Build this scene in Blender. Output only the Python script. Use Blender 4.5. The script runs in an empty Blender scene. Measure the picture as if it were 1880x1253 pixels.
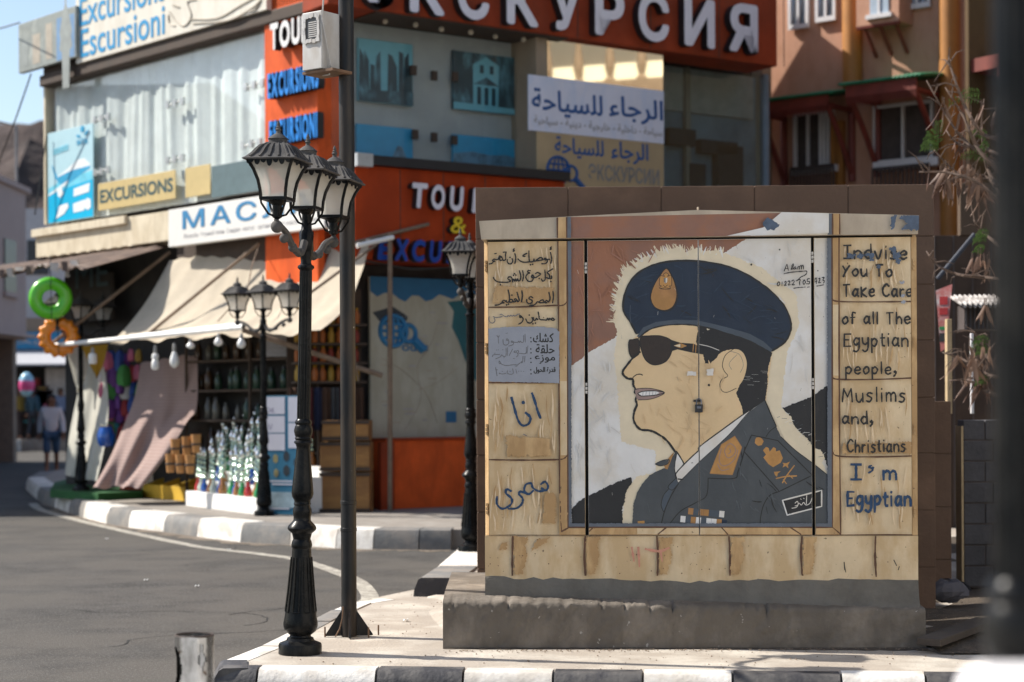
import bpy, bmesh, math, random
from mathutils import Vector, Matrix
from mathutils.geometry import tessellate_polygon
random.seed(7)
sc = bpy.context.scene
COL = sc.collection
# ---------------------------------------------------------------- camera
F = 3300.0                      # focal length in pixels of a 1880 px wide picture
HZ = 742.0                      # horizon row
ROLL = math.radians(0.28)
CAM = Vector((0, 0, 1.52))
RC, RS = math.cos(ROLL), math.sin(ROLL)
cam = bpy.data.cameras.new("camera")
cam.sensor_width = 36.0
cam.lens = F / 1880 * 36
cam.shift_y = (HZ - 626.5) / 1880
cam.clip_start = 0.05
cam.clip_end = 3000
cam.dof.use_dof = True
cam.dof.focus_distance = 10.05
cam.dof.aperture_fstop = 2.1
camo = bpy.data.objects.new("camera", cam)
COL.objects.link(camo)
camo.matrix_world = Matrix(((RC, RS, 0, 0), (0, 0, -1, 0), (-RS, RC, 0, 1.52), (0, 0, 0, 1)))
sc.camera = camo
# ---------------------------------------------------------------- sky, sun, exposure
SUN_EL = math.radians(43)
SUN_TO = Vector((-0.965, 0.255, 0)).normalized() * math.cos(SUN_EL) + Vector((0, 0, math.sin(SUN_EL)))
w = bpy.data.worlds.new("World")
sc.world = w
w.use_nodes = True
nt = w.node_tree
sky = nt.nodes.new("ShaderNodeTexSky")
sky.sky_type = 'NISHITA'
sky.sun_disc = False
sky.sun_elevation = SUN_EL
sky.sun_rotation = math.atan2(SUN_TO.x, SUN_TO.y)
sky.air_density = 1.0
sky.dust_density = 1.2
sky.ozone_density = 1.0
nt.links.new(sky.outputs[0], nt.nodes["Background"].inputs[0])
nt.nodes["Background"].inputs[1].default_value = 0.12
sun = bpy.data.lights.new("sun", 'SUN')
sun.energy = 5.0
sun.angle = math.radians(0.5)
sun.color = (1.0, 0.945, 0.86)
suno = bpy.data.objects.new("sun", sun)
COL.objects.link(suno)
suno.rotation_euler = SUN_TO.to_track_quat('Z', 'Y').to_euler()
sc.view_settings.view_transform = 'Standard'
sc.view_settings.look = 'None'
sc.view_settings.exposure = 0.62
sc.view_settings.gamma = 1.0
sc.cycles.max_bounces = 8
sc.cycles.transparent_max_bounces = 12
sc.cycles.use_denoising = True
# ---------------------------------------------------------------- picture -> place
def ray(px, py):
    lx = (px - 940) / F; ly = (HZ - py) / F
    return Vector((lx * RC + ly * RS, 1.0, -lx * RS + ly * RC))
def at(px, py, Y): return CAM + ray(px, py) * Y
def gz(px, py, z):
    r = ray(px, py)
    return CAM + r * ((z - CAM.z) / r.z)
class Frame:
    """a vertical plane: u runs to the viewer's right along it, n points out of it"""
    def __init__(s, o, u):
        s.o = Vector((o[0], o[1], 0)); s.U = Vector((u[0], u[1], 0)).normalized()
        s.n = Vector((s.U.y, -s.U.x, 0))
    def P(s, u, z, off=0.0):
        p = s.o + s.U * u + s.n * off
        return Vector((p.x, p.y, z))
    def uv(s, px, py, off=0.0):
        r = ray(px, py); o = s.o + s.n * off
        t = (o - CAM).dot(s.n) / r.dot(s.n)
        p = CAM + r * t
        return ((p - o).dot(s.U), p.z)
    def rect(s, x0, y0, x1, y1, off=0.0):
        xm, ym = (x0 + x1) / 2, (y0 + y1) / 2
        return (s.uv(x0, ym, off)[0], s.uv(x1, ym, off)[0], s.uv(xm, y1, off)[1], s.uv(xm, y0, off)[1])
C0 = (-2.32, 22.5)
F1 = Frame(C0, (0.676, -0.737))      # sunlit left facade (u < 0 left of the corner)
F2 = Frame(C0, (0.821, 0.571))       # shaded right facade
FR = Frame((4.45, 30.0), (0.77, -0.63))   # pink house
K = Frame((-0.16, 10.35), (2.445, -0.20))  # painted cabinet
# ---------------------------------------------------------------- materials
def S(h):
    h = h.lstrip('#'); out = []
    for i in (0, 2, 4):
        c = int(h[i:i + 2], 16) / 255
        out.append(c / 12.92 if c <= 0.04045 else ((c + 0.055) / 1.055) ** 2.4)
    return tuple(out)
MATS = {}
def _node(nt, t, **k):
    n = nt.nodes.new(t)
    for a, v in k.items(): setattr(n, a, v)
    return n
def M(name, col=(.5, .5, .5), rough=.6, var=.18, scale=6.0, bump=0.0, bscale=None, metal=0.0, stain=None, sfac=.5,
      sscale=(3, 3, 1.2), speck=None, sthr=.66, kthr=.72, kscale=60, spec=.5, coat=0):
    if name in MATS: return MATS[name]
    if isinstance(col, str): col = S(col)
    m = bpy.data.materials.new(name); m.use_nodes = True
    nt = m.node_tree; L = nt.links.new
    b = nt.nodes["Principled BSDF"]
    b.inputs["Roughness"].default_value = rough
    b.inputs["Metallic"].default_value = metal
    b.inputs["Specular IOR Level"].default_value = spec
    b.inputs["Coat Weight"].default_value = coat
    tc = _node(nt, "ShaderNodeTexCoord")
    nz = _node(nt, "ShaderNodeTexNoise"); nz.inputs["Scale"].default_value = scale; nz.inputs["Detail"].default_value = 8
    nz.inputs["Roughness"].default_value = .65
    L(tc.outputs["Object"], nz.inputs["Vector"])
    mp = _node(nt, "ShaderNodeMapRange"); mp.inputs[1].default_value = .3; mp.inputs[2].default_value = .7
    mp.inputs[3].default_value = 1 - var; mp.inputs[4].default_value = 1 + var
    L(nz.outputs["Fac"], mp.inputs[0])
    mul = _node(nt, "ShaderNodeVectorMath", operation='SCALE'); mul.inputs[0].default_value = col
    L(mp.outputs[0], mul.inputs["Scale"])
    cur = mul.outputs[0]
    def layer(cur, c2, fac, sock):
        mx = _node(nt, "ShaderNodeMix", data_type='RGBA')
        mm = _node(nt, "ShaderNodeMath", operation='MULTIPLY'); mm.inputs[1].default_value = fac
        L(sock, mm.inputs[0]); L(mm.outputs[0], mx.inputs[0])
        L(cur, mx.inputs[6]); mx.inputs[7].default_value = (*c2, 1)
        return mx.outputs[2]
    if stain is not None:
        if isinstance(stain, str): stain = S(stain)
        mg = _node(nt, "ShaderNodeMapping"); mg.inputs["Scale"].default_value = sscale
        L(tc.outputs["Object"], mg.inputs[0])
        n2 = _node(nt, "ShaderNodeTexNoise"); n2.inputs["Scale"].default_value = 1.6; n2.inputs["Detail"].default_value = 9
        n2.inputs["Roughness"].default_value = .6
        L(mg.outputs[0], n2.inputs["Vector"])
        m2 = _node(nt, "ShaderNodeMapRange"); m2.inputs[1].default_value = sthr - .16; m2.inputs[2].default_value = sthr
        L(n2.outputs["Fac"], m2.inputs[0])
        cur = layer(cur, stain, sfac, m2.outputs[0])
    if speck is not None:
        if isinstance(speck, str): speck = S(speck)
        n3 = _node(nt, "ShaderNodeTexNoise"); n3.inputs["Scale"].default_value = kscale; n3.inputs["Detail"].default_value = 3
        L(tc.outputs["Object"], n3.inputs["Vector"])
        m3 = _node(nt, "ShaderNodeMapRange"); m3.inputs[1].default_value = kthr - .03; m3.inputs[2].default_value = kthr
        L(n3.outputs["Fac"], m3.inputs[0])
        cur = layer(cur, speck, .85, m3.outputs[0])
    L(cur, b.inputs["Base Color"])
    if bump:
        nb = _node(nt, "ShaderNodeTexNoise"); nb.inputs["Scale"].default_value = bscale or scale * 6; nb.inputs["Detail"].default_value = 8
        L(tc.outputs["Object"], nb.inputs["Vector"])
        bp = _node(nt, "ShaderNodeBump"); bp.inputs["Strength"].default_value = 1.0; bp.inputs["Distance"].default_value = bump
        L(nb.outputs["Fac"], bp.inputs["Height"]); L(bp.outputs[0], b.inputs["Normal"])
        if rough > .2:
            mr = _node(nt, "ShaderNodeMapRange"); mr.inputs[3].default_value = rough - .12; mr.inputs[4].default_value = min(1, rough + .12)
            L(nz.outputs["Fac"], mr.inputs[0]); L(mr.outputs[0], b.inputs["Roughness"])
    MATS[name] = m
    return m
def glass(name, tint=(.85, .93, .95), refl=.08, rough=.02):
    """window glass: clear with a mirror share that grows at grazing angles"""
    if name in MATS: return MATS[name]
    m = bpy.data.materials.new(name); m.use_nodes = True
    nt = m.node_tree; L = nt.links.new
    nt.nodes.remove(nt.nodes["Principled BSDF"])
    t = _node(nt, "ShaderNodeBsdfTransparent"); t.inputs[0].default_value = (*tint, 1)
    g = _node(nt, "ShaderNodeBsdfGlossy"); g.inputs["Roughness"].default_value = rough
    lw = _node(nt, "ShaderNodeLayerWeight"); lw.inputs[0].default_value = .5
    pw = _node(nt, "ShaderNodeMath", operation='POWER'); pw.inputs[1].default_value = 4
    mr = _node(nt, "ShaderNodeMapRange"); mr.inputs[3].default_value = refl; mr.inputs[4].default_value = min(1, refl + .6)
    L(lw.outputs["Facing"], pw.inputs[0]); L(pw.outputs[0], mr.inputs[0])
    mx = _node(nt, "ShaderNodeMixShader")
    L(mr.outputs[0], mx.inputs[0]); L(t.outputs[0], mx.inputs[1]); L(g.outputs[0], mx.inputs[2])
    L(mx.outputs[0], nt.nodes["Material Output"].inputs[0])
    MATS[name] = m
    return m
def frosted(name, col=(.8, .78, .72), mixf=.55):
    """opal plastic: scatters light and lets some of it through"""
    if name in MATS: return MATS[name]
    m = bpy.data.materials.new(name); m.use_nodes = True
    nt = m.node_tree; L = nt.links.new
    b = nt.nodes["Principled BSDF"]; b.inputs["Base Color"].default_value = (*col, 1); b.inputs["Roughness"].default_value = .25
    t = _node(nt, "ShaderNodeBsdfTranslucent"); t.inputs[0].default_value = (*col, 1)
    mx = _node(nt, "ShaderNodeMixShader"); mx.inputs[0].default_value = mixf
    L(b.outputs[0], mx.inputs[1]); L(t.outputs[0], mx.inputs[2])
    tr = _node(nt, "ShaderNodeBsdfTransparent"); m3 = _node(nt, "ShaderNodeMixShader"); m3.inputs[0].default_value = .3
    L(mx.outputs[0], m3.inputs[1]); L(tr.outputs[0], m3.inputs[2]); L(m3.outputs[0], nt.nodes["Material Output"].inputs[0])
    MATS[name] = m
    return m
def cloth(name, col, mixf=.25, stripe=None, sdir=2, sscale=9.0, bump=.004):
    if name in MATS: return MATS[name]
    m = M(name, col, rough=.9, var=.1, scale=3, bump=bump, bscale=40, spec=.2)
    nt = m.node_tree; L = nt.links.new
    b = nt.nodes["Principled BSDF"]
    src = b.inputs["Base Color"].links[0].from_socket
    if stripe:
        tc = _node(nt, "ShaderNodeTexCoord"); wv = _node(nt, "ShaderNodeTexWave", bands_direction='XYZ'[sdir])
        wv.inputs["Scale"].default_value = sscale; wv.inputs["Distortion"].default_value = 1.2; wv.inputs["Detail"].default_value = 2
        L(tc.outputs["Object"], wv.inputs[0])
        mr = _node(nt, "ShaderNodeMapRange"); mr.inputs[1].default_value = .6; mr.inputs[2].default_value = .8; mr.inputs[4].default_value = .8
        L(wv.outputs["Fac"], mr.inputs[0])
        mx = _node(nt, "ShaderNodeMix", data_type='RGBA'); L(mr.outputs[0], mx.inputs[0]); L(src, mx.inputs[6])
        mx.inputs[7].default_value = (*(S(stripe) if isinstance(stripe, str) else stripe), 1)
        src = mx.outputs[2]; L(src, b.inputs["Base Color"])
    t = _node(nt, "ShaderNodeBsdfTranslucent"); L(src, t.inputs[0])
    mx = _node(nt, "ShaderNodeMixShader"); mx.inputs[0].default_value = mixf
    L(b.outputs[0], mx.inputs[1]); L(t.outputs[0], mx.inputs[2]); L(mx.outputs[0], nt.nodes["Material Output"].inputs[0])
    return m
# ---------------------------------------------------------------- mesh builder
def wloc(o):
    p = Vector(o.location)
    while o.parent: o = o.parent; p = p + Vector(o.location)
    return p
class MB:
    def __init__(s): s.v = []; s.f = []; s.m = []; s.mats = []
    def mi(s, mat):
        if mat not in s.mats: s.mats.append(mat)
        return s.mats.index(mat)
    def face(s, pts, mat):
        b = len(s.v); s.v += [Vector(p) for p in pts]; s.f.append(list(range(b, b + len(pts)))); s.m.append(s.mi(mat)); return s
    def hexa(s, p, mat):
        """p: 8 corners, bottom ring then top ring"""
        b = len(s.v); s.v += [Vector(q) for q in p]; i = s.mi(mat)
        for f in ((3, 2, 1, 0), (4, 5, 6, 7), (0, 1, 5, 4), (1, 2, 6, 5), (2, 3, 7, 6), (3, 0, 4, 7)):
            s.f.append([b + k for k in f]); s.m.append(i)
        return s
    def box(s, x0, x1, y0, y1, z0, z1, mat):
        return s.hexa([(x0, y0, z0), (x1, y0, z0), (x1, y1, z0), (x0, y1, z0), (x0, y0, z1), (x1, y0, z1), (x1, y1, z1), (x0, y1, z1)], mat)
    def fbox(s, fr, u0, u1, z0, z1, o0, o1, mat):
        """box on a frame between offsets o0 (back) and o1 (front)"""
        P = fr.P
        return s.hexa([P(u0, z0, o1), P(u1, z0, o1), P(u1, z0, o0), P(u0, z0, o0), P(u0, z1, o1), P(u1, z1, o1), P(u1, z1, o0), P(u0, z1, o0)], mat)
    def prism(s, fr, poly, o0, o1, mat):
        n = len(poly); a = [fr.P(u, z, o1) for u, z in poly]; c = [fr.P(u, z, o0) for u, z in poly]
        b = len(s.v); s.v += a + c; i = s.mi(mat)
        for t in tessellate_polygon([[Vector((u, z, 0)) for u, z in poly]]):
            s.f.append([b + k for k in t]); s.m.append(i); s.f.append([b + n + k for k in reversed(t)]); s.m.append(i)
        for k in range(n):
            j = (k + 1) % n; s.f.append([b + k, b + j, b + n + j, b + n + k]); s.m.append(i)
        return s
    def sheet(s, poly, z, mat, zb=None):
        """horizontal polygon at z (with skirts down to zb)"""
        b = len(s.v); n = len(poly); s.v += [Vector((p[0], p[1], z)) for p in poly]; i = s.mi(mat)
        for t in tessellate_polygon([[Vector((p[0], p[1], 0)) for p in poly]]): s.f.append([b + k for k in t]); s.m.append(i)
        if zb is not None:
            s.v += [Vector((p[0], p[1], zb)) for p in poly]
            for k in range(n):
                j = (k + 1) % n; s.f.append([b + k, b + j, b + n + j, b + n + k]); s.m.append(i)
        return s
    def tube(s, path, r, mat, seg=8, cap=True):
        path = [Vector(p) for p in path]; n = len(path); rr = r if isinstance(r, (list, tuple)) else [r] * n
        i = s.mi(mat); b0 = len(s.v); ref = None
        for k, p in enumerate(path):
            d = (path[min(k + 1, n - 1)] - path[max(k - 1, 0)]).normalized()
            if ref is None: ref = d.orthogonal().normalized()
            ref = (ref - d * ref.dot(d)).normalized(); bi = d.cross(ref)
            for q in range(seg):
                a = 2 * math.pi * q / seg; s.v.append(p + (ref * math.cos(a) + bi * math.sin(a)) * rr[k])
        for k in range(n - 1):
            for q in range(seg):
                q2 = (q + 1) % seg; s.f.append([b0 + k * seg + q, b0 + k * seg + q2, b0 + (k + 1) * seg + q2, b0 + (k + 1) * seg + q]); s.m.append(i)
        if cap:
            s.f.append([b0 + q for q in reversed(range(seg))]); s.m.append(i); s.f.append([b0 + (n - 1) * seg + q for q in range(seg)]); s.m.append(i)
        return s
    def lathe(s, prof, mat, c=(0, 0, 0), seg=20, ph=0.0, flute=0, fd=.08, sq=1.0):
        i = s.mi(mat); b0 = len(s.v); c = Vector(c)
        for r, z in prof:
            for q in range(seg):
                a = ph + 2 * math.pi * q / seg; rr = r * sq
                if flute: rr *= 1 - fd * (.5 + .5 * math.cos(flute * a)) ** 3
                s.v.append(c + Vector((rr * math.cos(a), rr * math.sin(a), z)))
        for k in range(len(prof) - 1):
            for q in range(seg):
                q2 = (q + 1) % seg; s.f.append([b0 + k * seg + q, b0 + k * seg + q2, b0 + (k + 1) * seg + q2, b0 + (k + 1) * seg + q]); s.m.append(i)
        s.f.append([b0 + q for q in reversed(range(seg))]); s.m.append(i)
        e = b0 + (len(prof) - 1) * seg; s.f.append([e + q for q in range(seg)]); s.m.append(i)
        return s
    def grid(s, fn, nu, nv, mat):
        b = len(s.v); i = s.mi(mat)
        for a in range(nu + 1):
            for c in range(nv + 1): s.v.append(Vector(fn(a / nu, c / nv)))
        for a in range(nu):
            for c in range(nv): k = b + a * (nv + 1) + c; s.f.append([k, k + nv + 1, k + nv + 2, k + 1]); s.m.append(i)
        return s
    def ball(s, c, r, mat, seg=12, sz=1.0):
        pr = [(max(1e-4, r * math.sin(math.pi * k / 8)), -r * sz * math.cos(math.pi * k / 8)) for k in range(9)]
        return s.lathe(pr, mat, c, seg)
    def build(s, name, parent=None, smooth=False, bevel=0, weld=False, solid=0, angle=40):
        me = bpy.data.meshes.new(name)
        off = wloc(parent) if parent else Vector()
        me.from_pydata([tuple(v - off) for v in s.v], [], s.f)
        for m in s.mats: me.materials.append(m)
        me.polygons.foreach_set("material_index", s.m)
        bm = bmesh.new(); bm.from_mesh(me)
        if weld: bmesh.ops.remove_doubles(bm, verts=bm.verts, dist=1e-5)
        bmesh.ops.recalc_face_normals(bm, faces=bm.faces) if not getattr(s, 'keep', False) else None
        if smooth:
            for f in bm.faces: f.smooth = True
            ca = math.radians(angle)
            for e in bm.edges:
                if len(e.link_faces) == 2 and e.calc_face_angle(0) > ca: e.smooth = False
        bm.to_mesh(me); bm.free()
        o = bpy.data.objects.new(name, me); COL.objects.link(o)
        if parent: o.parent = parent
        if bevel:
            md = o.modifiers.new("bevel", 'BEVEL'); md.width = bevel; md.segments = 2; md.limit_method = 'ANGLE'
        if solid:
            md = o.modifiers.new("thickness", 'SOLIDIFY'); md.thickness = solid; md.offset = 0
        return o
def tag(o, label, cat, group=None):
    o["label"] = label; o["category"] = cat
    if group: o["group"] = group
    return o
def thing(name, label, cat, loc=(0, 0, 0), group=None):
    o = bpy.data.objects.new(name, None); COL.objects.link(o); o.location = loc; o.empty_display_size = .2
    return tag(o, label, cat, group)
def structure(o): o["kind"] = "structure"; return o
def kids(o): return [c for c in bpy.data.objects if c.parent == o]
def copy_tree(o, parent=None, mats=None):
    c = o.copy(); COL.objects.link(c)
    if parent: c.parent = parent
    for ch in kids(o): copy_tree(ch, c)
    return c
def text_mesh(s, bold=0.0, shear=0.0, spacing=1.0, ext=0.0, res=5):
    cu = bpy.data.curves.new("t", 'FONT'); cu.body = s; cu.offset = bold; cu.shear = shear; cu.space_character = spacing
    cu.extrude = ext; cu.resolution_u = res
    o = bpy.data.objects.new("t", cu); COL.objects.link(o)
    me = bpy.data.meshes.new_from_object(o.evaluated_get(bpy.context.evaluated_depsgraph_get()))
    v = [Vector(p.co) for p in me.vertices]; f = [list(p.vertices) for p in me.polygons]
    bpy.data.objects.remove(o); bpy.data.curves.remove(cu); bpy.data.meshes.remove(me)
    return v, f
def put_text(mb, s, fr, rc, off, mat, depth=0.0, bold=0.0, shear=0.0, spacing=1.0, keep=False, fit=None, slope=0.0):
    """lettering fitted in the rectangle rc = (u0, u1, z0, z1) of a frame"""
    v, f = text_mesh(s, 0.0, shear, spacing, 1.0 if depth else 0.0)
    if not v: return mb
    if bold:
        V, F_ = [], []
        for k, (dx, dy) in enumerate(((0, 0), (bold, 0), (-bold, 0), (0, bold), (0, -bold), (bold * .7, bold * .7), (-bold * .7, bold * .7), (bold * .7, -bold * .7), (-bold * .7, -bold * .7))):
            o_ = len(V); V += [Vector((p.x + dx, p.y + dy, p.z, k)) for p in v]; F_ += [[i + o_ for i in q] for q in f]
        v, f = V, F_
    x0 = min(p.x for p in v); x1 = max(p.x for p in v); y0 = min(p.y for p in v); y1 = max(p.y for p in v)
    if fit: y0, y1 = fit
    b = len(mb.v); i = mb.mi(mat)
    for p in v:
        uu = rc[0] + (p.x - x0) / (x1 - x0) * (rc[1] - rc[0]); zz = rc[2] + (p.y - y0) / (y1 - y0) * (rc[3] - rc[2])
        mb.v.append(fr.P(uu, zz + slope * (uu - rc[0]), off + (p[3] * 4e-4 if bold else 0) + (depth * (p.z + 1) / 2 if depth else 0)))
    for q in f: mb.f.append([b + k for k in q]); mb.m.append(i)
    return mb
AR = {'raja': '\u0627\u0644\u0631\u062c\u0627\u0621'}
def vis(codes): return ''.join(chr(c) for c in reversed(codes))     # joined Arabic letters, laid out right to left
AR_RAJA = vis([0xFE8D, 0xFEDF, 0xFEAE, 0xFE9F, 0xFE8E, 0xFE80])
AR_SIYAHA = vis([0xFEDF, 0xFEE0, 0xFEB4, 0xFEF4, 0xFE8E, 0xFEA3, 0xFE94])
AR_KOSHK = vis([0xFEDB, 0xFEB8, 0xFEDA]); AR_HALQA = vis([0xFEA3, 0xFEE0, 0xFED8, 0xFE94]); AR_MOWAZE = vis([0xFEE3, 0xFEEE, 0xFEAF, 0xFEC9])
AR_QUDRA = vis([0xFED7, 0xFEAA, 0xFEAD, 0xFE93, 0x20, 0xFE8D, 0xFEDF, 0xFEA4, 0xFEEE, 0xFEDD])
def crom(p, closed=False, n=6):
    p = [Vector(q).to_2d() if len(q) > 2 else Vector(q) for q in p]; k = len(p); out = []
    for i in range(k if closed else k - 1):
        g = (lambda j: p[j % k]) if closed else (lambda j: p[max(0, min(k - 1, j))])
        a, b, c, d = g(i - 1), g(i), g(i + 1), g(i + 2)
        for s in range(n):
            t = s / n
            out.append(.5 * ((2 * b) + (c - a) * t + (2 * a - 5 * b + 4 * c - d) * t * t + (3 * b - a - 3 * c + d) * t ** 3))
    if not closed: out.append(p[-1])
    return out
# ================================================================ ground
asph = M("asphalt", (.062, .058, .053), rough=.9, var=.42, scale=2.6, bump=.006, bscale=90, stain=(.098, .088, .076), sthr=.56, sfac=.7, sscale=(.5, .6, 1), speck=(.125, .118, .108), kthr=.6, kscale=55, spec=.25)
pave = M("sandy_pavement", (.47, .425, .36), rough=.92, var=.16, scale=3, bump=.005, bscale=60, stain=(.27, .22, .175), sthr=.55, sfac=.6, sscale=(1.5, 1.5, 1), speck=(.2, .16, .13), kthr=.7, kscale=55)
soil = M("dark_soil", (.07, .052, .036), rough=1, var=.4, scale=7, bump=.02, bscale=40, speck=(.22, .19, .15), kthr=.7, kscale=60)
pav2 = M("grey_pavement", (.27, .245, .215), rough=.9, var=.16, scale=2, bump=.004, bscale=50, stain=(.2, .17, .14), sthr=.56, sfac=.5)
kw = M("kerb_white_paint", (.70, .67, .62), rough=.7, var=.1, scale=6, bump=.004, bscale=40, stain=(.36, .31, .25), sthr=.6, sfac=.6, sscale=(3, 3, 3), speck=(.3, .25, .2), kthr=.74, kscale=30)
kg = M("kerb_grey_paint", (.15, .148, .142), rough=.75, var=.2, scale=6, bump=.004, bscale=40, stain=(.28, .24, .2), sthr=.6, sfac=.5, sscale=(3, 3, 3))
kb = M("kerb_black_paint", (.03, .029, .033), rough=.65, var=.25, scale=6, bump=.004, bscale=40, stain=(.13, .12, .11), sthr=.6, sfac=.6, sscale=(4, 4, 4))
line = M("worn_road_line", (.46, .43, .36), rough=.85, var=.15, scale=6, stain=(.22, .2, .17), sthr=.55, sfac=.75, sscale=(5, 5, 1), speck=(.13, .12, .11), kthr=.62, kscale=28)
mb = MB(); mb.sheet([(-700, -60), (700, -60), (700, 900), (-700, 900)], 0, asph); structure(mb.build("road"))
mb = MB(); mb.sheet([(-14, -22), (7.1, -22), (7.1, 6.6), (-14, 6.6)], .004, M("pale_bounce_paving", (.42, .405, .38), rough=.9, var=.12, scale=2)); structure(mb.build("bounce_paving"))  # unseen pale ground added before the cabinet to bounce sunlight onto its front
def xy(px, py, z): p = gz(px, py, z); return (p.x, p.y)
# near pavement, its outer edge measured at its top (z = .15)
out = [xy(2300, 1252, .15), xy(1530, 1240, .15), xy(465, 1231, .15), xy(397, 1229, .15), xy(404, 1213, .15), xy(446, 1190, .15), xy(518, 1163, .15), xy(590, 1128, .15), xy(640, 1106, .15), xy(683, 1099, .15)]
inn = [(p[0] + (.07 if i > 2 else 0), p[1] + (.07 if i < 4 else 0)) for i, p in enumerate(out)] + [(-.55, 12.75), (-.42, 12.3), (2.6, 12.3), (7, 12.3), (7, 9.05)]
mb = MB(); mb.sheet(inn, .146, pave, 0); structure(mb.build("pavement"))
mb = MB(); mb.grid(lambda a, b: (2.32 + a * 4.2, 9.75 + b * 7.5, .155 + .03 * math.sin(a * 17 + b * 9) * math.sin(b * 23) + .05 * b * b), 24, 24, soil); structure(mb.build("soil", None, True))
mb = MB(); mb.sheet([xy(683, 1099, .06), xy(760, 1083, .06), (-.3, 14.7), (-.3, 12.2), (-.9, 12.2)], .06, pave, 0); structure(mb.build("ramp"))
def kerb(name, pts, cols, h, wdt, gap=.006, endm=None):
    """stones along a line of outer top points; inside is to the left of the walking direction"""
    mb = MB(); P2 = [Vector(p) for p in pts]
    nr = []
    for i in range(len(P2)):
        d = (P2[min(i + 1, len(P2) - 1)] - P2[max(i - 1, 0)]).normalized(); nr.append(Vector((-d.y, d.x)))
    for i in range(len(P2) - 1):
        a, b = P2[i], P2[i + 1]; L = (b - a).length; m = cols[i]
        k = max(1, round(L / .75))
        for q in range(k):
            t0, t1 = q / k + gap / L, (q + 1) / k - gap / L
            A, B = a.lerp(b, t0), a.lerp(b, t1); na = nr[i].lerp(nr[i + 1], t0); nb_ = nr[i].lerp(nr[i + 1], t1)
            dz = random.uniform(-.004, .004)
            sec = [(-.035, -.02), (-.022, h * .55), (.012, h - .012 + dz), (.035, h + dz), (wdt, h + dz), (wdt, -.02)]
            ra = [(A.x + na.x * o, A.y + na.y * o, z) for o, z in sec]; rb = [(B.x + nb_.x * o, B.y + nb_.y * o, z) for o, z in sec]
            for s in range(5): mb.face([ra[s], rb[s], rb[s + 1], ra[s + 1]], m)
            mb.face(ra[::-1], m); mb.face(rb, endm or m)
    return structure(mb.build(name, None, True, weld=True))
random.seed(12)
near_front = [xy(x, 1229 + (x - 397) * .0105, .15) for x in (397, 472, 690, 850, 1015, 1180, 1345, 1545, 1700, 1860, 2020, 2200)]
kerb("kerb", near_front, [kb, kw, kb, kw, kb, kw, kb, kw, kb, kw, kb], .155, .13)
kerb("kerb", [xy(600, 1121, .15), xy(518, 1163, .15), xy(470, 1186, .15), xy(400, 1213, .15), xy(397, 1230, .15)], [kg, kw, kw, kb], .152, .16)
kerb("kerb", [xy(690, 1098, .15), xy(640, 1106, .15), xy(604, 1121, .15)], [kw, kw], .152, .17)
# far pavement of the stall, outer bottom edge measured on the road
farb = [(60, 905), (72, 918), (85, 926), (104, 932), (130, 942), (157, 951), (200, 962), (240, 969), (305, 977), (366, 986), (446, 996), (536, 1001), (620, 1007), (687, 1009), (770, 1010), (829, 1010)]
fp = [xy(x, y, 0) for x, y in farb]
fc = [kg, kg, kg, kw, kg, kw, kg, kw, kg, kw, kg, kw, kw, kg, kg]
kerb("kerb", [(-9.5, 36), (-8.9, 33)] + fp[1:], [kg, kw] + fc[1:], .215, .3)
zfp = .205
mb = MB(); mb.sheet([(p[0] + .05, p[1] + .1) for p in [(-9.4, 36), (-8.8, 33)] + fp[1:]] + [(8, 19.2), (8, 45), (-9.4, 45)], zfp, pav2, 0); structure(mb.build("far_pavement"))
rk = [xy(845, 998, .2), xy(832, 1012, .2), xy(800, 1040, .2), xy(765, 1062, .2)]
kerb("kerb", rk, [kw, kw, kg], .2, .34, endm=kb)
mb = MB(); mb.sheet([(p[0] + .12, p[1] + (.5 if i == 0 else 0)) for i, p in enumerate((rk[3], rk[2], rk[1], rk[0]))] + [(.2, 19.4), (9, 19.4), (9, 13.3), (-.1, 13.3)], .185, pave, 0); structure(mb.build("side_pavement"))
mb = MB()                                                # sand heaped at the foot of the wall
mb.grid(lambda a, b: (-.62 + a * 1.0, 10.75 + b * 2.3, .12 + .24 * (min(1, a * 1.9) ** 1.3) * min(1, (1 - abs(b - .5) * 1.2)) + .012 * math.sin(a * 20 + b * 13)), 16, 20, pave)
structure(mb.build("sand_bank", None, True))
# cracks in the asphalt
random.seed(29); crk = M("crack_dark", (.022, .021, .02), rough=1); mb = MB()
for x, y, a, L_ in ((60, 1120, .3, 2.6), (250, 1010, -.4, 3.5), (180, 1190, .15, 1.6), (420, 1130, 1.1, 1.5), (330, 1040, .2, 2.2), (560, 1060, .5, 1.5)):
    p_ = gz(x, y, 0); p_ = Vector((p_.x, p_.y)); k_ = int(L_ / .07)
    pts = [p_.copy()]
    for i in range(k_): a += random.gauss(0, .32); a *= .97; p_ = p_ + Vector((math.cos(a), math.sin(a))) * .07; pts.append(p_.copy())
    for i in range(k_):
        d_ = (pts[i + 1] - pts[i]).normalized(); n_ = Vector((-d_.y, d_.x)); w0, w1 = (random.uniform(.002, .008) for _ in (0, 1))
        mb.face([(*(pts[i] - n_ * w0), .0028), (*(pts[i + 1] - n_ * w1), .0028), (*(pts[i + 1] + n_ * w1), .0028), (*(pts[i] + n_ * w0), .0028)], crk)
structure(mb.build("road_cracks"))
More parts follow.
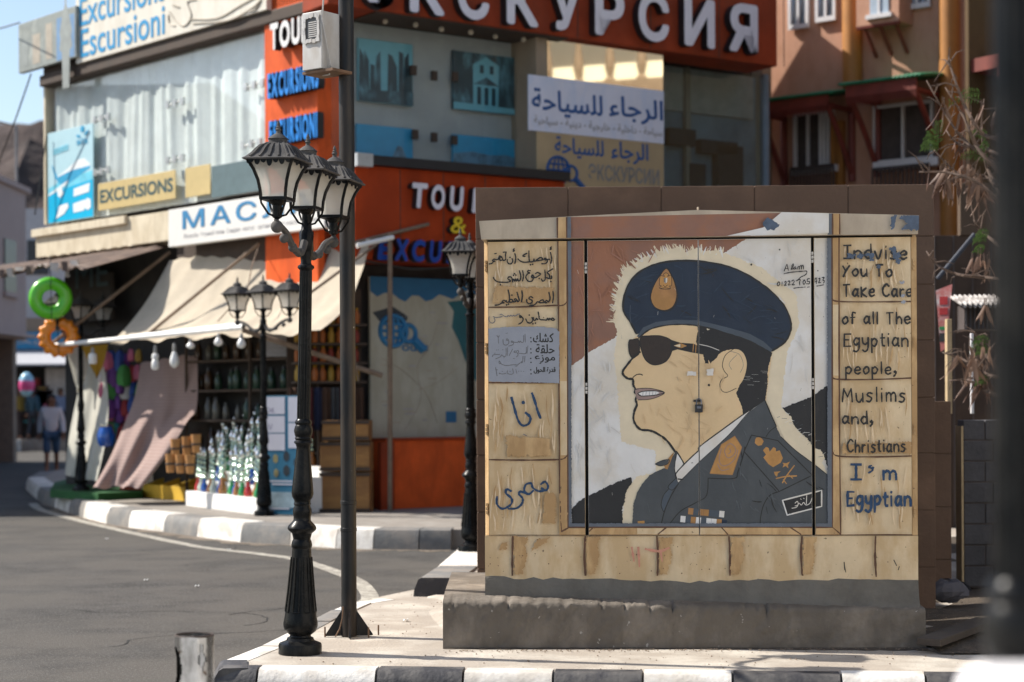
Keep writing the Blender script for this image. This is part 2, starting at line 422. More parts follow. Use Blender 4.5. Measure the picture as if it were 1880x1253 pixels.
# sand gathered at the foot of the far kerb
dust = M("road_sand", (.17, .135, .10), rough=.95, var=.4, scale=4, speck=(.08, .07, .06), kthr=.6, kscale=40)
random.seed(44); fs_ = crom(fp[2:], False, 6); mb = MB()
wd_ = [random.uniform(.06, .34) for _ in fs_]
for i in range(len(fs_) - 1):
    d_ = (fs_[i + 1] - fs_[i]).normalized(); n_ = Vector((d_.y, -d_.x))
    p_, q_ = fs_[i] + n_ * wd_[i], fs_[i + 1] + n_ * wd_[i + 1]
    mb.face([(p_.x, p_.y, .003), (q_.x, q_.y, .003), (fs_[i + 1].x, fs_[i + 1].y + .05, .003), (fs_[i].x, fs_[i].y + .05, .003)], dust)
structure(mb.build("kerb_sand"))
# worn edge line of the road
lp = crom([xy(x, y, 0) for x, y in [(60, 925), (74, 936), (120, 950), (193, 968), (287, 989), (373, 1006), (460, 1016), (535, 1026), (580, 1038), (625, 1054), (656, 1068), (672, 1083), (679, 1100), (660, 1112)]], False, 6)
mb = MB()
for i in range(len(lp) - 1):
    d0 = (lp[min(i + 1, len(lp) - 1)] - lp[max(i - 1, 0)]).normalized(); d1 = (lp[min(i + 2, len(lp) - 1)] - lp[i]).normalized()
    n0, n1 = Vector((-d0.y, d0.x)) * .07, Vector((-d1.y, d1.x)) * .07
    mb.face([(*(lp[i] - n0), .004), (*(lp[i + 1] - n1), .004), (*(lp[i + 1] + n1), .004), (*(lp[i] + n0), .004)], line)
structure(mb.build("road_line"))
mb = MB()
for k in range(5): mb.sheet([(-26 + k * 4, 60), (-24.6 + k * 4, 60), (-24.6 + k * 4, 60.8), (-26 + k * 4, 60.8)], .4, kw, 0)
mb.sheet([(-40, 60.85), (-6, 60.85), (-6, 66), (-40, 66)], .4, pav2, 0); structure(mb.build("far_kerb"))
# ================================================================ corner building
wall_d = M("shop_wall_dark", (.045, .04, .037), rough=.9, var=.3, scale=3)
wall_t = M("tan_wall", (.30, .235, .165), rough=.85, var=.12, scale=2, bump=.003)
wall_c = M("cream_fascia", (.62, .54, .40), rough=.8, var=.1, scale=3, bump=.003, stain=(.42, .34, .22), sthr=.6, sfac=.5)
eave_m = M("dark_brown_eave", (.06, .04, .028), rough=.8, var=.3, scale=5, bump=.004)
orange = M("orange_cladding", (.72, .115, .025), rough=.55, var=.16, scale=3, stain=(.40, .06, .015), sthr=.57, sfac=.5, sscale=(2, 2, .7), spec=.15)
orange2 = M("darker_orange_board", (.33, .052, .018), rough=.6, var=.18, scale=3, stain=(.22, .045, .02), sthr=.57, sfac=.6, sscale=(2, 2, .6), spec=.15)  # darker orange than the corner cladding
panelg = M("grey_window_backing", (.36, .38, .37), rough=.7, var=.1, scale=2)
tealm = M("teal_panel", (.012, .07, .10), rough=.35, var=.15)
alu = M("aluminium", (.5, .52, .52), rough=.4, metal=.6)
gclear = glass("window_glass", (.98, .995, .995), .04)
gdark = glass("tinted_window_glass", (.78, .88, .92), .06)
bl = thing("corner_shop_building", "two storey corner shop building with tour agency windows above the souvenir stall", "building", (-1.5, 25, 0))
ul1 = F1.uv(86, 300)[0]; ur2 = F2.uv(1425, 200)[0]
back = [F1.P(ul1, 0, -.3), F1.P(0, 0, -.3), F2.P(.2, 0, -.3), F2.P(ur2, 0, -.3), F2.P(ur2, 0, -7), F1.P(ul1, 0, -6)]
mb = MB(); mb.sheet([(p.x, p.y) for p in back], 6.72, wall_d, 0); mb.build("body", bl)
u_a, u_b = F2.uv(1000, 60)[0], ur2
mb = MB(); mb.fbox(F2, .4, u_b - .02, 6.73, 8.9, -6, -.35, wall_t); mb.build("upper_storey", bl)
mb = MB(); mb.sheet([(3.75, 26.95), (4.32, 29.75), (1.2, 31.2), (1.0, 28.0)], 8.3, wall_t, 3.0); mb.build("hidden_shadow_block", bl)  # unseen fill block added to cast the slanting shadow on the pink house
R1 = F1.rect
# upper window of the left facade: curtain, glass, clamps
zb1, zt1 = F1.uv(290, 380)[1], F1.uv(290, 105)[1] + .35
uo = F1.uv(497, 200)[0]
cur = cloth("pale_curtain", (.88, .91, .88), .2)
random.seed(21); ph = [random.uniform(0, 6) for _ in range(8)]
def fold(a):
    return .05 * math.sin(a * 46 + ph[0]) + .035 * math.sin(a * 95 + ph[1] + 2 * math.sin(a * 9)) + .02 * math.sin(a * 170 + ph[2])
mb = MB(); mb.grid(lambda a, b: F1.P(ul1 + .1 + (uo - ul1 - .15) * a + .05 * b * math.sin(a * 20), zb1 + (zt1 - zb1 - .12) * b, -.09 + .4 * fold(a + .012 * b * math.sin(a * 12)) * (.6 + .4 * b)), 420, 8, cur)
mb.build("curtain", bl, True, angle=180)
for k in range(4):
    a, b = ul1 + (uo - ul1) * k / 4, ul1 + (uo - ul1) * (k + 1) / 4
    mb = MB(); mb.fbox(F1, a + .006, b - .006, zb1, zt1 + .2, -.012, 0, gclear); mb.build("window_pane", bl)
mb = MB(); mb.fbox(F1, ul1 - .06, ul1 - .005, zb1, zt1, -.3, .02, wall_c); mb.fbox(F1, uo + .002, uo + .03, zb1, zt1 + .4, -.2, .02, alu); mb.build("window_frame", bl)
for cx, cy in ((190, 218), (325, 190), (190, 315), (325, 293), (470, 157), (465, 265)):
    u, z = F1.uv(cx, cy); mb = MB()
    mb.tube([F1.P(u - .2, z - .02, .03), F1.P(u + .2, z + .02, .03)], .012, alu)
    for d in (-.19, 0, .19): mb.fbox(F1, u + d - .035, u + d + .035, z - .05, z + .05, .004, .05, alu)
    mb.build("glass_clamp", bl)
ue = F1.uv(72, 155, .16)[0]
ze = F1.uv(290, 100, .16)[1]
mb = MB(); mb.fbox(F1, ue, .05, ze, ze + .17, -.1, .16, eave_m); mb.fbox(F1, ue + .05, .03, ze + .172, ze + .42, -.1, .12, eave_m); mb.build("eave", bl, bevel=.02)
# orange corner strip and cream fascia
mb = MB(); zc = 2.9; mb.fbox(F1, uo + .035, .0, zc, 8.9, -.28, .12, orange); mb.build("corner_cladding", bl, bevel=.01)
mb = MB(); mb.fbox(F2, .12, .36, 4.6, 6.4, -.28, -.05, tealm); mb.build("corner_panel", bl)
ufr = F1.uv(313, 420, .12)[0]
z0f, z1f = F1.uv(195, 457, .14)[1], F1.uv(195, 405, .14)[1]
mb = MB(); mb.fbox(F1, ul1 - .1, ufr, z0f, z1f, -.25, .14, wall_c); mb.fbox(F1, ul1 - .14, ufr - 1.1, z1f - .1, z1f + .02, .142, .2, wall_c)
for k in range(9): mb.lathe([(.001, 0), (.11, 0), (.11, .02), (.001, .021)], wall_c, F1.P(ul1 + .3 + k * .3, z0f - .015, .05), 10)
mb.build("fascia", bl, bevel=.008)
mb = MB(); mb.fbox(F1, ufr + .01, .0, F1.uv(450, 470)[1] - .25, F1.uv(450, 430)[1], -.25, .02, eave_m); mb.build("beam", bl)
# shaded right facade
r = F2.rect(600, 5, 1427, 122, .6); zfas = F2.uv(1010, 64, .6)[1]
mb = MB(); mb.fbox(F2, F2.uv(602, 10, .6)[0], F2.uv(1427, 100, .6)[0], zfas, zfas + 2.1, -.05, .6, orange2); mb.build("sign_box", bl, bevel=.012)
wl0, wl1 = F2.uv(640, 200)[0], F2.uv(953, 200)[0]; zwb, zwt = F2.uv(800, 320)[1] - .3, zfas - .01
mb = MB(); mb.fbox(F2, wl0 - .25, wl1, zwb, zwt, -.28, -.12, panelg); mb.build("window_backing", bl)
for k in range(3):
    a, b = wl0 - .25 + (wl1 - wl0 + .25) * k / 3, wl0 - .25 + (wl1 - wl0 + .25) * (k + 1) / 3
    mb = MB(); mb.fbox(F2, a + .006, b - .006, zwb, zwt, -.01, 0, gclear); mb.build("window_pane", bl)
for cx, cy in ((757, 130), (795, 140), (833, 142), (760, 248), (795, 253), (832, 258)):
    u, z = F2.uv(cx, cy); mb = MB(); mb.fbox(F2, u - .04, u + .04, z - .06, z + .06, .003, .05, eave_m); mb.build("glass_clamp", bl)
um0, um1 = F2.uv(1005, 115)[0], F2.uv(1219, 115)[0]
OM = .46; um0, um1 = F2.uv(1005, 115, OM)[0], F2.uv(1219, 115, OM)[0]
mb = MB(); mb.fbox(F2, wl1 + .002, F2.uv(985, 200, OM)[0], 3.0, zfas - .005, -.28, OM, wall_t); mb.build("column", bl)
mb = MB(); mb.fbox(F2, F2.uv(985, 200, OM)[0] + .002, um1, 3.0, zfas - .006, -.28, OM - .02, wall_t); mb.build("wall", bl)
zm0, zm1 = F2.uv(1110, 164, OM)[1] - .25, zfas - .01
mirror = M("mirror_film", (.9, .88, .8), rough=.03, var=0, metal=1.0)
mb = MB(); mb.fbox(F2, um0, um1 - .02, zm0, zm1, OM - .019, OM, mirror); mb.build("mirrored_pane", bl)
ud0, ud1 = F2.uv(1221, 220)[0], F2.uv(1400, 220)[0]
ing = M("dim_interior", (.22, .26, .27), rough=.9, var=.3, scale=1.5)
mb = MB(); mb.fbox(F2, ud0, ur2, 3.0, zfas - .005, -.29, -.25, ing); mb.build("window_backing", bl)
mb = MB(); zq = F2.uv(1300, 205)[1]; mb.fbox(F2, ud0 + .03, ud1, zq, zfas - .01, -.249, -.2, M("dim_ceiling_panel", (.42, .37, .30), rough=.8, var=.15)); mb.fbox(F2, ud0 + .5, ud0 + .58, 3, zfas - .01, -.19, -.12, wall_t); mb.build("inner_panel", bl)
mb = MB()
for cx, cy, w_, h_ in ((1262, 250, .5, .12), (1330, 270, .7, .1), (1350, 310, .5, .35), (1290, 325, .3, .2)): u, z = F2.uv(cx, cy); mb.fbox(F2, u - w_ / 2, u + w_ / 2, z - h_, z + h_, -.24, -.1, wall_d)
mb.build("stored_furniture", bl)
mb = MB(); mb.fbox(F2, ud0 + .02, ud1, 3.0, zfas - .006, -.02, -.01, gdark); mb.build("window_pane", bl)
mb = MB(); mb.tube([F2.P(ud1 + .05, 3, .02), F2.P(ud1 + .05, zfas, .02)], .05, M("grey_blue_pipe", (.16, .2, .24), rough=.6)); mb.build("drain_pipe", bl, True)
mb = MB()
for k in range(11): mb.ball(F2.P(.7 + k * .42, zfas - .05, .3 + .05 * (k % 2)), .035, M("soffit_lamp", (.5, .45, .35), rough=.3), 8)
mb.fbox(F2, .4, wl1 + .4, zfas - .02, zfas - .004, -.02, .58, eave_m); mb.build("soffit", bl)
# lower fascia of the right facade
ul0, ul2 = F2.uv(652, 390, .6)[0], F2.uv(1037, 390, .6)[0]; zl0 = F2.uv(770, 481, .6)[1]; zl1 = F2.uv(770, 312, .6)[1]
orange3 = M("shaded_orange_fascia", (.40, .052, .012), rough=.6, var=.16, scale=3, stain=(.28, .04, .012), sthr=.57, sfac=.6, sscale=(2, 2, .6), spec=.12)  # darker copy of the orange cladding, shade put into its colour
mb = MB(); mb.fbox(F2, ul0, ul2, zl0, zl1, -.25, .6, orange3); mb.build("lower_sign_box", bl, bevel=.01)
mb = MB()
for k in range(1, 5): u = ul0 + (ul2 - ul0) * k / 5; mb.fbox(F2, u, u + .012, zl0 + .01, zl1 - .01, .6005, .604, eave_m)
for k in range(6):
    u = 1.0 + k * 1.25; mb.fbox(F2, u, u + .014, zfas + .01, zfas + 2.0, .6005, .604, eave_m)
mb.build("panel_seams", bl)
mb = MB(); mb.tube([F2.P(ul0 + .1, zl0 - .02, .61), F2.P(ul0 + .8, zl0 - .1, .62), F2.P(ul0 + 1.7, zl0 - .03, .61), F2.P(ul0 + 2.5, zl0 - .12, .62)], .012, wall_d, 5); mb.build("loose_cable", bl); mb = MB(); mb.tube([F2.P(wl0, zwb + .4, .02), F2.P(wl1 - .6, zwb + .3, .03), F2.P(wl1, zwb + .45, .03)], .008, wall_d, 5); mb.build("loose_cable", bl)
mb = MB(); mb.fbox(F2, ul0 + .2, ul2 + .02, zl1 + .002, zl1 + .12, -.2, .7, M("black_trim", (.012, .012, .014), rough=.5)); mb.fbox(F2, ul0 - .03, ul0 + .19, zl1 - .03, zl1 + .13, .1, .72, alu); mb.build("trim", bl)
mb = MB(); mb.fbox(F2, .3, ur2, .2, zl0 - .01, -.28, -.06, wall_d); mb.build("ground_floor_wall", bl)
# ================================================================ pink house on the right
pk = M("pink_plaster", (.52, .285, .19), rough=.9, var=.08, scale=2, bump=.004, bscale=30, stain=(.44, .22, .13), sthr=.6, sfac=.5)
och = M("ochre_column_paint", (.38, .16, .035), rough=.6, var=.14, scale=3)
redw = M("red_painted_wood", (.19, .035, .022), rough=.6, var=.25, scale=4)
grn = M("green_roof_edge", (.02, .17, .075), rough=.5, var=.2)
whf = M("white_window_frame", (.68, .66, .66), rough=.5, var=.06)
shd = M("dark_shutter", (.07, .055, .05), rough=.8, var=.3)
hs = thing("pink_house", "pink plastered house with ochre columns and carved red window awnings", "building", FR.P(2.5, 0, -2))
ur0, urE = FR.uv(1418, 100)[0], FR.uv(2050, 100)[0]
mb = MB(); mb.fbox(FR, ur0 - 6, urE, 0, 11, -6, 0, pk); mb.build("wall", hs)
zc0, zc1 = FR.uv(1560, 148, .25)[1], 11.5
for x in (1560, 1739):
    u = FR.uv(x, 80, .2)[0]; mb = MB(); mb.lathe([(.16, zc0 - (3 if x == 1739 else .1)), (.16, zc1)], och, FR.P(u, 0, .12), 18); mb.build("column", hs, True)
mb = MB(); u0, u1 = FR.uv(1752, 80)[0], FR.uv(1766, 80)[0]; mb.fbox(FR, u0, u1, 3, 11.5, .002, .1, pk); mb.build("pilaster", hs)
def win(x0, y0, x1, y1, bars=True, nm="window"):
    u0, u1, z0, z1 = FR.rect(x0, y0, x1, y1); w_ = MB()
    w_.fbox(FR, u0, u1, z0, z1, .002, .03, shd if not bars else M("bright_pane", (.42, .5, .58), rough=.15)); o = w_.build(nm, hs)
    f = MB(); t = .05
    for a in ((u0 - t, u0, z0, z1), (u1, u1 + t, z0, z1), (u0 - t, u1 + t, z0 - t * 1.6, z0 - .001), (u0 - t, u1 + t, z1 + .001, z1 + t), ((u0 + u1) / 2 - .02, (u0 + u1) / 2 + .02, z0, z1)): f.fbox(FR, *a, .0305, .09, whf)
    if bars:
        for k in range(4):
            uu = u0 + (u1 - u0) * (k + .5) / 4
            f.tube([FR.P(uu, z0, .06), FR.P(uu + .05, (z0 + z1) / 2, .06), FR.P(uu, z1, .06)], .012, shd, 5)
    f.build("frame", o)
win(1456, -40, 1483, 46); win(1506, -40, 1533, 32); win(1668, -40, 1706, 8)
u0, u1, z0, z1 = FR.rect(1572, -60, 1650, 44, .5)
mb = MB(); mb.fbox(FR, u0, u1, z0, z1 + 1, .003, .5, pk)
for k in range(3): mb.tube([FR.P(u0 + .1 + k * (u1 - u0 - .2) / 2, z0 + .02, .45), FR.P(u0 + .1 + k * (u1 - u0 - .2) / 2, z0 - .42, .02)], .03, redw, 6)
mb.tube([FR.P(u0, z0 - .02, .47), FR.P(u1, z0 - .02, .47)], .035, redw, 6); mb.build("oriel", hs)
u0, u1, z0, z1 = FR.rect(1598, -40, 1632, 26, .5)
mb = MB(); mb.fbox(FR, u0, u1, z0, z1, .501, .52, M("bright_pane", (.42, .5, .58), rough=.15)); o = mb.build("window", hs)
mb = MB(); mb.fbox(FR, u0 - .06, u1 + .06, z0 - .07, z0 - .002, .501, .56, whf); mb.fbox(FR, (u0 + u1) / 2 - .02, (u0 + u1) / 2 + .02, z0, z1, .521, .54, whf); mb.build("frame", o)
def awning(x0, x1, y0, y1, sun_, dep=.9):
    """carved wooden awning: green curved roof, red scalloped board, two brackets"""
    u0 = FR.uv(x0, (y0 + y1) / 2, dep)[0]; u1 = FR.uv(x1, (y0 + y1) / 2, dep)[0]; zt = FR.uv((x0 + x1) / 2, y0, dep)[1]; zb = FR.uv((x0 + x1) / 2, y1, dep)[1]
    mb = MB(); n = 40; hgt = zt - zb
    mb.fbox(FR, u0, u1, zb + hgt * .45, zt, dep - .04, dep, redw)
    for k in range(n):
        a, b = u0 + (u1 - u0) * k / n, u0 + (u1 - u0) * (k + 1) / n
        mb.prism(FR, [(a + .01, zb + hgt * .45), (a + .01, zb + hgt * .18), ((a + b) / 2, zb + hgt * (.0 if k % 2 else .1)), (b - .01, zb + hgt * .18), (b - .01, zb + hgt * .45)], dep - .035, dep - .005, redw)
    o = mb.build("window_awning", hs)
    r_ = MB(); r_.grid(lambda a, b: FR.P(u0 - .1 + (u1 - u0 + .2) * a, zt + .02 + .14 * math.sin(b * 1.3) + .02 * math.sin(a * 120), dep + .06 - (dep + .05) * b), 60, 6, grn); r_.build("roof_sheet", o, True, solid=.03)
    q = MB()
    for uu in (u0 + .05, u1 - .05):
        q.tube([FR.P(uu, zb - .9, .03), FR.P(uu, zb - .3, dep * .5), FR.P(uu, zb + hgt * .5, dep - .06)], .045, redw, 6); q.tube([FR.P(uu, zb - 1.0, .04), FR.P(uu, zt, .04)], .06, redw, 6)
        q.tube([FR.P(uu, zb + hgt * .5, .0), FR.P(uu, zb + hgt * .5, dep - .05)], .05, redw, 6)
    q.build("bracket", o)
awning(1552, 1682, 150, 190, True, 1.0); awning(1384, 1520, 182, 216, False, .9)
win(1612, 196, 1712, 292, False); win(1466, 212, 1508, 306, False); win(1520, 210, 1530, 306, False)
mb = MB(); u0, u1, z0, z1 = FR.rect(1602, 293, 1722, 308, .25); mb.fbox(FR, u0, u1, z0, z1, .002, .25, whf); mb.build("sill", hs)
u0, u1, z0, z1 = FR.rect(1450, 306, 1535, 318, .2); mb = MB(); mb.fbox(FR, u0, u1, z0, z1, .002, .2, whf); mb.build("sill", hs)
for x0, x1 in ((1602, 1705), (1452, 1530)):
    u0, u1, z0, z1 = FR.rect(x0, 310, x1, 345, .3); mb = MB()
    for k in range(14): mb.tube([FR.P(u0 + (u1 - u0) * k / 13, z0 - .2, .3), FR.P(u0 + (u1 - u0) * k / 13, z1, .3)], .018, shd, 5)
    mb.fbox(FR, u0, u1, z1, z1 + .05, .27, .33, shd); mb.build("balcony_railing", hs)
for x in (1538, 1546): u = FR.uv(x, 260)[0]; mb = MB(); mb.fbox(FR, u - .07, u + .07, 3, zc0 - .6, .002, .12, och); mb.build("post", hs)
# ================================================================ houses along the street on the left, hill
pw = M("pale_pink_render", (.36, .29, .275), rough=.9, var=.1, scale=.7, bump=.004); dw = M("dark_window", (.03, .03, .035), rough=.3)
lh = thing("pale_pink_building", "plain pale pink building at the far left edge of the street", "building", (-18, 40, 0))
mb = MB(); mb.box(-26, -13.5, 27, 50, 3.35, 7.45, pw); mb.box(-26.2, -13.4, 26.8, 50.2, 7.451, 7.6, pw); mb.build("wall", lh)
for y0 in (30, 35, 40, 45.2, 47.8):
    mb = MB(); mb.box(-13.5, -13.46, y0, y0 + 1.1, 4.6, 6.0, dw); o = mb.build("window", lh); mb = MB(); mb.box(-13.5, -13.4, y0 - .1, y0 + 1.2, 4.45, 4.59, pw); mb.build("sill", o)
mb = MB(); mb.box(-13.499, -13.2, 30, 49.9, 3.4, 3.5, pw); mb.build("ledge", lh)
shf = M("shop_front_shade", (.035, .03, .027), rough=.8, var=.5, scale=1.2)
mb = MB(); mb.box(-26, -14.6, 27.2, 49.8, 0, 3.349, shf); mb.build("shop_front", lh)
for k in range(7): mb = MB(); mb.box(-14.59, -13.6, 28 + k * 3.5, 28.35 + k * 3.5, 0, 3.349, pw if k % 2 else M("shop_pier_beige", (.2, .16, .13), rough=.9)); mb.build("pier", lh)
mb = MB(); mb.tube([(-13.7, 49.8, 7.6), (-13.7, 49.8, 9.3), (-14.2, 49.8, 9.4)], .04, M("grey_pole", (.2, .2, .2), rough=.5)); mb.build("roof_pole", lh)
w2c = M("white_render", (.42, .42, .44), rough=.9, var=.08)
l2 = thing("white_house", "white house at the end of the street below the dark hill", "building", (-18, 72, 0))
mb = MB(); mb.box(-22, -12, 68, 78, 0, 9.0, w2c); mb.build("wall", l2)
for x in (-20, -18.3, -16.4): mb = MB(); mb.box(x, x + .8, 67.95, 68, 6.5, 7.8, dw); mb.build("window", l2)
ar = thing("shop_arcade", "dark row of small shops at the end of the street", "building", (-15, 64, 0))
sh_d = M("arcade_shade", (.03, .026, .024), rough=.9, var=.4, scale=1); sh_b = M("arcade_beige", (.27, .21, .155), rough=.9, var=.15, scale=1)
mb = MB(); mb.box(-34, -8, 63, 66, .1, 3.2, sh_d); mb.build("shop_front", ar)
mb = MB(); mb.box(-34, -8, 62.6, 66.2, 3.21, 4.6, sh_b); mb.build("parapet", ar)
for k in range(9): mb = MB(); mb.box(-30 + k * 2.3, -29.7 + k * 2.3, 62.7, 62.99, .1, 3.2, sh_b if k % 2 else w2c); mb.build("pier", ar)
mb = MB(); mb.hexa([(-18.2, 61, 2.9), (-14.2, 61, 2.9), (-14.2, 62.6, 3.4), (-18.2, 62.6, 3.4), (-18.2, 61, 2.96), (-14.2, 61, 2.96), (-14.2, 62.6, 3.46), (-18.2, 62.6, 3.46)], w2c); mb.build("canopy", ar)
mb = MB(); mb.box(-18.0, -15.6, 62.5, 62.59, 3.5, 4.1, M("blue_sign_board", (.02, .19, .36), rough=.5)); o = tag(mb.build("shop_sign"), "small blue sign board on the dark arcade at far left", "sign")
mb = MB()
put_text(mb, "\uFE8D\uFEDF\uFE92\uFEA4\uFEAE"[::-1], Frame((-17.6, 62.49), (1, 0)), (0, 1.6, 3.62, 3.95), 0.003, w2c); mb.build("lettering", o)
random.seed(31)
goods = [M("goods_" + n, c, rough=.7, var=.2) for n, c in (("red", (.3, .03, .03)), ("blue", (.03, .07, .25)), ("pink", (.42, .1, .16)), ("teal", (.03, .2, .22)), ("gold", (.4, .25, .05)), ("white", (.5, .48, .46)), ("violet", (.13, .04, .2)), ("green", (.05, .22, .05)))]
hl = MB(); random.seed(8)
hn = [random.uniform(-1, 1) for _ in range(60)]
hl.grid(lambda a, b: (-210 + 200 * a, 180 + 50 * b, (37 + .9 * hn[int(a * 58)] - 26 * max(0, a - .75) + 3 * math.sin(a * 5)) * math.sin(min(1, b * 1.4) * math.pi / 2) + 1.2 * hn[(int(a * 58) * 7 + int(b * 20) * 3) % 60]), 58, 20, M("dark_rock_hill", (.06, .04, .034), rough=1, var=.5, scale=.12, bump=.8, bscale=.4))
structure(hl.build("hill", None, True))
# cream building across the street (outside the frame, mirrored in the window)
cb = thing("cream_terrace_building", "sunlit cream building with a brown balustrade across the street", "building", (16, 22, 0))
bh = thing("added_sky_blocker", "unseen dark grey block added right of the frame to hold off sky light", "building", (10, 16, 0))  # added dark box, keeps sky light off the orange facade
mb = MB(); mb.box(7.4, 12.0, 11.0, 19.3, 0, 9.5, M("sky_blocker_grey", (.085, .088, .092), rough=.9, var=.15)); mb.build("wall", bh)
for k in range(3): mb = MB(); mb.box(7.36, 7.4, 13 + 2.6 * k, 14.1 + 2.6 * k, 4, 5.6, M("dark_window", (.03, .03, .035), rough=.3)); mb.build("window", bh)
brw = M("darkened_lower_storey", (.10, .075, .055), rough=.9, var=.2)  # lower storey made dark so it throws less light on the shop
crm = M("sunlit_cream_wall", (.80, .72, .52), rough=.85, var=.05, scale=1); brn = M("brown_balustrade_stone", (.22, .15, .09), rough=.85, var=.15)
mb = MB(); mb.box(14.2, 18, 16, 29, 7.39, 12.5, crm); mb.build("wall", cb); mb = MB(); mb.box(14.0, 18, 12, 30, 0, 7.38, brw); mb.build("lower_wall", cb)
mb = MB(); bp_ = [(.05, 0), (.12, .03), (.12, .08), (.06, .14), (.11, .34), (.11, .42), (.055, .8), (.045, 1.4), (.045, 1.5), (.09, 1.6), (.09, 1.68)]
for k in range(22): mb.lathe(bp_, brn, (13.3, 14 + k * .68, 8.1), 12)
mb.box(13.05, 13.55, 13, 30, 9.79, 9.95, brn); mb.box(12.9, 14.2, 13, 30, 7.4, 8.09, brn); mb.build("balustrade", cb)
# ================================================================ the painted cabinet
def clip(poly, u0, u1, v0, v1):
    for ax, lim, sg in ((0, u0, 1), (0, u1, -1), (1, v0, 1), (1, v1, -1)):
        out = []; n = len(poly)
        for i in range(n):
            a, b = poly[i], poly[(i + 1) % n]; da, db = (a[ax] - lim) * sg, (b[ax] - lim) * sg
            if da >= 0: out.append(a)
            if da * db < 0:
                t = da / (da - db); out.append((a[0] + (b[0] - a[0]) * t, a[1] + (b[1] - a[1]) * t))
        poly = out
        if len(poly) < 3: return []
    return poly
class Paint:
    """flat paint on a frame: filled outlines and brush strokes given in picture pixels, later cut to each panel"""
    def __init__(s, fr, conv=None): s.fr = fr; s.ops = []; s.i = 0
    def uv(s, p): return s.fr.uv(p[0], p[1])
    def poly(s, pts, mat, smooth=False, rough=0.0, n=6):
        p = crom(pts, True, n) if smooth else [Vector(q) for q in pts]
        if rough:
            q = []
            for a, b in zip(p, p[1:] + p[:1]):
                m = max(1, int((b - a).length / 2.2))
                for k in range(m): q.append(a.lerp(b, k / m) + Vector((random.gauss(0, rough), random.gauss(0, rough))))
            p = q
        uv = [s.uv(q) for q in p]; s.i += 1
        for t in tessellate_polygon([[Vector((*q, 0)) for q in uv]]): s.ops.append((mat, s.i * 2e-5, [uv[k] for k in t]))
    def stroke(s, pts, wd, mat, smooth=True, jit=.12, n=5, taper=False, closed=False):
        p = crom(pts, closed, n) if smooth and len(pts) > 2 else [Vector(q) for q in pts]
        if closed: p.append(p[0])
        if not smooth or len(pts) == 2:
            q = []
            for a, b in zip(p, p[1:]):
                m = max(1, int((b - a).length / 6))
                for k in range(m): q.append(a.lerp(b, k / m))
            p = q + [p[-1]]
        s.i += 1; L = len(p)
        if L < 2: return
        lf, rt = [], []
        for k in range(L):
            d = (p[min(k + 1, L - 1)] - p[max(k - 1, 0)])
            d = d.normalized() if d.length > 1e-6 else Vector((1, 0)); nn = Vector((-d.y, d.x))
            ww = wd / 2 * (1 + random.uniform(-jit, jit))
            if taper: ww *= .35 + .65 * min(1, 4 * k / L, 4 * (L - 1 - k) / L + .1)
            pk = p[k] - d * wd * .3 if k == 0 else p[k] + d * wd * .3 if k == L - 1 else p[k]
            if k in (0, L - 1): ww *= .8
            lf.append(s.uv(pk + nn * ww)); rt.append(s.uv(pk - nn * ww))
        for k in range(L - 1): s.ops.append((mat, s.i * 2e-5 + k * 2e-7, [lf[k], lf[k + 1], rt[k + 1], rt[k]]))
    def dot(s, c, r, mat, n=9):
        p = [Vector((c[0] + r * math.cos(2 * math.pi * k / n) * random.uniform(.85, 1.1), c[1] + r * math.sin(2 * math.pi * k / n) * random.uniform(.85, 1.1))) for k in range(n)]
        s.i += 1; s.ops.append((mat, s.i * 2e-5, [s.uv(q) for q in p]))
    def text(s, t, box, mat, bold=0, sp=1.0, fit=None):
        v, f = text_mesh(t, bold, 0, sp); s.i += 1
        x0 = min(p.x for p in v); x1 = max(p.x for p in v); y0 = min(p.y for p in v); y1 = max(p.y for p in v)
        q = [s.uv((box[0] + (p.x - x0) / (x1 - x0) * (box[2] - box[0]), box[3] - (p.y - y0) / (y1 - y0) * (box[3] - box[1]))) for p in v]
        for fc in f: s.ops.append((mat, s.i * 2e-5, [q[k] for k in fc]))
    def put(s, mb, u0, u1, v0, v1, off):
        for mat, o, poly in s.ops:
            if max(p[0] for p in poly) < u0 or min(p[0] for p in poly) > u1 or max(p[1] for p in poly) < v0 or min(p[1] for p in poly) > v1: continue
            q = clip([tuple(p) for p in poly], u0, u1, v0, v1)
            if len(q) > 2: mb.face([s.fr.P(a, b, off + .0006 + o) for a, b in q], mat)
# paints
KB = dict(rough=.62, bump=.0012, bscale=70)
P_BE = M("beige_paint", (.66, .515, .325), var=.1, scale=5, stain=(.46, .29, .12), sthr=.58, sfac=.55, sscale=(4, 4, 1.6), speck=(.1, .06, .03), kthr=.75, kscale=38, **KB)
P_BE2 = M("beige_paint_stained", (.56, .37, .18), var=.14, scale=6, stain=(.31, .17, .06), sthr=.55, sfac=.6, sscale=(6, 6, 2), speck=(.08, .05, .03), kthr=.74, kscale=50, **KB)
P_LID = M("lid_paint", (.48, .40, .30), var=.1, scale=4, stain=(.27, .21, .15), sthr=.56, sfac=.4, **KB)
P_RED = M("brick_red_paint", (.25, .125, .085), var=.12, scale=5, stain=(.33, .13, .06), sthr=.6, sfac=.6, sscale=(3, 3, 3), **KB)
P_WH = M("chalky_white_paint", (.70, .685, .66), var=.06, scale=4, stain=(.58, .50, .38), sthr=.58, sfac=.5, sscale=(2, 2, 2), speck=(.16, .14, .12), kthr=.77, kscale=45, **KB)
P_CR = M("cream_paint", (.70, .60, .43), var=.08, scale=6, **KB)
P_BK = M("black_paint", (.018, .018, .019), var=.25, scale=9, speck=(.35, .33, .3), kthr=.765, kscale=70, **KB)
P_LN = M("black_brush_line", (.02, .019, .018), var=.25, scale=20, **KB)
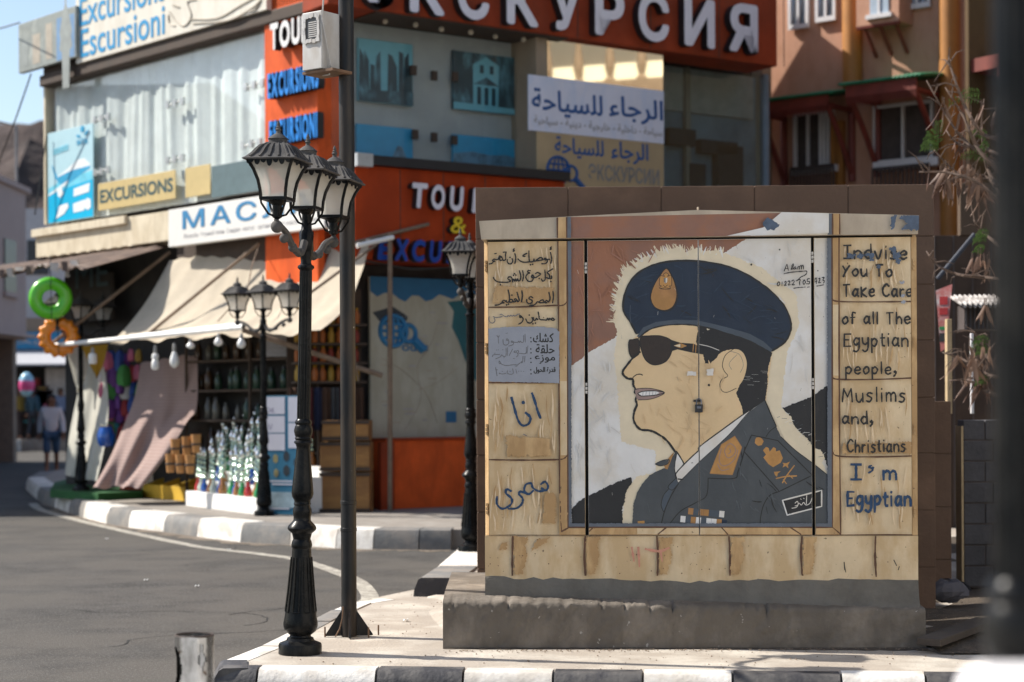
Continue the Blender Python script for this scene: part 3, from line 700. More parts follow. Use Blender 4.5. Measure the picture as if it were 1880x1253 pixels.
P_NV = M("navy_paint", (.011, .022, .043), var=.16, scale=7, stain=(.018, .032, .056), sthr=.6, sfac=.5, **KB)
P_NB = M("slate_blue_paint", (.062, .08, .102), var=.14, scale=8, **KB)
P_SK = M("skin_tone_paint", (.70, .51, .29), var=.06, scale=5, stain=(.60, .42, .22), sthr=.6, sfac=.4, sscale=(2, 2, 2), **KB)
P_UN = M("uniform_grey_paint", (.068, .076, .082), var=.16, scale=6, stain=(.045, .052, .058), sthr=.57, sfac=.5, **KB)
P_GD = M("ochre_gold_paint", (.46, .235, .07), var=.18, scale=16, **KB)
P_GB = M("badge_bronze_paint", (.34, .17, .075), var=.25, scale=14, stain=(.42, .22, .05), sthr=.55, sfac=.5, **KB)
P_LP = M("mauve_paint", (.29, .2, .175), var=.12, scale=14, **KB)
P_LE = M("dark_brown_lens_paint", (.032, .022, .017), var=.2, scale=12, **KB)
P_BR = M("brown_line_paint", (.1, .045, .022), var=.3, scale=18, **KB)
P_GR = M("blue_grey_border_paint", (.115, .13, .155), var=.16, scale=12, **KB)
P_GP = M("pale_grey_paint", (.29, .305, .345), var=.08, scale=8, **KB)
P_BL = M("blue_brush_paint", (.012, .048, .115), var=.3, scale=16, **KB)
P_PK = M("faded_pink_chalk", (.55, .25, .17), var=.15, **KB)
P_PC = M("pencil_grey", (.16, .16, .17), var=.2, **KB)
P_CHIP = M("chipped_blue_undercoat", (.07, .1, .15), var=.35, scale=25, **KB)
mural = Paint(K)
def cv(x, y, s): return lambda *pts: [(x + a / s, y + b / s) for a, b in pts]
c1 = cv(1020, 380, 3.4815); c2 = cv(1020, 680, 3.4815); cA = cv(890, 430, 7.371); cB = cv(890, 560, 8.35)
cD = cv(870, 690, 4.175); cN = cv(1390, 460, 12.533)
mp_, ms_ = mural.poly, mural.stroke
# flag behind the portrait
mp_([(1046, 380), (1526, 380), (1526, 966), (1046, 966)], P_WH)
mp_([(1046, 380), (1448, 380), (1447, 392), (1400, 420), (1325, 468), (1230, 500), (1150, 600), (1129, 620), (1080, 648), (1066, 660), (1046, 674)], P_RED, rough=.5)
# cream halo with a dry brush edge
halo = c1((1090, 300), (1050, 290), (1000, 278), (950, 283), (915, 262), (870, 275), (825, 288), (800, 262), (772, 255), (745, 268), (700, 275), (655, 285), (640, 300), (560, 322), (530, 345), (500, 368), (455, 385), (432, 402), (428, 440), (405, 480), (402, 520), (378, 560), (382, 600), (362, 640), (375, 680), (368, 740), (392, 790), (390, 860), (372, 960), (390, 1100), (420, 1500), (640, 1560), (640, 1700), (520, 1720), (470, 1780), (440, 1850), (425, 2030), (1100, 2030), (1690, 1500), (1440, 1300), (1480, 930), (1560, 750), (1540, 560), (1300, 380))
mp_(halo, P_CR, rough=.9)
hb = [Vector(p) for p in halo[:26]]
for a, b in zip(hb, hb[1:]):
    for k in range(5):
        q = a.lerp(b, random.random()); ctr = Vector((1290, 640)); d = (q - ctr).normalized()
        d = Vector((d.x + random.gauss(0, .25), d.y + random.gauss(0, .25)))
        ms_([q - d * 6, q + d * random.uniform(2, 9)], random.uniform(1.6, 4), P_CR if random.random() < .7 else P_WH, taper=True)
# black stripe, both sides
mp_(c2((105, 885), (140, 845), (180, 815), (240, 790), (320, 748), (400, 712), (480, 684), (490, 720), (460, 760), (445, 800), (440, 850), (425, 880), (430, 930), (425, 1000), (105, 1000)), P_BK, rough=.7)
mp_(c2((1450, 242), (1540, 205), (1640, 170), (1690, 130), (1770, 75), (1770, 660), (1735, 610), (1715, 560), (1640, 480), (1605, 432), (1560, 395), (1540, 370), (1512, 340), (1505, 295), (1470, 270)), P_BK, rough=.8)
mp_(c2((1340, 190), (1400, 252), (1452, 243), (1475, 275), (1508, 300), (1515, 340), (1542, 380), (1565, 400), (1608, 440), (1640, 490), (1690, 505), (1720, 560), (1700, 590), (1735, 650), (1735, 700), (1500, 520)), P_CR, rough=.8)
for k in range(26):
    t = random.random(); q = Vector(c2((1400 + 290 * t, 255 + 280 * t))[0]) + Vector((random.uniform(-4, 12), random.uniform(-8, 8)))
    ms_([q, q + Vector((random.uniform(3, 9), random.uniform(-4, 1)))], random.uniform(1, 2.4), P_NB if random.random() < .4 else P_WH, taper=True)
# face and neck
face = c1((515, 830), (600, 770), (850, 735), (1300, 840), (1385, 930), (1355, 1150), (1345, 1240), (1180, 1360), (1000, 1500), (900, 1620), (825, 1640), (800, 1615), (760, 1560), (710, 1494), (650, 1449), (600, 1429), (540, 1424), (510, 1394), (497, 1354), (505, 1304), (520, 1269), (510, 1234), (525, 1204), (505, 1189), (515, 1164), (500, 1139), (495, 1106), (465, 1099), (435, 1074), (430, 1050), (450, 1010), (500, 955), (470, 900), (475, 860))
mp_(face, P_SK)
# hair
mp_(c1((903, 755), (1000, 766), (1120, 800), (1230, 843), (1310, 886), (1384, 935), (1362, 1010), (1357, 1060), (1355, 1140), (1338, 1240), (1195, 1337), (1195, 1290), (1165, 1220), (1155, 1190), (1180, 1130), (1207, 1070), (1222, 1010), (1205, 950), (1150, 910), (1090, 918), (1050, 935), (1020, 975), (990, 1003), (955, 1000), (942, 940), (908, 905), (898, 850), (910, 800)), P_BK, rough=.5)
for k in range(9):
    x = 1200 + random.uniform(0, 140); ms_(c1((x, 1050 + 11 * k), (x + 40, 1052 + 11 * k)), .9, P_WH, taper=True)
ms_(c1((920, 880), (980, 893), (1045, 918)), 1.2, P_WH)
mp_(c1((965, 780), (995, 768), (1000, 780), (970, 790)), P_CR)
# ear
mp_(c1((1140, 912), (1195, 930), (1222, 1000), (1205, 1090), (1165, 1150), (1100, 1187), (1060, 1165), (1052, 1120), (1098, 1082), (1075, 1040), (1080, 960)), P_SK, smooth=True)
ms_(c1((1130, 915), (1085, 950), (1066, 1010), (1078, 1050), (1100, 1082), (1062, 1105), (1050, 1140), (1065, 1178), (1100, 1185), (1155, 1160)), 1.3, P_LN)
ms_(c1((1120, 925), (1175, 945), (1200, 1010), (1180, 1060)), .8, P_PC); ms_(c1((1160, 945), (1110, 1000), (1125, 1040)), .8, P_PC)
# beret
ber = c1((516, 812), (480, 740), (445, 690), (431, 640), (445, 550), (485, 468), (560, 402), (660, 362), (780, 346), (920, 349), (1060, 371), (1180, 412), (1300, 482), (1400, 562), (1468, 645), (1502, 735), (1500, 800), (1465, 865), (1388, 918), (1300, 852), (1200, 812), (1100, 777), (980, 750), (850, 740), (720, 745), (620, 765), (560, 792))
mp_(ber, P_NV, smooth=True)
band = c1((520, 828), (560, 772), (640, 737), (760, 722), (900, 726), (1000, 747), (1120, 777), (1240, 812), (1330, 862), (1390, 917), (1375, 934), (1310, 892), (1220, 848), (1100, 808), (950, 766), (830, 750), (700, 756), (600, 782), (530, 836))
mp_(band, P_NB)
ms_(ber[:19] + ber[18:19], 3.4, P_LN, jit=.25)
ms_(c1((530, 840), (600, 786), (700, 759), (830, 753), (950, 769), (1100, 811), (1220, 851), (1310, 895), (1378, 935)), 2.6, P_LN, jit=.3)
ms_(c1((478, 630), (476, 690), (482, 745)), 1.2, P_NB)
# badge with the eagle emblem
bad = c1((708, 394), (672, 432), (640, 480), (612, 545), (610, 600), (640, 648), (700, 664), (750, 640), (775, 575), (766, 500), (740, 435))
mp_([(p[0] + 2.2, p[1] + 2) for p in bad], P_LN, smooth=True); mp_(bad, P_GB, smooth=True)
ms_(bad, 2.2, P_LN, closed=True, jit=.2)
mp_(c1((690, 432), (705, 420), (722, 432), (716, 448), (738, 440), (740, 500), (722, 506), (728, 522), (672, 522), (680, 506), (664, 496), (668, 445), (694, 448)), P_GD)
for q in [((705, 422), (690, 432), (696, 446), (670, 442), (664, 498), (682, 508)), ((705, 422), (722, 432), (716, 446), (738, 440), (742, 500), (724, 508)), ((668, 524), (700, 518), (732, 524)), ((688, 500), (700, 512), (716, 500)), ((672, 510), (664, 520), (680, 526), (730, 526), (732, 514))]: ms_(c1(*q), 1.0, P_LN)
mp_(c1((692, 455), (714, 455), (713, 480), (703, 492), (693, 480)), P_WH); mp_(c1((692, 455), (699, 455), (699, 487), (693, 480)), P_NB); ms_(c1((703, 455), (703, 490)), 1.0, P_LN)
# sunglasses
mp_(c1((470, 858), (495, 850), (530, 850), (535, 930), (515, 960), (488, 968), (470, 925)), P_LE, smooth=True)
mp_(c1((540, 842), (600, 826), (680, 828), (745, 862), (742, 925), (708, 985), (650, 1010), (600, 1000), (560, 950)), P_LE, smooth=True)
for q in [c1((470, 858), (495, 850), (530, 850), (535, 930), (515, 955), (490, 966), (470, 925)), c1((540, 842), (600, 826), (680, 828), (745, 862), (742, 925), (708, 985), (650, 1010), (600, 1000), (560, 950))]: ms_(q, 2.0, P_LN, closed=True)
mp_(c1((735, 850), (800, 870), (880, 875), (945, 905), (948, 945), (860, 930), (780, 912), (735, 925)), P_BK)
mp_(c1((755, 888), (800, 872), (840, 890), (800, 905)), P_GD); mp_(c1((756, 888), (798, 878), (798, 898)), P_CR)
ms_(c1((882, 878), (878, 925)), 1.6, P_GD); ms_(c1((898, 882), (895, 932)), 1.4, P_GD); ms_(c1((800, 872), (800, 908)), 1.2, P_LN)
# profile, nose, mouth, jaw
ms_(c1((540, 928), (500, 960), (455, 1015), (431, 1050), (434, 1075), (462, 1098), (494, 1104), (497, 1140), (510, 1165), (507, 1188), (522, 1203), (512, 1232), (520, 1266), (505, 1304), (498, 1352), (512, 1392), (545, 1424), (602, 1430), (650, 1450), (712, 1495), (762, 1562), (800, 1612), (818, 1640)), 4.0, P_LN, jit=.22)
ms_(c1((494, 1092), (515, 1075), (540, 1070), (556, 1076)), 1.8, P_LN)
mp_(c1((510, 1166), (545, 1160), (620, 1163), (698, 1187), (650, 1215), (590, 1230), (530, 1233), (515, 1215)), P_LP, smooth=True)
mp_(c1((528, 1192), (560, 1180), (640, 1178), (664, 1190), (640, 1202), (550, 1208)), P_WH)
ms_(c1((525, 1193), (560, 1180), (640, 1177), (696, 1187), (645, 1203), (550, 1210), (525, 1193)), 1.7, P_LN)
for x in (560, 580, 602, 622, 642): ms_(c1((x, 1181), (x - 3, 1206)), .9, P_PC)
ms_(c1((508, 1170), (545, 1161), (620, 1163), (696, 1187), (650, 1217), (590, 1232), (525, 1235)), 1.3, P_LN)
# uniform
mp_(c2((1337, 190), (1375, 280), (1410, 358), (1440, 425), (1530, 510), (1640, 592), (1740, 672), (1770, 700), (1770, 985), (490, 985), (498, 860), (520, 785), (555, 725), (600, 672), (660, 640), (700, 625), (740, 560), (772, 515), (820, 600), (1000, 440), (1180, 300)), P_UN, rough=.3)
mp_(c2((690, 600), (745, 535), (758, 525), (715, 635), (700, 628)), P_GB)
mp_(c2((636, 600), (680, 578), (728, 572), (715, 600), (670, 612)), P_UN); ms_(c2((636, 600), (680, 578), (728, 572), (715, 600), (670, 612), (638, 601)), 1.3, P_LN)
mp_(c2((778, 535), (818, 596), (768, 660), (758, 625)), P_WH)
mp_(c2((1337, 190), (1200, 285), (1080, 372), (920, 487), (918, 512), (880, 545), (825, 600), (775, 655), (768, 680), (780, 722), (850, 655), (920, 585), (1050, 470), (1140, 380), (1240, 265)), P_WH)
ms_(c2((1337, 190), (1200, 283), (1080, 370), (925, 485), (915, 512), (880, 545), (825, 598), (772, 656), (768, 682), (782, 722)), 2.2, P_LN)
ms_(c2((782, 722), (850, 655), (920, 585), (1050, 468), (1140, 378), (1240, 263), (1335, 192)), 1.2, P_LN)
ms_(c2((772, 515), (800, 560), (820, 600)), 2.0, P_LN); ms_(c2((772, 520), (765, 580), (762, 640), (775, 690)), 1.5, P_LN)
mp_(c2((770, 690), (725, 735), (722, 755), (748, 765), (785, 725)), P_NB); ms_(c2((770, 690), (725, 735), (722, 755), (748, 765), (785, 725)), 1.5, P_LN)
mp_(c2((722, 760), (690, 800), (675, 860), (690, 905), (745, 770)), P_NB); ms_(c2((722, 760), (690, 800), (675, 860), (690, 905)), 1.4, P_LN)
for q, wd in [(((785, 725), (740, 800), (700, 890), (675, 985)), 2.0), (((975, 690), (965, 800), (900, 845), (800, 900), (735, 975)), 1.9), (((975, 690), (1140, 692), (1165, 650), (1200, 540), (1210, 490)), 2.2), (((1410, 360), (1370, 390), (1345, 425)), 1.5), (((1430, 775), (1370, 800), (1330, 860), (1310, 940), (1308, 985)), 1.9), (((1337, 190), (1375, 280), (1410, 358)), 2.2), (((1440, 425), (1530, 510), (1640, 592), (1740, 672)), 1.5)]: ms_(c2(*q), wd, P_LN)
tab = c2((1145, 422), (1060, 476), (986, 660), (1130, 668), (1190, 492)); mp_(tab, P_GD)
ms_(tab + tab[:1], 1.4, P_GB, smooth=False)
for q in [((1095, 480), (1120, 470), (1150, 500), (1140, 540), (1100, 560), (1080, 520), (1095, 480)), ((1060, 500), (1045, 570), (1065, 610), (1110, 600), (1150, 560), (1165, 510)), ((1035, 600), (1060, 640), (1110, 630)), ((1110, 500), (1120, 520), (1105, 535))]: ms_(c2(*q), 1.6, P_LP)
ep = c2((1252, 415), (1420, 450), (1640, 672), (1430, 775), (1205, 520)); mp_(ep, P_UN); ms_(ep + ep[:1], 2.0, P_LN, smooth=False)
mural.dot(c2((1300, 455))[0], 8, P_GD, 14)
mp_(c2((1325, 512), (1345, 490), (1362, 498), (1368, 522), (1392, 492), (1408, 500), (1408, 520), (1432, 512), (1452, 562), (1438, 592), (1390, 620), (1360, 600), (1328, 558), (1345, 540)), P_GD)
mp_(c2((1450, 592), (1475, 595), (1498, 584), (1485, 606), (1488, 628), (1470, 612), (1450, 622), (1458, 604)), P_GD); mp_(c2((1395, 650), (1420, 648), (1440, 645), (1420, 660), (1415, 682), (1402, 670)), P_GD)
ms_(c2((1410, 692), (1470, 680), (1540, 676)), 2.4, P_GD); ms_(c2((1450, 720), (1480, 670), (1525, 610)), 2.2, P_GD); ms_(c2((1455, 700), (1475, 725)), 2, P_GD); ms_(c2((1490, 670), (1515, 690)), 2, P_GD)
random.seed(11)
for r in range(2):
    for k in range(9):
        x = 800 + 33 * k + (50 if r == 0 else 0) ; y = 880 + r * 50 + 5 * k * .6
        if r == 0 and k > 6: continue
        mp_(c2((x, y), (x + 32, y + 3), (x + 28, y + 44), (x - 4, y + 40)), random.choice([P_WH, P_WH, P_NV, P_GB, P_NB, P_WH]))
pt = c2((1450, 832), (1700, 768), (1700, 870), (1480, 926)); mp_(pt, P_BK); ms_(pt + pt[:1], 2.6, P_WH, smooth=False)
for q in [((1640, 815), (1625, 850), (1600, 862), (1585, 845), (1570, 862), (1555, 850), (1540, 875), (1510, 882)), ((1605, 800), (1602, 855)), ((1530, 850), (1545, 838), (1550, 860), (1530, 868)), ((1565, 822), (1570, 826)), ((1585, 818), (1588, 822))]: ms_(c2(*q), 1.4, P_WH)
mp_(c2((525, 965), (568, 962), (570, 985), (525, 985)), P_GD)
# loose brush marks that show the hand painting
P_NV2 = M("navy_paint_thin", (.021, .038, .066), var=.2, scale=9, **KB); P_UN2 = M("uniform_grey_thin", (.083, .092, .1), var=.2, scale=9, **KB); P_WH2 = M("white_paint_second_coat", (.63, .605, .565), var=.1, scale=6, **KB); P_SK2 = M("skin_paint_second_coat", (.62, .44, .245), var=.1, scale=6, **KB); P_RD2 = M("red_paint_second_coat", (.33, .155, .10), var=.2, scale=6, **KB); P_BE3 = M("beige_paint_second_coat", (.70, .55, .36), var=.1, scale=6, **KB)
def inside(p, poly):
    r = False; j = len(poly) - 1
    for i in range(len(poly)):
        if (poly[i][1] > p[1]) != (poly[j][1] > p[1]) and p[0] < (poly[j][0] - poly[i][0]) * (p[1] - poly[i][1]) / (poly[j][1] - poly[i][1]) + poly[i][0]: r = not r
        j = i
    return r
def brush(poly, avoid, n, L, wd, mats, ang, dang):
    xs = [p[0] for p in poly]; ys = [p[1] for p in poly]; k = 0
    while k < n:
        k += 1; p = Vector((random.uniform(min(xs), max(xs)), random.uniform(min(ys), max(ys)))); a = ang + random.gauss(0, dang); l = random.uniform(.4, 1) * L; d = Vector((math.cos(a), math.sin(a))) * l / 2; q = Vector((-d.y, d.x)) * random.uniform(-.15, .15)
        if not all(inside(z, poly) and not any(inside(z, v) for v in avoid) for z in (p - d * 1.15, p + d * 1.15, p + q)): continue
        ms_([p - d, p + q, p + d], random.uniform(.4, 1) * wd, random.choice(mats), jit=.4, n=4, taper=True)
random.seed(15)
brush(ber, [bad, band], 130, 34, 2.6, [P_NV2, P_NV2, P_LN], .15, .5)
uni = c2((1380, 330), (1500, 520), (1720, 700), (1740, 950), (560, 950), (540, 800), (660, 680), (1000, 520), (1200, 350))
brush(uni, [tab, ep, pt, c2((690, 700), (1090, 700), (1100, 960), (690, 960))], 170, 26, 2.6, [P_UN2, P_UN2, P_LN], 1.1, .6)
brush([(1052, 690), (1120, 640), (1142, 700), (1150, 800), (1180, 870), (1120, 900), (1052, 930)], [], 60, 40, 3.2, [P_WH2], 1.4, .5)
brush([(1350, 470), (1510, 400), (1512, 700), (1440, 740), (1455, 660)], [ber], 60, 40, 3.2, [P_WH2], 1.4, .5)
brush([(1052, 445), (1270, 445), (1220, 462), (1150, 520), (1130, 610), (1052, 660)], [], 120, 36, 3.0, [P_RD2, P_RED, P_RD2], 1.2, .6)
brush([(1190, 650), (1300, 640), (1360, 730), (1310, 820), (1240, 840), (1175, 780)], [c1((515, 1150), (710, 1150), (710, 1240), (515, 1240))], 80, 30, 2.6, [P_SK2], 1.2, .6)
for y0, y1 in ((445, 560), (706, 842), (848, 980)): brush([(900, y0), (1022, y0), (1022, y1), (900, y1)], [], 34, 60, 3, [P_BE3, P_BE3, P_BE2], 1.57, .1)
for y0, y1 in ((440, 552), (558, 692), (700, 836), (842, 980)): brush([(1545, y0), (1668, y0), (1668, y1), (1545, y1)], [], 30, 60, 3, [P_BE3, P_BE3, P_BE2], 1.57, .12)
# border, painted stone frame and joints
for x0, x1 in ((1042, 1049), (1518, 1527)): mp_([(x0, 380), (x1, 380), (x1 + .5, 968), (x0 + 1, 968)], P_GR, rough=.35)
mp_([(1042, 961), (1527, 961), (1527, 968), (1042, 968)], P_GR, rough=.4)
mp_([(1025, 380), (1041.5, 380), (1043, 968), (1528, 968), (1526, 380), (1541, 380), (1543, 982), (1027, 982)], P_BE2)
mp_([(1029, 700), (1041, 700), (1042, 836), (1030, 836)], P_BE); mp_([(1528, 560), (1539, 560), (1540, 690), (1529, 690)], P_BE); mp_([(1170, 969), (1330, 969), (1330, 981), (1170, 981)], P_BE)
for q in [((1024, 380), (1025.5, 560), (1027, 760), (1028, 900), (1031, 975)), ((1041, 380), (1042, 600), (1043, 968)), ((1540, 395), (1540, 600), (1541, 800), (1543, 980)), ((1527, 390), (1527.5, 600), (1528, 968)), ((1043, 968.5), (1300, 968), (1528, 968.5)), ((1031, 976), (1046, 968)), ((1528, 968), (1543, 981)),
          ((891, 565), (960, 564), (1027, 561)), ((1027, 562), (1036, 560), (1042, 553)), ((888, 703), (960, 703), (1020, 703)), ((888, 844), (960, 845), (1028, 844)), ((1028, 844), (1036, 842), (1043, 835)), ((1527, 549), (1538, 554), (1600, 555), (1682, 554)), ((1528, 693), (1540, 697), (1610, 697), (1682, 694)), ((1528, 830), (1541, 838), (1610, 839), (1683, 837)), ((1076, 981), (1090, 968)), ((1208, 981), (1224, 968)), ((1336, 981), (1324, 968)), ((1470, 981), (1450, 968)), ((890, 983), (1280, 983), (1684, 982))]:
    ms_(q, 2.6, P_BR, jit=.35)
for q in [((942, 985), (941, 1020), (941, 1056)), ((1075, 984), (1073, 1020), (1075, 1056)), ((1206, 984), (1208, 1020), (1207, 1056)), ((1338, 984), (1340, 1020), (1340, 1056)), ((1472, 984), (1470, 1020), (1473, 1056)), ((1607, 984), (1606, 1020), (1608, 1058))]: ms_(q, 3.8, P_BR, jit=.3)
random.seed(5)
for bx in (944, 1077, 1210, 1342, 1474):       # brown shading brushed into the painted blocks
    mp_([(bx, 986), (bx + 26, 986), (bx + 20, 1000), (bx + 24, 1020), (bx + 14, 1054), (bx, 1054)], P_BE2, rough=1.2)
for a in [[(922, 1000), (932, 994), (930, 1008), (918, 1010)], [(985, 990), (1010, 986), (996, 1000), (978, 1010)], [(1545, 815), (1672, 812), (1676, 832), (1545, 834)], [(1028, 905), (1040, 905), (1041, 960), (1030, 960)], [(900, 660), (915, 660), (915, 700), (900, 700)], [(1000, 905), (1020, 905), (1020, 960), (995, 960)], [(930, 800), (1010, 805), (1012, 838), (930, 838)], [(910, 525), (1016, 530), (1018, 556), (905, 558)]]:
    mp_(a, P_BE2, rough=1.6)
for a in [((1160, 1005), (1164, 1030)), ((1172, 1005), (1174, 1040)), ((1185, 1008), (1210, 1012), (1228, 1006)), ((1212, 1010), (1216, 1030))]: ms_(a, 4, P_PK, jit=.4)
# grey stencilled block and Arabic writing
mp_([(897, 604), (930, 601), (960, 600), (1000, 601), (1022, 604), (1027, 610), (1027, 704), (897, 701)], P_GP, rough=.4)
def bx(t, x0, y0, x1, y1):
    b4 = (890 + x0 / 8.35, 560 + y0 / 8.35, 890 + x1 / 8.35, 560 + y1 / 8.35)
    for dx, dy in ((0, 0), (.5, .3), (-.5, -.1), (.1, -.5)): mural.text(t, (b4[0] + dx, b4[1] + dy, b4[2] + dx, b4[3] + dy), P_LN)
bx(AR_KOSHK, 745, 435, 1055, 578); bx(AR_HALQA, 785, 605, 1070, 745); bx(AR_MOWAZE, 770, 775, 1078, 912); bx(AR_QUDRA, 755, 955, 1085, 1055)
for y in (530, 700, 845, 1020):
    mural.dot((890 + 708 / 8.35, 560 + (y - 22) / 8.35), 1.4, P_LN); mural.dot((890 + 712 / 8.35, 560 + (y + 38) / 8.35), 1.4, P_LN)
for q in [((620, 450), (625, 575)), ((600, 470), (600, 540), (592, 575), (560, 575)), ((560, 575), (548, 558), (535, 578), (520, 560), (505, 578), (455, 575)), ((455, 575), (435, 565), (418, 555), (412, 575), (440, 582), (435, 612), (370, 635)), ((368, 545), (345, 520), (335, 545), (368, 552), (370, 590), (330, 620), (290, 600), (283, 530)), ((190, 470), (212, 500), (225, 472)), ((208, 495), (215, 590)),
          ((665, 630), (650, 750)), ((640, 650), (638, 735), (600, 752), (520, 742)), ((520, 742), (515, 700), (482, 718), (500, 740), (515, 770), (488, 800)), ((470, 705), (450, 725), (475, 735)), ((430, 680), (378, 780)), ((352, 655), (350, 780)), ((330, 665), (328, 780), (290, 790), (262, 770), (240, 800), (170, 830)), ((232, 762), (180, 762), (130, 772), (120, 800)), ((150, 745), (165, 742)),
          ((620, 790), (610, 880)), ((590, 790), (580, 880), (545, 892), (500, 930)), ((560, 868), (575, 885)), ((500, 925), (440, 920), (340, 932), (262, 912), (242, 880), (226, 862), (226, 900), (258, 905)),
          ((170, 960), (180, 1020), (192, 1090)), ((170, 990), (200, 1000)), ((480, 990), (495, 1050)), ((430, 980), (440, 1050), (400, 1066), (350, 1050), (352, 1010)), ((330, 1050), (270, 1062), (235, 1050), (225, 1060))]: ms_(cB(*q), 1.5, P_PC, jit=.2)
for d in [(332, 440), (352, 435), (210, 692), (185, 695), (280, 690), (300, 812), (440, 825), (458, 828), (480, 945), (495, 942), (525, 1020), (560, 1020), (598, 1022), (390, 1022), (272, 1022), (225, 1048)]: mural.dot(cB(d)[0], .9, P_PC, 6)
for q in [((905, 178), (888, 190), (900, 202), (884, 214), (906, 206)), ((890, 250), (902, 300), (907, 350), (895, 400)), ((838, 345), (818, 328), (812, 348), (835, 356), (848, 345), (852, 370), (840, 390), (812, 406), (772, 405)), ((862, 345), (880, 350)), ((795, 350), (765, 322), (730, 335), (700, 364), (740, 362), (790, 352)), ((700, 364), (676, 372), (668, 338), (660, 374), (635, 380)), ((640, 380), (612, 378), (602, 330), (600, 232)), ((610, 378), (545, 386), (490, 372), (450, 340)), ((575, 265), (530, 285), (520, 305), (550, 305)),
          ((410, 268), (422, 330), (410, 405)), ((402, 203), (388, 218), (405, 228), (385, 240)), ((372, 335), (380, 375), (358, 406), (328, 404), (308, 380), (308, 350)), ((292, 250), (284, 290), (286, 345), (262, 362), (244, 354)), ((252, 250), (292, 246)), ((250, 352), (226, 308), (205, 330), (215, 362), (246, 350)), ((190, 345), (205, 300), (240, 330)), ((190, 348), (185, 328)), ((182, 346), (162, 350), (124, 344), (110, 366), (138, 376), (130, 368), (100, 400), (62, 409)), ((138, 270), (160, 266)),
          ((905, 568), (906, 605), (880, 606), (832, 594)), ((925, 474), (850, 522), (872, 550), (880, 590)), ((815, 490), (822, 580), (815, 625), (786, 640), (768, 610)), ((690, 540), (716, 524), (746, 536), (757, 548), (722, 575), (690, 592), (660, 592)), ((672, 582), (650, 558), (634, 585), (662, 602), (655, 575)), ((620, 500), (590, 498), (584, 520), (612, 530), (580, 545), (558, 590), (590, 640), (640, 640), (662, 600)), ((515, 498), (526, 570), (515, 640)), ((470, 500), (490, 570), (482, 625), (460, 640)), ((460, 640), (442, 608), (435, 640), (416, 610), (410, 642), (390, 615), (380, 650)), ((382, 652), (366, 592), (330, 584), (316, 610), (350, 638), (312, 656), (250, 656), (180, 650), (140, 625), (120, 590)),
          ((925, 780), (932, 850), (920, 935)), ((870, 790), (886, 860), (880, 900), (858, 926)), ((860, 926), (840, 900), (820, 920), (845, 936), (810, 928), (790, 895), (756, 905), (738, 930), (800, 931)), ((738, 928), (714, 920), (690, 950), (660, 965), (622, 965)), ((655, 868), (625, 850), (600, 875), (640, 900), (640, 930), (600, 945), (572, 920), (572, 888)), ((505, 770), (512, 840), (500, 920)), ((440, 790), (456, 850), (470, 900), (448, 920)), ((450, 922), (425, 880), (404, 890), (422, 915), (390, 922)), ((390, 920), (370, 890), (340, 895), (332, 925), (380, 922)), ((320, 760), (336, 830), (340, 920)), ((330, 925), (300, 925), (294, 900)), ((294, 922), (262, 900), (240, 920), (266, 936), (235, 936), (190, 960), (142, 966)),
          ((945, 1160), (922, 1140), (904, 1156), (926, 1172), (948, 1160)), ((904, 1165), (880, 1145), (870, 1166), (852, 1142), (840, 1166), (810, 1166), (778, 1162)), ((725, 1058), (736, 1110), (742, 1150), (775, 1166)), ((722, 1162), (700, 1145), (690, 1166), (665, 1166), (660, 1130)), ((640, 1130), (652, 1170), (622, 1206), (580, 1196), (558, 1150)), ((502, 1122), (476, 1104), (480, 1132), (510, 1130), (522, 1160), (500, 1200), (462, 1221))]: ms_(cA(*q), 2.5, P_LN, jit=.2)
for d in [(622, 420), (650, 414), (345, 320), (872, 345), (897, 645), (740, 605), (405, 540), (392, 562), (425, 560), (215, 690), (610, 975), (640, 978), (370, 830), (300, 962), (325, 952), (655, 1216), (690, 1208), (605, 1100)]: mural.dot(cA(d)[0], 1.7, P_LN, 7)
for q in [((475, 1085), (445, 1090), (430, 1105), (402, 1112), (390, 1100), (376, 1116), (356, 1100), (340, 1116), (318, 1106), (308, 1122), (270, 1116), (230, 1090), (208, 1096)), ((242, 1120), (190, 1130), (150, 1132), (118, 1120)), ((130, 1140), (142, 1170), (120, 1205), (80, 1200), (60, 1160), (65, 1120))]: ms_(cA(*q), 1.7, P_PC, jit=.2)
for q in [((447, 135), (470, 200), (490, 270), (512, 325)), ((290, 168), (310, 240), (340, 340), (375, 382), (420, 370), (435, 322), (398, 284))]: ms_(cD(*q), 4.6, P_BL, jit=.3)
mural.dot(cD((380, 206))[0], 3.6, P_BL); ms_(cD((380, 448), (405, 460)), 1.6, P_PC)
for q in [((515, 832), (548, 812), (570, 850), (552, 880), (520, 862)), ((545, 878), (500, 885), (455, 860), (440, 825), (400, 835), (388, 880), (420, 908), (458, 880)), ((400, 902), (360, 888), (348, 908), (375, 940), (370, 980), (330, 1015), (268, 1020)), ((288, 885), (255, 870), (248, 900), (290, 940), (290, 980), (250, 1012), (210, 1016), (178, 980), (180, 928))]: ms_(cD(*q), 4.0, P_BL, jit=.3)
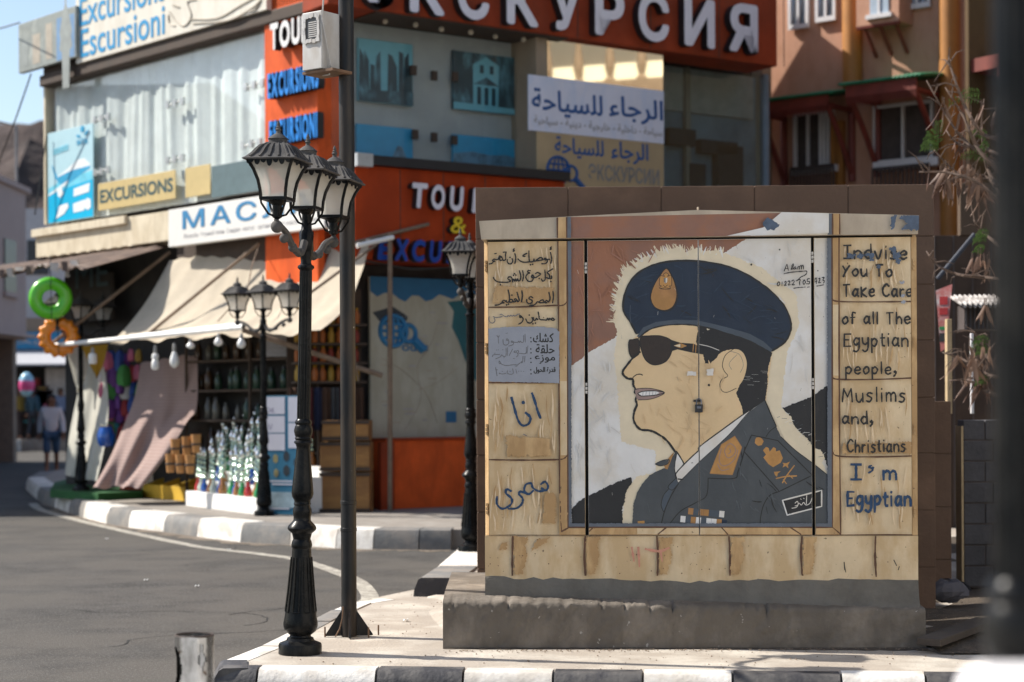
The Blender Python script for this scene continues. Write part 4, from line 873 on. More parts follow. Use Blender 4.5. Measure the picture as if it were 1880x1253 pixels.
# handwritten English lines: simple brush letters (x, y in x-heights)
GL = {'I': (.8, [[(0, 1.6), (.8, 1.6)], [(.4, 1.6), (.4, 0)], [(0, 0), (.8, 0)]]), 'n': (.8, [[(0, 1), (0.02, 0)], [(0, .7), (.4, 1), (.75, .75), (.8, 0)]]), 'd': (.8, [[(.75, .8), (.35, 1), (0, .5), (.35, 0), (.72, .25)], [(.72, 1.75), (.78, 0)]]),
      'v': (.8, [[(0, 1), (.42, 0), (.8, 1.15)]]), 'i': (.25, [[(.1, 1), (.12, 0)], [(.1, 1.4), (.12, 1.5)]]), 's': (.7, [[(.65, .9), (.3, 1), (.1, .75), (.6, .4), (.4, 0), (0, .08)]]), 'e': (.8, [[(.05, .5), (.75, .6), (.55, 1), (.1, .75), (.1, .25), (.4, 0), (.8, .2)]]),
      'y': (.8, [[(0, 1), (.1, .35), (.45, .2), (.72, .5)], [(.75, 1), (.7, -.3), (.35, -.7), (0, -.5)]]), 'Y': (.9, [[(0, 1.4), (.4, .7)], [(.9, 1.5), (.4, .7), (.05, -.1)]]), 'o': (.8, [[(.4, 1), (.02, .55), (.3, 0), (.75, .35), (.65, .9), (.38, 1)]]), 'u': (.8, [[(0, 1), (.08, .2), (.4, 0), (.72, .4)], [(.75, 1), (.78, 0)]]),
      'T': (1.0, [[(0, 1.55), (.9, 1.6)], [(.4, 1.58), (.42, 0)]]), 'l': (.2, [[(.08, 1.65), (.1, 0)]]), 'a': (.85, [[(.72, .85), (.35, 1), (.02, .45), (.3, 0), (.72, .4)], [(.74, 1), (.72, .2), (.88, 0)]]), 'K': (.8, [[(.03, 1.3), (.05, 0)], [(.75, 1.2), (.08, .55), (.8, 0)]]), 'C': (1.0, [[(.95, 1.35), (.55, 1.6), (.05, 1.0), (.15, .25), (.6, 0), (1, .25)]]), 'r': (.55, [[(.03, 1), (.05, 0)], [(.05, .65), (.3, .95), (.55, .9)]]),
      'f': (.65, [[(.65, 1.5), (.3, 1.55), (.22, .9), (.22, 0)], [(0, .85), (.55, .9)]]), 'h': (.75, [[(.02, 1.6), (.04, 0)], [(.05, .65), (.4, .95), (.7, .6), (.72, 0)]]), 'E': (.85, [[(.85, 1.5), (.05, 1.5)], [(.05, 1.5), (.02, 0)], [(.02, 0), (.85, .05)], [(.04, .8), (.6, .82)]]), 'g': (.8, [[(.7, .85), (.35, 1), (.05, .5), (.35, .1), (.7, .4)], [(.75, 1), (.72, -.3), (.35, -.7), (0, -.55)]]), 'p': (.8, [[(.02, .95), (.05, -.75)], [(.05, .7), (.4, 1), (.75, .6), (.45, .05), (.06, .2)]]), 't': (.55, [[(.25, 1.45), (.25, .2), (.55, .02)], [(0, .95), (.55, 1)]]), 'M': (1.2, [[(.0, 0), (.15, 1.5)], [(.15, 1.5), (.58, .55)], [(.58, .55), (1.0, 1.5)], [(1.0, 1.5), (1.15, 0)]]), 'm': (1.1, [[(0, 1), (.02, 0)], [(.02, .7), (.3, 1), (.52, .75), (.54, 0)], [(.54, .7), (.82, 1), (1.05, .75), (1.08, 0)]]), 'c': (.7, [[(.7, .85), (.35, 1), (.03, .5), (.3, 0), (.7, .15)]]), ',': (.35, [[(.2, .45), (.05, .3), (.25, .2), (.3, .35), (.25, .0), (.0, -.35)]]), "'": (.4, [[(.25, 1.5), (.1, 1.35), (.3, 1.25), (.35, 1.4), (.3, 1.05), (.1, .85)]]), ' ': (.45, []), 'w': (1, [])}
def hand(t, x0, x1, yb, xh, mat, wd):
    tot = sum(GL[c][0] + .38 for c in t) - .38; k = (x1 - x0) / tot; x = x0
    for c in t:
        jy = random.uniform(-.06, .06) * xh
        for stq in GL[c][1]: ms_([(x + a * k + random.gauss(0, .15), yb + jy - b * xh + random.gauss(0, .15)) for a, b in stq], wd * 1.2, mat, jit=.25)
        x += (GL[c][0] + .38) * k
random.seed(3)
hand("Indvise", 1549, 1664, 476, 15, P_LN, 3.1); hand("You To", 1547, 1637, 508, 13, P_LN, 3.1); hand("TaKe Care", 1548, 1673, 545, 13.5, P_LN, 3.2)
hand("of all The", 1546, 1670, 595, 13, P_LN, 3.0); hand("Egyptian", 1549, 1666, 636, 15, P_LN, 2.9); hand("people,", 1552, 1645, 687, 13, P_LN, 2.8)
hand("Muslims", 1546, 1661, 738, 16, P_LN, 2.8); hand("and,", 1546, 1602, 778, 13, P_LN, 3.0); hand("Christians", 1555, 1661, 830, 14, P_LN, 2.6)
hand("I", 1562, 1580, 881, 17, P_BL, 4.2); hand("'", 1591, 1604, 884, 20, P_BL, 3.0); hand("m", 1621, 1645, 880, 16, P_BL, 4.2); hand("Egyptian", 1555, 1671, 928, 17, P_BL, 4.2)
for c, r in (((1563, 471), 8), ((1578, 470), 7), ((1597, 469), 8), ((1640, 460), 8), ((1645, 470), 9), ((1648, 480), 7), ((1612, 490), 5), ((1600, 478), 5), ((1655, 520), 5), ((1656, 545), 5), ((1657, 555), 5)):
    ang = [random.uniform(.5, 1.25) for _ in range(12)]
    mp_([(c[0] + r * ang[i] * math.cos(i * math.pi / 6), c[1] + r * .75 * ang[i] * math.sin(i * math.pi / 6)) for i in range(12)], P_CHIP if c[1] < 500 else P_GP, rough=.6)
# signature and number
for q in [((615, 485), (650, 400), (680, 330), (700, 400), (712, 470)), ((640, 430), (705, 425)), ((790, 440), (800, 350), (830, 320), (820, 380), (775, 440), (830, 430)), ((880, 390), (840, 400), (845, 440), (885, 420), (890, 440)), ((930, 440), (935, 390), (965, 380), (970, 440)), ((970, 390), (1010, 350), (1015, 440)), ((1015, 390), (1050, 345), (1060, 440)), ((615, 545), (750, 515), (900, 500), (1060, 485)), ((1080, 485), (1135, 485), (1130, 540), (1080, 585), (1000, 620), (940, 680), (890, 710)),
          ((480, 740), (455, 790), (480, 825), (515, 780), (505, 735), (480, 740)), ((570, 735), (565, 820)), ((625, 740), (655, 720), (660, 760), (625, 815), (665, 810)), ((705, 725), (735, 705), (745, 745), (710, 800), (760, 795)), ((790, 715), (830, 690), (845, 735), (800, 800), (855, 795)), ((905, 700), (985, 680), (970, 740), (975, 805)), ((1075, 685), (1050, 740), (1070, 790), (1105, 740), (1080, 685)), ((1205, 660), (1155, 665), (1150, 720), (1200, 725), (1190, 775), (1130, 775)), ((1340, 640), (1310, 730), (1370, 715)), ((1365, 640), (1355, 775)), ((1410, 660), (1440, 650), (1430, 700), (1410, 755), (1455, 745)), ((1490, 635), (1535, 630), (1505, 690), (1540, 710), (1520, 760)), ((835, 880), (950, 862), (1060, 855)), ((1080, 852), (1100, 850)), ((1150, 855), (1195, 848)), ((1365, 828), (1450, 815), (1525, 798))]: ms_(cN(*q), 1.8, P_LN, jit=.3)
mural.dot(c1((1250, 372))[0], 2, P_LN); mural.dot(c1((1430, 276))[0], 1.6, P_LN); mural.dot(c1((980, 1140))[0], 2.4, P_LN); mural.dot((1501, 498), 1.3, P_LN)
for q in [((845, 1050), (898, 1056), (900, 1080), (840, 1080)), ((965, 1040), (1008, 1036), (1006, 1080), (968, 1078))]: mp_(c1(*q), P_WH, rough=.5)
for k in range(46):          # chips, scratches and rusty spots
    x, y = random.uniform(900, 1675), random.uniform(445, 1055); ms_([(x, y), (x + random.uniform(-3, 3), y + random.uniform(1, 7))], random.uniform(.5, 1.3), random.choice([P_BR, P_WH, P_PC]), taper=True)
for k in range(60):
    mural.dot((random.uniform(895, 1680), random.uniform(985, 1056)), random.uniform(.4, 1.3), P_BR, 6)
for q in [((1550, 1040), (1552, 1050)), ((1549, 1032), (1550, 1046)), ((1640, 1028), (1645, 1038)), ((1650, 1040), (1648, 1046))]: ms_(q, 2, P_LN)
# lid paint
for a in [[(1398, 412), (1408, 402), (1420, 408), (1432, 414), (1420, 424), (1406, 424)], [(1424, 410), (1436, 412), (1430, 416)], [(1633, 400), (1644, 396), (1640, 420), (1634, 424)], [(1648, 402), (1660, 398), (1688, 396), (1688, 424), (1652, 424), (1664, 412)]]: mp_(a, P_CHIP, rough=.9)
mp_([(1448, 380), (1520, 380), (1520, 430), (1330, 436), (1400, 420)], P_WH); mp_([(1400, 414), (1408, 403), (1420, 408), (1431, 415), (1420, 424), (1406, 424)], P_CHIP, rough=1.0)

kio = thing("utility_cabinet", "large street cabinet painted with a portrait of an officer in a navy beret and sunglasses", "utility cabinet", K.P(1.2, .37))
def ku(x, y=700): return K.uv(x, y)[0]
def kz(y, x=1283): return K.uv(x, y)[1]
ZB, ZT, ZP = kz(1064), kz(440), kz(983)
ZTOP = kz(431)
KD = 1.12
dark = M("cabinet_inside_dark", (.012, .011, .01), rough=.9)
def panel(name, x0, x1, label=None, base=P_BE, z0=ZP, z1=ZT, off=0.0):
    mb = MB(); u0, u1 = ku(x0), ku(x1)
    mb.fbox(K, u0, u1, z0, z1, -.03, off, base)
    mural.put(mb, u0 + .0015, u1 - .0015, z0 + .0015, z1 - .0015, off)
    o = mb.build(name, kio)
    if label: o["label"] = label
    return o
panel("side_panel", 897, 1073.5, "cream panel with black and blue Arabic handwriting and a grey stencilled block")
dl = panel("door", 1079.5, 1282.4, "left door painted with the face and half of the beret", P_WH)
dr = panel("door", 1283.6, 1490, "right door painted with the ear, epaulette and uniform", P_WH)
panel("side_panel", 1495.5, 1673, "cream panel with handwritten English lines")
mb = MB(); U0, U1 = ku(889), ku(1684)
mb.fbox(K, U0, U1, ZB - .06, ZP - .002, -.03, .002, P_BE); mural.put(mb, U0 + .001, U1 - .001, ZB - .06, ZP - .003, .002)
mb.build("base_panel", kio)
mb = MB()                                   # carcass behind the doors
mb.fbox(K, U0 + .02, U1 - .02, ZB - .05, ZTOP + .01, -KD, -.034, dark); mb.build("carcass", kio)
mb = MB()
mb.fbox(K, U0, U0 + .019, ZB - .055, ZTOP + .005, -KD - .01, -.031, P_BE); mb.build("side_wall", kio)
mb = MB(); mb.fbox(K, U1 - .019, U1, ZB - .055, ZTOP + .005, -KD - .01, -.031, P_BE); mb.build("side_wall", kio)
mb = MB()                                   # chamfered left corner post catches the sun
P = K.P; a0, a1, zb, zt = U0, ku(896.3), ZP, ZT
mb.hexa([P(a0, zb, -.03), P(a1, zb, -.004), P(a1, zb, -.03), P(a0 + .002, zb, -.0305), P(a0, zt, -.03), P(a1, zt, -.004), P(a1, zt, -.03), P(a0 + .002, zt, -.0305)], P_BE2)
mb.build("corner_post", kio)
mb = MB(); mb.fbox(K, ku(1674), U1, ZP, ZT, -.03, -.006, P_BE2); mb.build("corner_post", kio)
hm = M("hinge_metal", (.42, .33, .2), rough=.5, var=.2); hmd = M("hinge_white", (.5, .47, .42), rough=.5)
for x, ys, m in ((1076.5, (490, 712), hmd), (1492.7, (475, 706), hmd), (892.8, (484, 637, 787, 934), P_BE2), (1678.8, (490, 632, 790, 940), P_BE2)):
    for y in ys:
        mb = MB(); u = ku(x)
        for k in range(3):
            z = kz(y + (k - 1) * 7.2); mb.fbox(K, u - .006, u + .006, z - .0085, z + .0085, -.025, .003 + .003 * (k % 2), m)
        mb.build("hinge", kio, bevel=.001)
# lid with a low gable
zl, zr, zp, zbL = kz(408, 885), kz(396, 1686), kz(387, 1283), kz(436)
zl = zr = (zl + zr) / 2
ul, ur, um = ku(882), ku(1687), ku(1283)
mb = MB()
mb.prism(K, [(ul + .012, zbL), (ur - .006, zbL), (ur, zr), (um, zp), (ul, zl)], -KD - .06, .035, P_LID)
# the painted bands on the lid stop at the sloping top edge
ops, mural.ops = mural.ops, [(m, o, q) for m, o, q in mural.ops]
def under(poly):
    out = []
    f = lambda p: (zl + (zp - zl) * (p[0] - ul) / (um - ul) if p[0] < um else zp + (zr - zp) * (p[0] - um) / (ur - um)) - .004 - p[1]
    n = len(poly)
    for i in range(n):
        a, b = poly[i], poly[(i + 1) % n]; da, db = f(a), f(b)
        if da >= 0: out.append(a)
        if da * db < 0: t = da / (da - db); out.append((a[0] + (b[0] - a[0]) * t, a[1] + (b[1] - a[1]) * t))
    return out
mural.ops = [(m, o, under(q)) for m, o, q in mural.ops]; mural.ops = [x for x in mural.ops if len(x[2]) > 2]
mural.put(mb, ul + .012, ur - .004, zbL + .001, zp, .035)
mural.ops = ops
mb.build("lid", kio)
mb = MB(); mb.tube([K.P(um, zp - .004, .0), K.P(um, zp + .02, .0)], .006, P_LID); mb.build("lid_pin", kio)
# padlock
lk = M("padlock_steel", (.16, .17, .2), rough=.35, metal=.8); lkd = M("padlock_black", (.02, .02, .022), rough=.5)
u, z = ku(1283, 745), kz(748)
mb = MB(); mb.fbox(K, u - .022, u + .022, z - .03, z + .016, .006, .03, lkd); mb.fbox(K, u - .012, u + .012, z - .008, z + .006, .031, .034, lk)
pad = tag(mb.build("padlock", bevel=.003), "small dark padlock hanging on the seam of the painted cabinet doors", "padlock")
mb = MB(); mb.tube([K.P(u - .013, z + .012, .018), K.P(u - .013, z + .04, .018), K.P(u, z + .052, .018), K.P(u + .013, z + .04, .018), K.P(u + .013, z + .012, .018)], .004, lk); mb.build("shackle", pad, True)
mb = MB(); mb.fbox(K, u - .03, u + .012, z + .03, z + .043, .001, .014, lkd); mb.build("hasp", kio)
random.seed(9)
# ---- cement plinth
cem = M("cement_render", (.18, .152, .122), rough=.9, var=.3, scale=5, bump=.012, bscale=16, stain=(.075, .062, .048), sthr=.55, sfac=.6, sscale=(2.6, 2.6, 1.1), speck=(.34, .31, .27), kthr=.735, kscale=30)
cemd = M("fresh_dark_cement", (.125, .112, .092), rough=.9, var=.28, scale=6, bump=.01, bscale=20, stain=(.16, .15, .13), sthr=.6, sfac=.5, speck=(.3, .29, .27), kthr=.8, kscale=30)
pl = thing("cement_plinth", "two stepped grey cement plinth carrying the painted cabinet", "plinth", K.P(1.2, .15))
mb = MB(); n = 190; random.seed(2)
fl, fr_ = Vector((-.395, 10.12)), Vector((2.30, 10.02)); NR = 15
nzz = [[random.gauss(0, 1) for _ in range(NR + 8)] for _ in range(n + 8)]
def nz2(i, k): return (nzz[i][k] + nzz[i + 1][k] + nzz[i + 2][k] + nzz[i + 1][k + 1] + nzz[i + 2][k + 2] + nzz[i + 3][k + 1]) / 3
chips = [(random.random(), random.uniform(.008, .03), random.uniform(.004, .016)) for _ in range(26)]
rows = []
for k in range(n + 1):
    t = k / n; p = fl.lerp(fr_, t); zt_ = .412 - .05 * t + .004 * nz2(k, 3); zt2 = .425 - .055 * t
    ch = sum(dp * max(0, 1 - abs(t - ct) / (w_ * .35)) for ct, dp, w_ in chips)
    back = K.P((p.x + .16) * 1.0, 0, -.02); yb = max(p.y + .03, back.y); r_ = []
    for q in range(NR):
        s = q / (NR - 1); z = .10 + (zt_ - .012 - ch - .10) * s
        r_.append((p.x, p.y - .022 + .026 * s + .0035 * nz2(k, q) + (ch * .6 if q == NR - 1 else 0) + .012 * max(0, .15 - s) * nz2(k, 5), z))
    r_ += [(p.x, p.y + .018 + ch * .7, zt_ - ch * .4), (p.x, yb + .06, zt2 + .01), (p.x, yb + 1.25, zt2 + .01), (p.x, yb + 1.25, .1)]
    rows.append(r_)
for a, b in zip(rows, rows[1:]):
    for k in range(len(a) - 1): mb.face([a[k], b[k], b[k + 1], a[k + 1]], cem)
mb.face(rows[0][::-1], cem); mb.face(rows[-1], cem)
mb.build("lower_step", pl, True, weld=True, angle=60)
mb = MB(); random.seed(66)                   # dirt along the foot of the plinth
wd2 = [random.uniform(.01, .05) + .10 * max(0, k / 60 - .55) for k in range(61)]
for k in range(60):
    a, b = fl.lerp(fr_, k / 60), fl.lerp(fr_, (k + 1) / 60)
    mb.face([(a.x, a.y - .02 - wd2[k], .149), (b.x, b.y - .02 - wd2[k + 1], .149), (b.x, b.y + .02, .156), (a.x, a.y + .02, .156)], soil)
structure(mb.build("foot_dirt")); n = 44
mb = MB(); rows = []
for k in range(n + 1):
    t = k / n; uu = U0 + .001 + (U1 - U0 - .002) * t; zz = ZB - .005 + random.gauss(0, .005) + .006 * math.sin(t * 9)
    if t < .05: zz += .02
    rows.append([K.P(uu, .36, .03 + .06 * t), K.P(uu, .43, .02 + .015 * t), K.P(uu, zz - .02, .016), K.P(uu, zz, .0045), K.P(uu, zz, -.02)])
for a, b in zip(rows, rows[1:]):
    for k in range(4): mb.face([a[k], b[k], b[k + 1], a[k + 1]], cemd)
mb.fbox(K, U0 + .002, U1 - .002, .35, ZB - .055, -KD - .01, -.02, cemd)
mb.build("upper_step", pl, True, weld=True)
# ---- brown block wall behind
FW = Frame((-.24, 12.0), (1, -.02)); bw = M("brown_sandstone", (.135, .083, .055), rough=.85, var=.25, scale=2.2, bump=.004, bscale=30, stain=(.09, .055, .037), sthr=.54, sfac=.7, sscale=(1, 1, 1.3))
bwt = M("brown_sandstone_joint", (.10, .062, .042), rough=.9)
wl = thing("block_wall", "tall brown sandstone block wall standing behind the painted cabinet", "wall", (1.3, 12.0, .2))
mb = MB(); r = FW.rect(873, 340, 1717, 1060); W1, ZW = r[1], 2.965
ys = [.05, .42, .8, 1.18, 1.55, 1.93, 2.3, 2.62, ZW]
random.seed(4)
for k in range(8):
    cuts = [0.0]; x = .0 if k % 2 else .28
    while True:
        x += .62
        if x > W1 - .12: break
        cuts.append(x)
    cuts.append(W1)
    for a, b in zip(cuts, cuts[1:]):
        j = random.uniform(0, .006); mb.fbox(FW, a + .003, b - .003, ys[k] + .003, ys[k + 1] - (.003 if k < 7 else 0), -.25, j, bw)
mb.fbox(FW, .01, W1 - .01, .06, ZW - .015, -.24, -.003, bwt)
mb.build("masonry", wl, bevel=.004)
FW3 = Frame((-.22, 17.0), (0, -1)); mb = MB()  # unseen wall added to shade the ground behind the cabinet
for k in range(8):
    for i in range(7): mb.fbox(FW3, .02 + .675 * i + (.3 if k % 2 else 0) * (i > 0), .02 + .675 * (i + 1) - .006 + (.3 if k % 2 and i < 6 else 0), ys[k] + .003, ys[k + 1] - .003, -.22, 0, bw)
mb.build("hidden_shade_wall", wl, bevel=.004)
FW2 = Frame((2.6, 12.55), (1, 0)); w2 = thing("low_block_wall", "low brown block wall in the dark gap right of the cabinet", "wall", (2.9, 12.5, .1))
mb = MB(); zz = FW2.rect(1700, 735, 1747, 1085)
for k in range(4):
    for a, b in ((.0, .31), (.31, zz[1])) if k % 2 else ((0, .2), (.2, zz[1])): mb.fbox(FW2, a + .003, b - .003, .05 + .37 * k, .05 + .37 * (k + 1) - .006, -.2, .004, bw)
mb.fbox(FW2, .01, zz[1] - .01, .05, 1.52, -.19, -.002, bwt)
mb.build("masonry", w2, bevel=.004)
mb = MB(); mb.box(2.66, 2.88, 12.78, 17, .05, 1.9, bw); mb.build("hidden_shade_wall", w2, bevel=.004)  # second unseen wall, added to keep the sun off the soil
# ================================================================ street lamps
iron = M("black_cast_iron", (.006, .0066, .0072), rough=.28, var=.35, scale=9, bump=.0012, bscale=60, stain=(.03, .028, .025), sthr=.62, sfac=.5, sscale=(5, 5, 3), spec=.12)
irond = M("dusty_cast_iron", (.055, .053, .052), rough=.75, var=.3, scale=14, bump=.002, bscale=70, spec=.2, stain=(.12, .11, .10), sthr=.56, sfac=.5)
opal = frosted("opal_lamp_glass", (.80, .77, .70), .6)
def lantern(root, y, z0, name="lantern"):
    """square ogee lantern: opal panes, corner bars, scalloped rim, roof and finial"""
    R2 = math.sqrt(2); q4 = math.pi / 4
    mb = MB(); pr = [(.0675, 0), (.071, .05), (.08, .1), (.099, .155), (.122, .2)]
    for k in range(4):                                     # corner bars
        a = q4 + k * math.pi / 2; ca, sa = math.cos(a) * R2, math.sin(a) * R2
        mb.tube([(r * ca, y + r * sa, z0 + z) for r, z in pr], .0095, iron, 6)
        mb.tube([(.0675 * ca, y + .0675 * sa, z0), (.066 * ca, y + .066 * sa, z0 - .02), (.036 * ca, y + .036 * sa, z0 - .075), (.012 * ca, y + .012 * sa, z0 - .085)], .006, iron, 5)
    mb.lathe([(.074, -.004), (.074, .012), (.055, .012), (.055, -.004)], iron, (0, y, z0), 4, q4, sq=R2)
    mb.lathe([(.012, -.1), (.026, -.09), (.026, -.03), (.05, -.004)], iron, (0, y, z0), 12)
    for k in range(4):                                     # scallops hanging under the rim
        a = k * math.pi / 2; ux, uy = -math.sin(a), math.cos(a); nx, ny = math.cos(a), math.sin(a)
        for j in range(7):
            s = (j - 3) * .034; d = .132; h = (.024, .034, .024, .042, .024, .034, .024)[j]; rr = .0165
            pts = [(nx * d + ux * (s + rr * math.cos(t)), y + ny * d + uy * (s + rr * math.cos(t)), z0 + .205 - h * math.sin(t)) for t in [math.pi * i / 6 for i in range(7)]]
            mb.face(pts, iron); mb.face([(p[0] - nx * .006, p[1] - ny * .006, p[2]) for p in reversed(pts)], iron)
    fr = mb.build("lantern_frame", root, True)
    mb = MB(); mb.lathe([(.060, .013), (.0645, .05), (.073, .1), (.092, .155), (.114, .198)], opal, (0, y, z0), 4, q4, sq=R2); mb.keep = False
    mb.f = mb.f[:-2]; mb.m = mb.m[:-2]
    mb.build("lantern_glass", fr)
    mb = MB(); rp = [(.142, .2), (.146, .207), (.132, .216), (.112, .236), (.094, .262), (.076, .282), (.056, .291), (.05, .3)]
    mb.lathe(rp, irond, (0, y, z0), 4, q4, sq=R2)
    for k in range(4):
        a = k * math.pi / 2
        for j in range(-2, 3):                             # cast acanthus ribs on the roof
            ux, uy = -math.sin(a), math.cos(a); nx, ny = math.cos(a), math.sin(a)
            mb.tube([(nx * (r + .003) + ux * j * r * .4, y + ny * (r + .003) + uy * j * r * .4, z0 + z) for r, z in rp[2:7]], [.007, .006, .006, .005, .004], irond, 5)
    mb.lathe([(.05, .296), (.05, .318), (.056, .32), (.05, .326), (.03, .342), (.013, .352), (.011, .362), (.017, .37), (.011, .378), (.013, .384), (.008, .39), (.010, .398), (.002, .418)], irond, (0, y, z0), 14)
    mb.build("lantern_roof", fr, True, angle=30)
def make_lamp(name, label, loc, rz, n=(-1, 0, 1)):
    t = thing(name, label, "street lamp", (0, 0, 0), "ornate black street lamps")
    mb = MB(); k = .00299
    pr = [(40, 0), (40, 15), (38.5, 19), (26, 24), (24, 29), (20, 31), (19, 34), (22, 36), (29, 42), (31.6, 50), (31.8, 57), (30, 66), (27.5, 85), (24.5, 110), (21.5, 140), (19.3, 165), (17.6, 190), (17.2, 194), (19, 197), (19.3, 201), (18, 207), (16, 211), (16.5, 214), (18.5, 222), (25.5, 228), (26.8, 231.5), (25, 236), (17.5, 244), (16, 246), (15.8, 252), (17, 257), (17.3, 262), (17, 267), (14.8, 271), (14.7, 274), (16.2, 276), (14.8, 279), (15.2, 283), (19, 289), (20.3, 296), (19.6, 304), (17.6, 325), (15, 350), (13, 372), (12.3, 380), (14, 386), (17.3, 389), (16.6, 392), (14.3, 394), (15.8, 397), (14.5, 400), (16, 403), (17.6, 411), (16, 419), (14.2, 422), (16, 426), (15, 430), (12.6, 433)]
    mb.lathe([(r * k, z * k) for r, z in pr], iron, seg=32)
    for j in range(8):                                     # raised panels on the flared base
        a = j * math.pi / 4; path = [(28.6, 78), (24.4, 115), (20.4, 160), (18.6, 178)]
        for d in (-.2, .2): mb.tube([((r + .3) * k * math.cos(a + d), (r + .3) * k * math.sin(a + d), z * k) for r, z in path], .0045, iron, 5)
        mb.tube([(28.9 * k * math.cos(a + d), 28.9 * k * math.sin(a + d), 78 * k) for d in (-.2, -.1, 0, .1, .2)], .0045, iron, 5)
    mb.build("base", t, True, angle=35)
    mb = MB(); mb.lathe([(12.4 * k, 432 * k), (12.0 * k, 560 * k), (11.6 * k, 706 * k)], iron, seg=72, flute=12, fd=.12)
    mb.build("shaft", t, True, angle=60)
    mb = MB(); mb.lathe([(11 * k, 705 * k), (11.5 * k, 708 * k), (15.6 * k, 712 * k), (14.8 * k, 716 * k), (11 * k, 718 * k), (9.6 * k, 722 * k), (10.4 * k, 730 * k), (12.4 * k, 738 * k), (12.2 * k, 744 * k), (13.8 * k, 746 * k), (13 * k, 760 * k), (13.6 * k, 778 * k), (10 * k, 782 * k), (8.6 * k, 800 * k), (4 * k, 815 * k), (4 * k, 828 * k)], iron, seg=24, flute=8, fd=.1)
    mb.build("hub", t, True, angle=40)
    z0 = 2.452
    for s in n:
        if s:
            mb = MB(); P_ = crom([(.03, 2.27), (.08, 2.21), (.15, 2.205), (.23, 2.235), (.31, 2.285), (.4, 2.315), (.46, 2.325), (.48, 2.35)], False, 5)
            mb.tube([(0, s * p.x, p.y) for p in P_], [.022 - .008 * i / len(P_) for i in range(len(P_))], irond, 8)
            for q in (.12, .22, .36): mb.ball((.0, s * q, 2.205 + .12 * max(0, q - .15) * 2.2), .026, irond, 10)
            mb.ball((0, s * .47, 2.312), .034, irond, 12)
            mb.build("arm", t, True)
        lantern(t, .47 * s, z0)
    t.location = loc; t.rotation_euler = (0, 0, rz)
    return t
L1 = gz(555, 1199, .15)
l1 = make_lamp("street_lamp", "ornate black three lantern street lamp standing in sharp focus on the pavement corner", (L1.x - .012, L1.y, .148), -.22)
l1.rotation_euler = (0, .021, -.22)
def lamp_copy(label, loc, rz, sc_=1.0):
    t = copy_tree(l1); t["label"] = label; t.location = loc; t.rotation_euler = (0, 0, rz); t.scale = (sc_,) * 3
    return t
p = gz(485, 948, .2); lamp_copy("ornate black lamp standing in front of the glass water pipes", (p.x, p.y, .205), .85)
p = at(160, 899, 26.0); lamp_copy("ornate black lamp in front of the white curtain below the green swim ring", (p.x, p.y - .35, .305), -.5)
p = gz(861, 1012, .2); lamp_copy("ornate black lamp partly hidden by the left end of the brown wall", (p.x + .02, p.y, .19), -.15)
lamp_copy("dark blurred lamp post close to the camera at the right edge", (.652, 2.3, 0), .3)
p = gz(14, 800, .12); lamp_copy("small dark lamp far down the street at the left edge", (p.x, p.y, .0), .4)
p = gz(72, 790, .12); lamp_copy("small dark lamp far down the street behind the walking man", (p.x - .3, p.y + 4, .0), 1.1)
# ================================================================ tall pole and meter box
pi_ = M("black_pole_paint", (.013, .0135, .0145), rough=.4, var=.25, scale=5, bump=.001, bscale=60, stain=(.05, .036, .026), sthr=.6, sfac=.6, sscale=(6, 6, 1.2), speck=(.4, .42, .4), kthr=.76, kscale=26, spec=.25)
pb = gz(641, 1168, .15)
tp = thing("utility_pole", "tall plain black steel pole with triangular foot plates beside the near lamp", "pole", (pb.x, pb.y, .146))
mb = MB(); mb.lathe([(.046, 0), (.046, .62), (.049, .622), (.049, .64), (.046, .642), (.046, .78), (.049, .782), (.049, .8), (.046, .802), (.0455, 4.6)], pi_, (pb.x, pb.y, .15), 28); mb.build("shaft", tp, True)
for a in range(4):
    an = a * math.pi / 2 + .12; d = Vector((math.cos(an), math.sin(an), 0)); q = Vector((-d.y, d.x, 0)) * .005; b = Vector((pb.x, pb.y, .152))
    mb = MB(); pts = [b + d * .045, b + d * .14, b + d * .14 + Vector((0, 0, .008)), b + d * .045 + Vector((0, 0, .15))]
    mb.face([p_ + q for p_ in pts], pi_); mb.face([p_ - q for p_ in reversed(pts)], pi_)
    for i in range(4): mb.face([pts[i] - q, pts[(i + 1) % 4] - q, pts[(i + 1) % 4] + q, pts[i] + q], pi_)
    mb.build("gusset", tp)
rust = M("rusty_bolt", (.16, .09, .05), rough=.8, var=.4)
for dx, dy in ((.17, .05), (.12, -.06), (-.14, -.03)):
    mb = MB(); mb.lathe([(.005, 0), (.005, .06)], rust, (pb.x + dx, pb.y + dy, .148), 8); mb.build("anchor_bolt", tp, True)
mb = MB(); mb.tube([(pb.x - .03, pb.y - .05, .33), (pb.x - .035, pb.y - .055, .26), (pb.x - .05, pb.y - .06, .2), (pb.x - .075, pb.y - .07, .155)], .004, rust); mb.build("wire", tp, True)
gm = M("grey_box_metal", (.47, .46, .44), rough=.55, var=.1, scale=4, stain=(.3, .24, .18), sthr=.63, sfac=.5)
bc = at(597, 80, 10.62)
FB = Frame((bc.x - .06, bc.y - .08), (.80, -.60))      # box front turned to the sun
mbx = thing("meter_box", "grey metal meter box fixed high on the tall pole", "meter box", (bc.x, bc.y, bc.z))
zb_, zt_ = at(600, 128, 10.55).z, at(600, 22, 10.55).z
w_ = .155
mb = MB(); mb.fbox(FB, -.09, -.09 + w_, zb_, zt_, -.17, 0, gm); mb.build("case", mbx, bevel=.004)
mb = MB(); a0, a1 = -.09 + .025, -.09 + w_ - .025; z0_, z1_ = zt_ - .17, zt_ - .03
mb.fbox(FB, a0, a1, z0_, z1_, .001, .004, M("dark_meter_window", (.03, .027, .025), rough=.3)); mb.build("window", mbx)
random.seed(6); mb = MB()
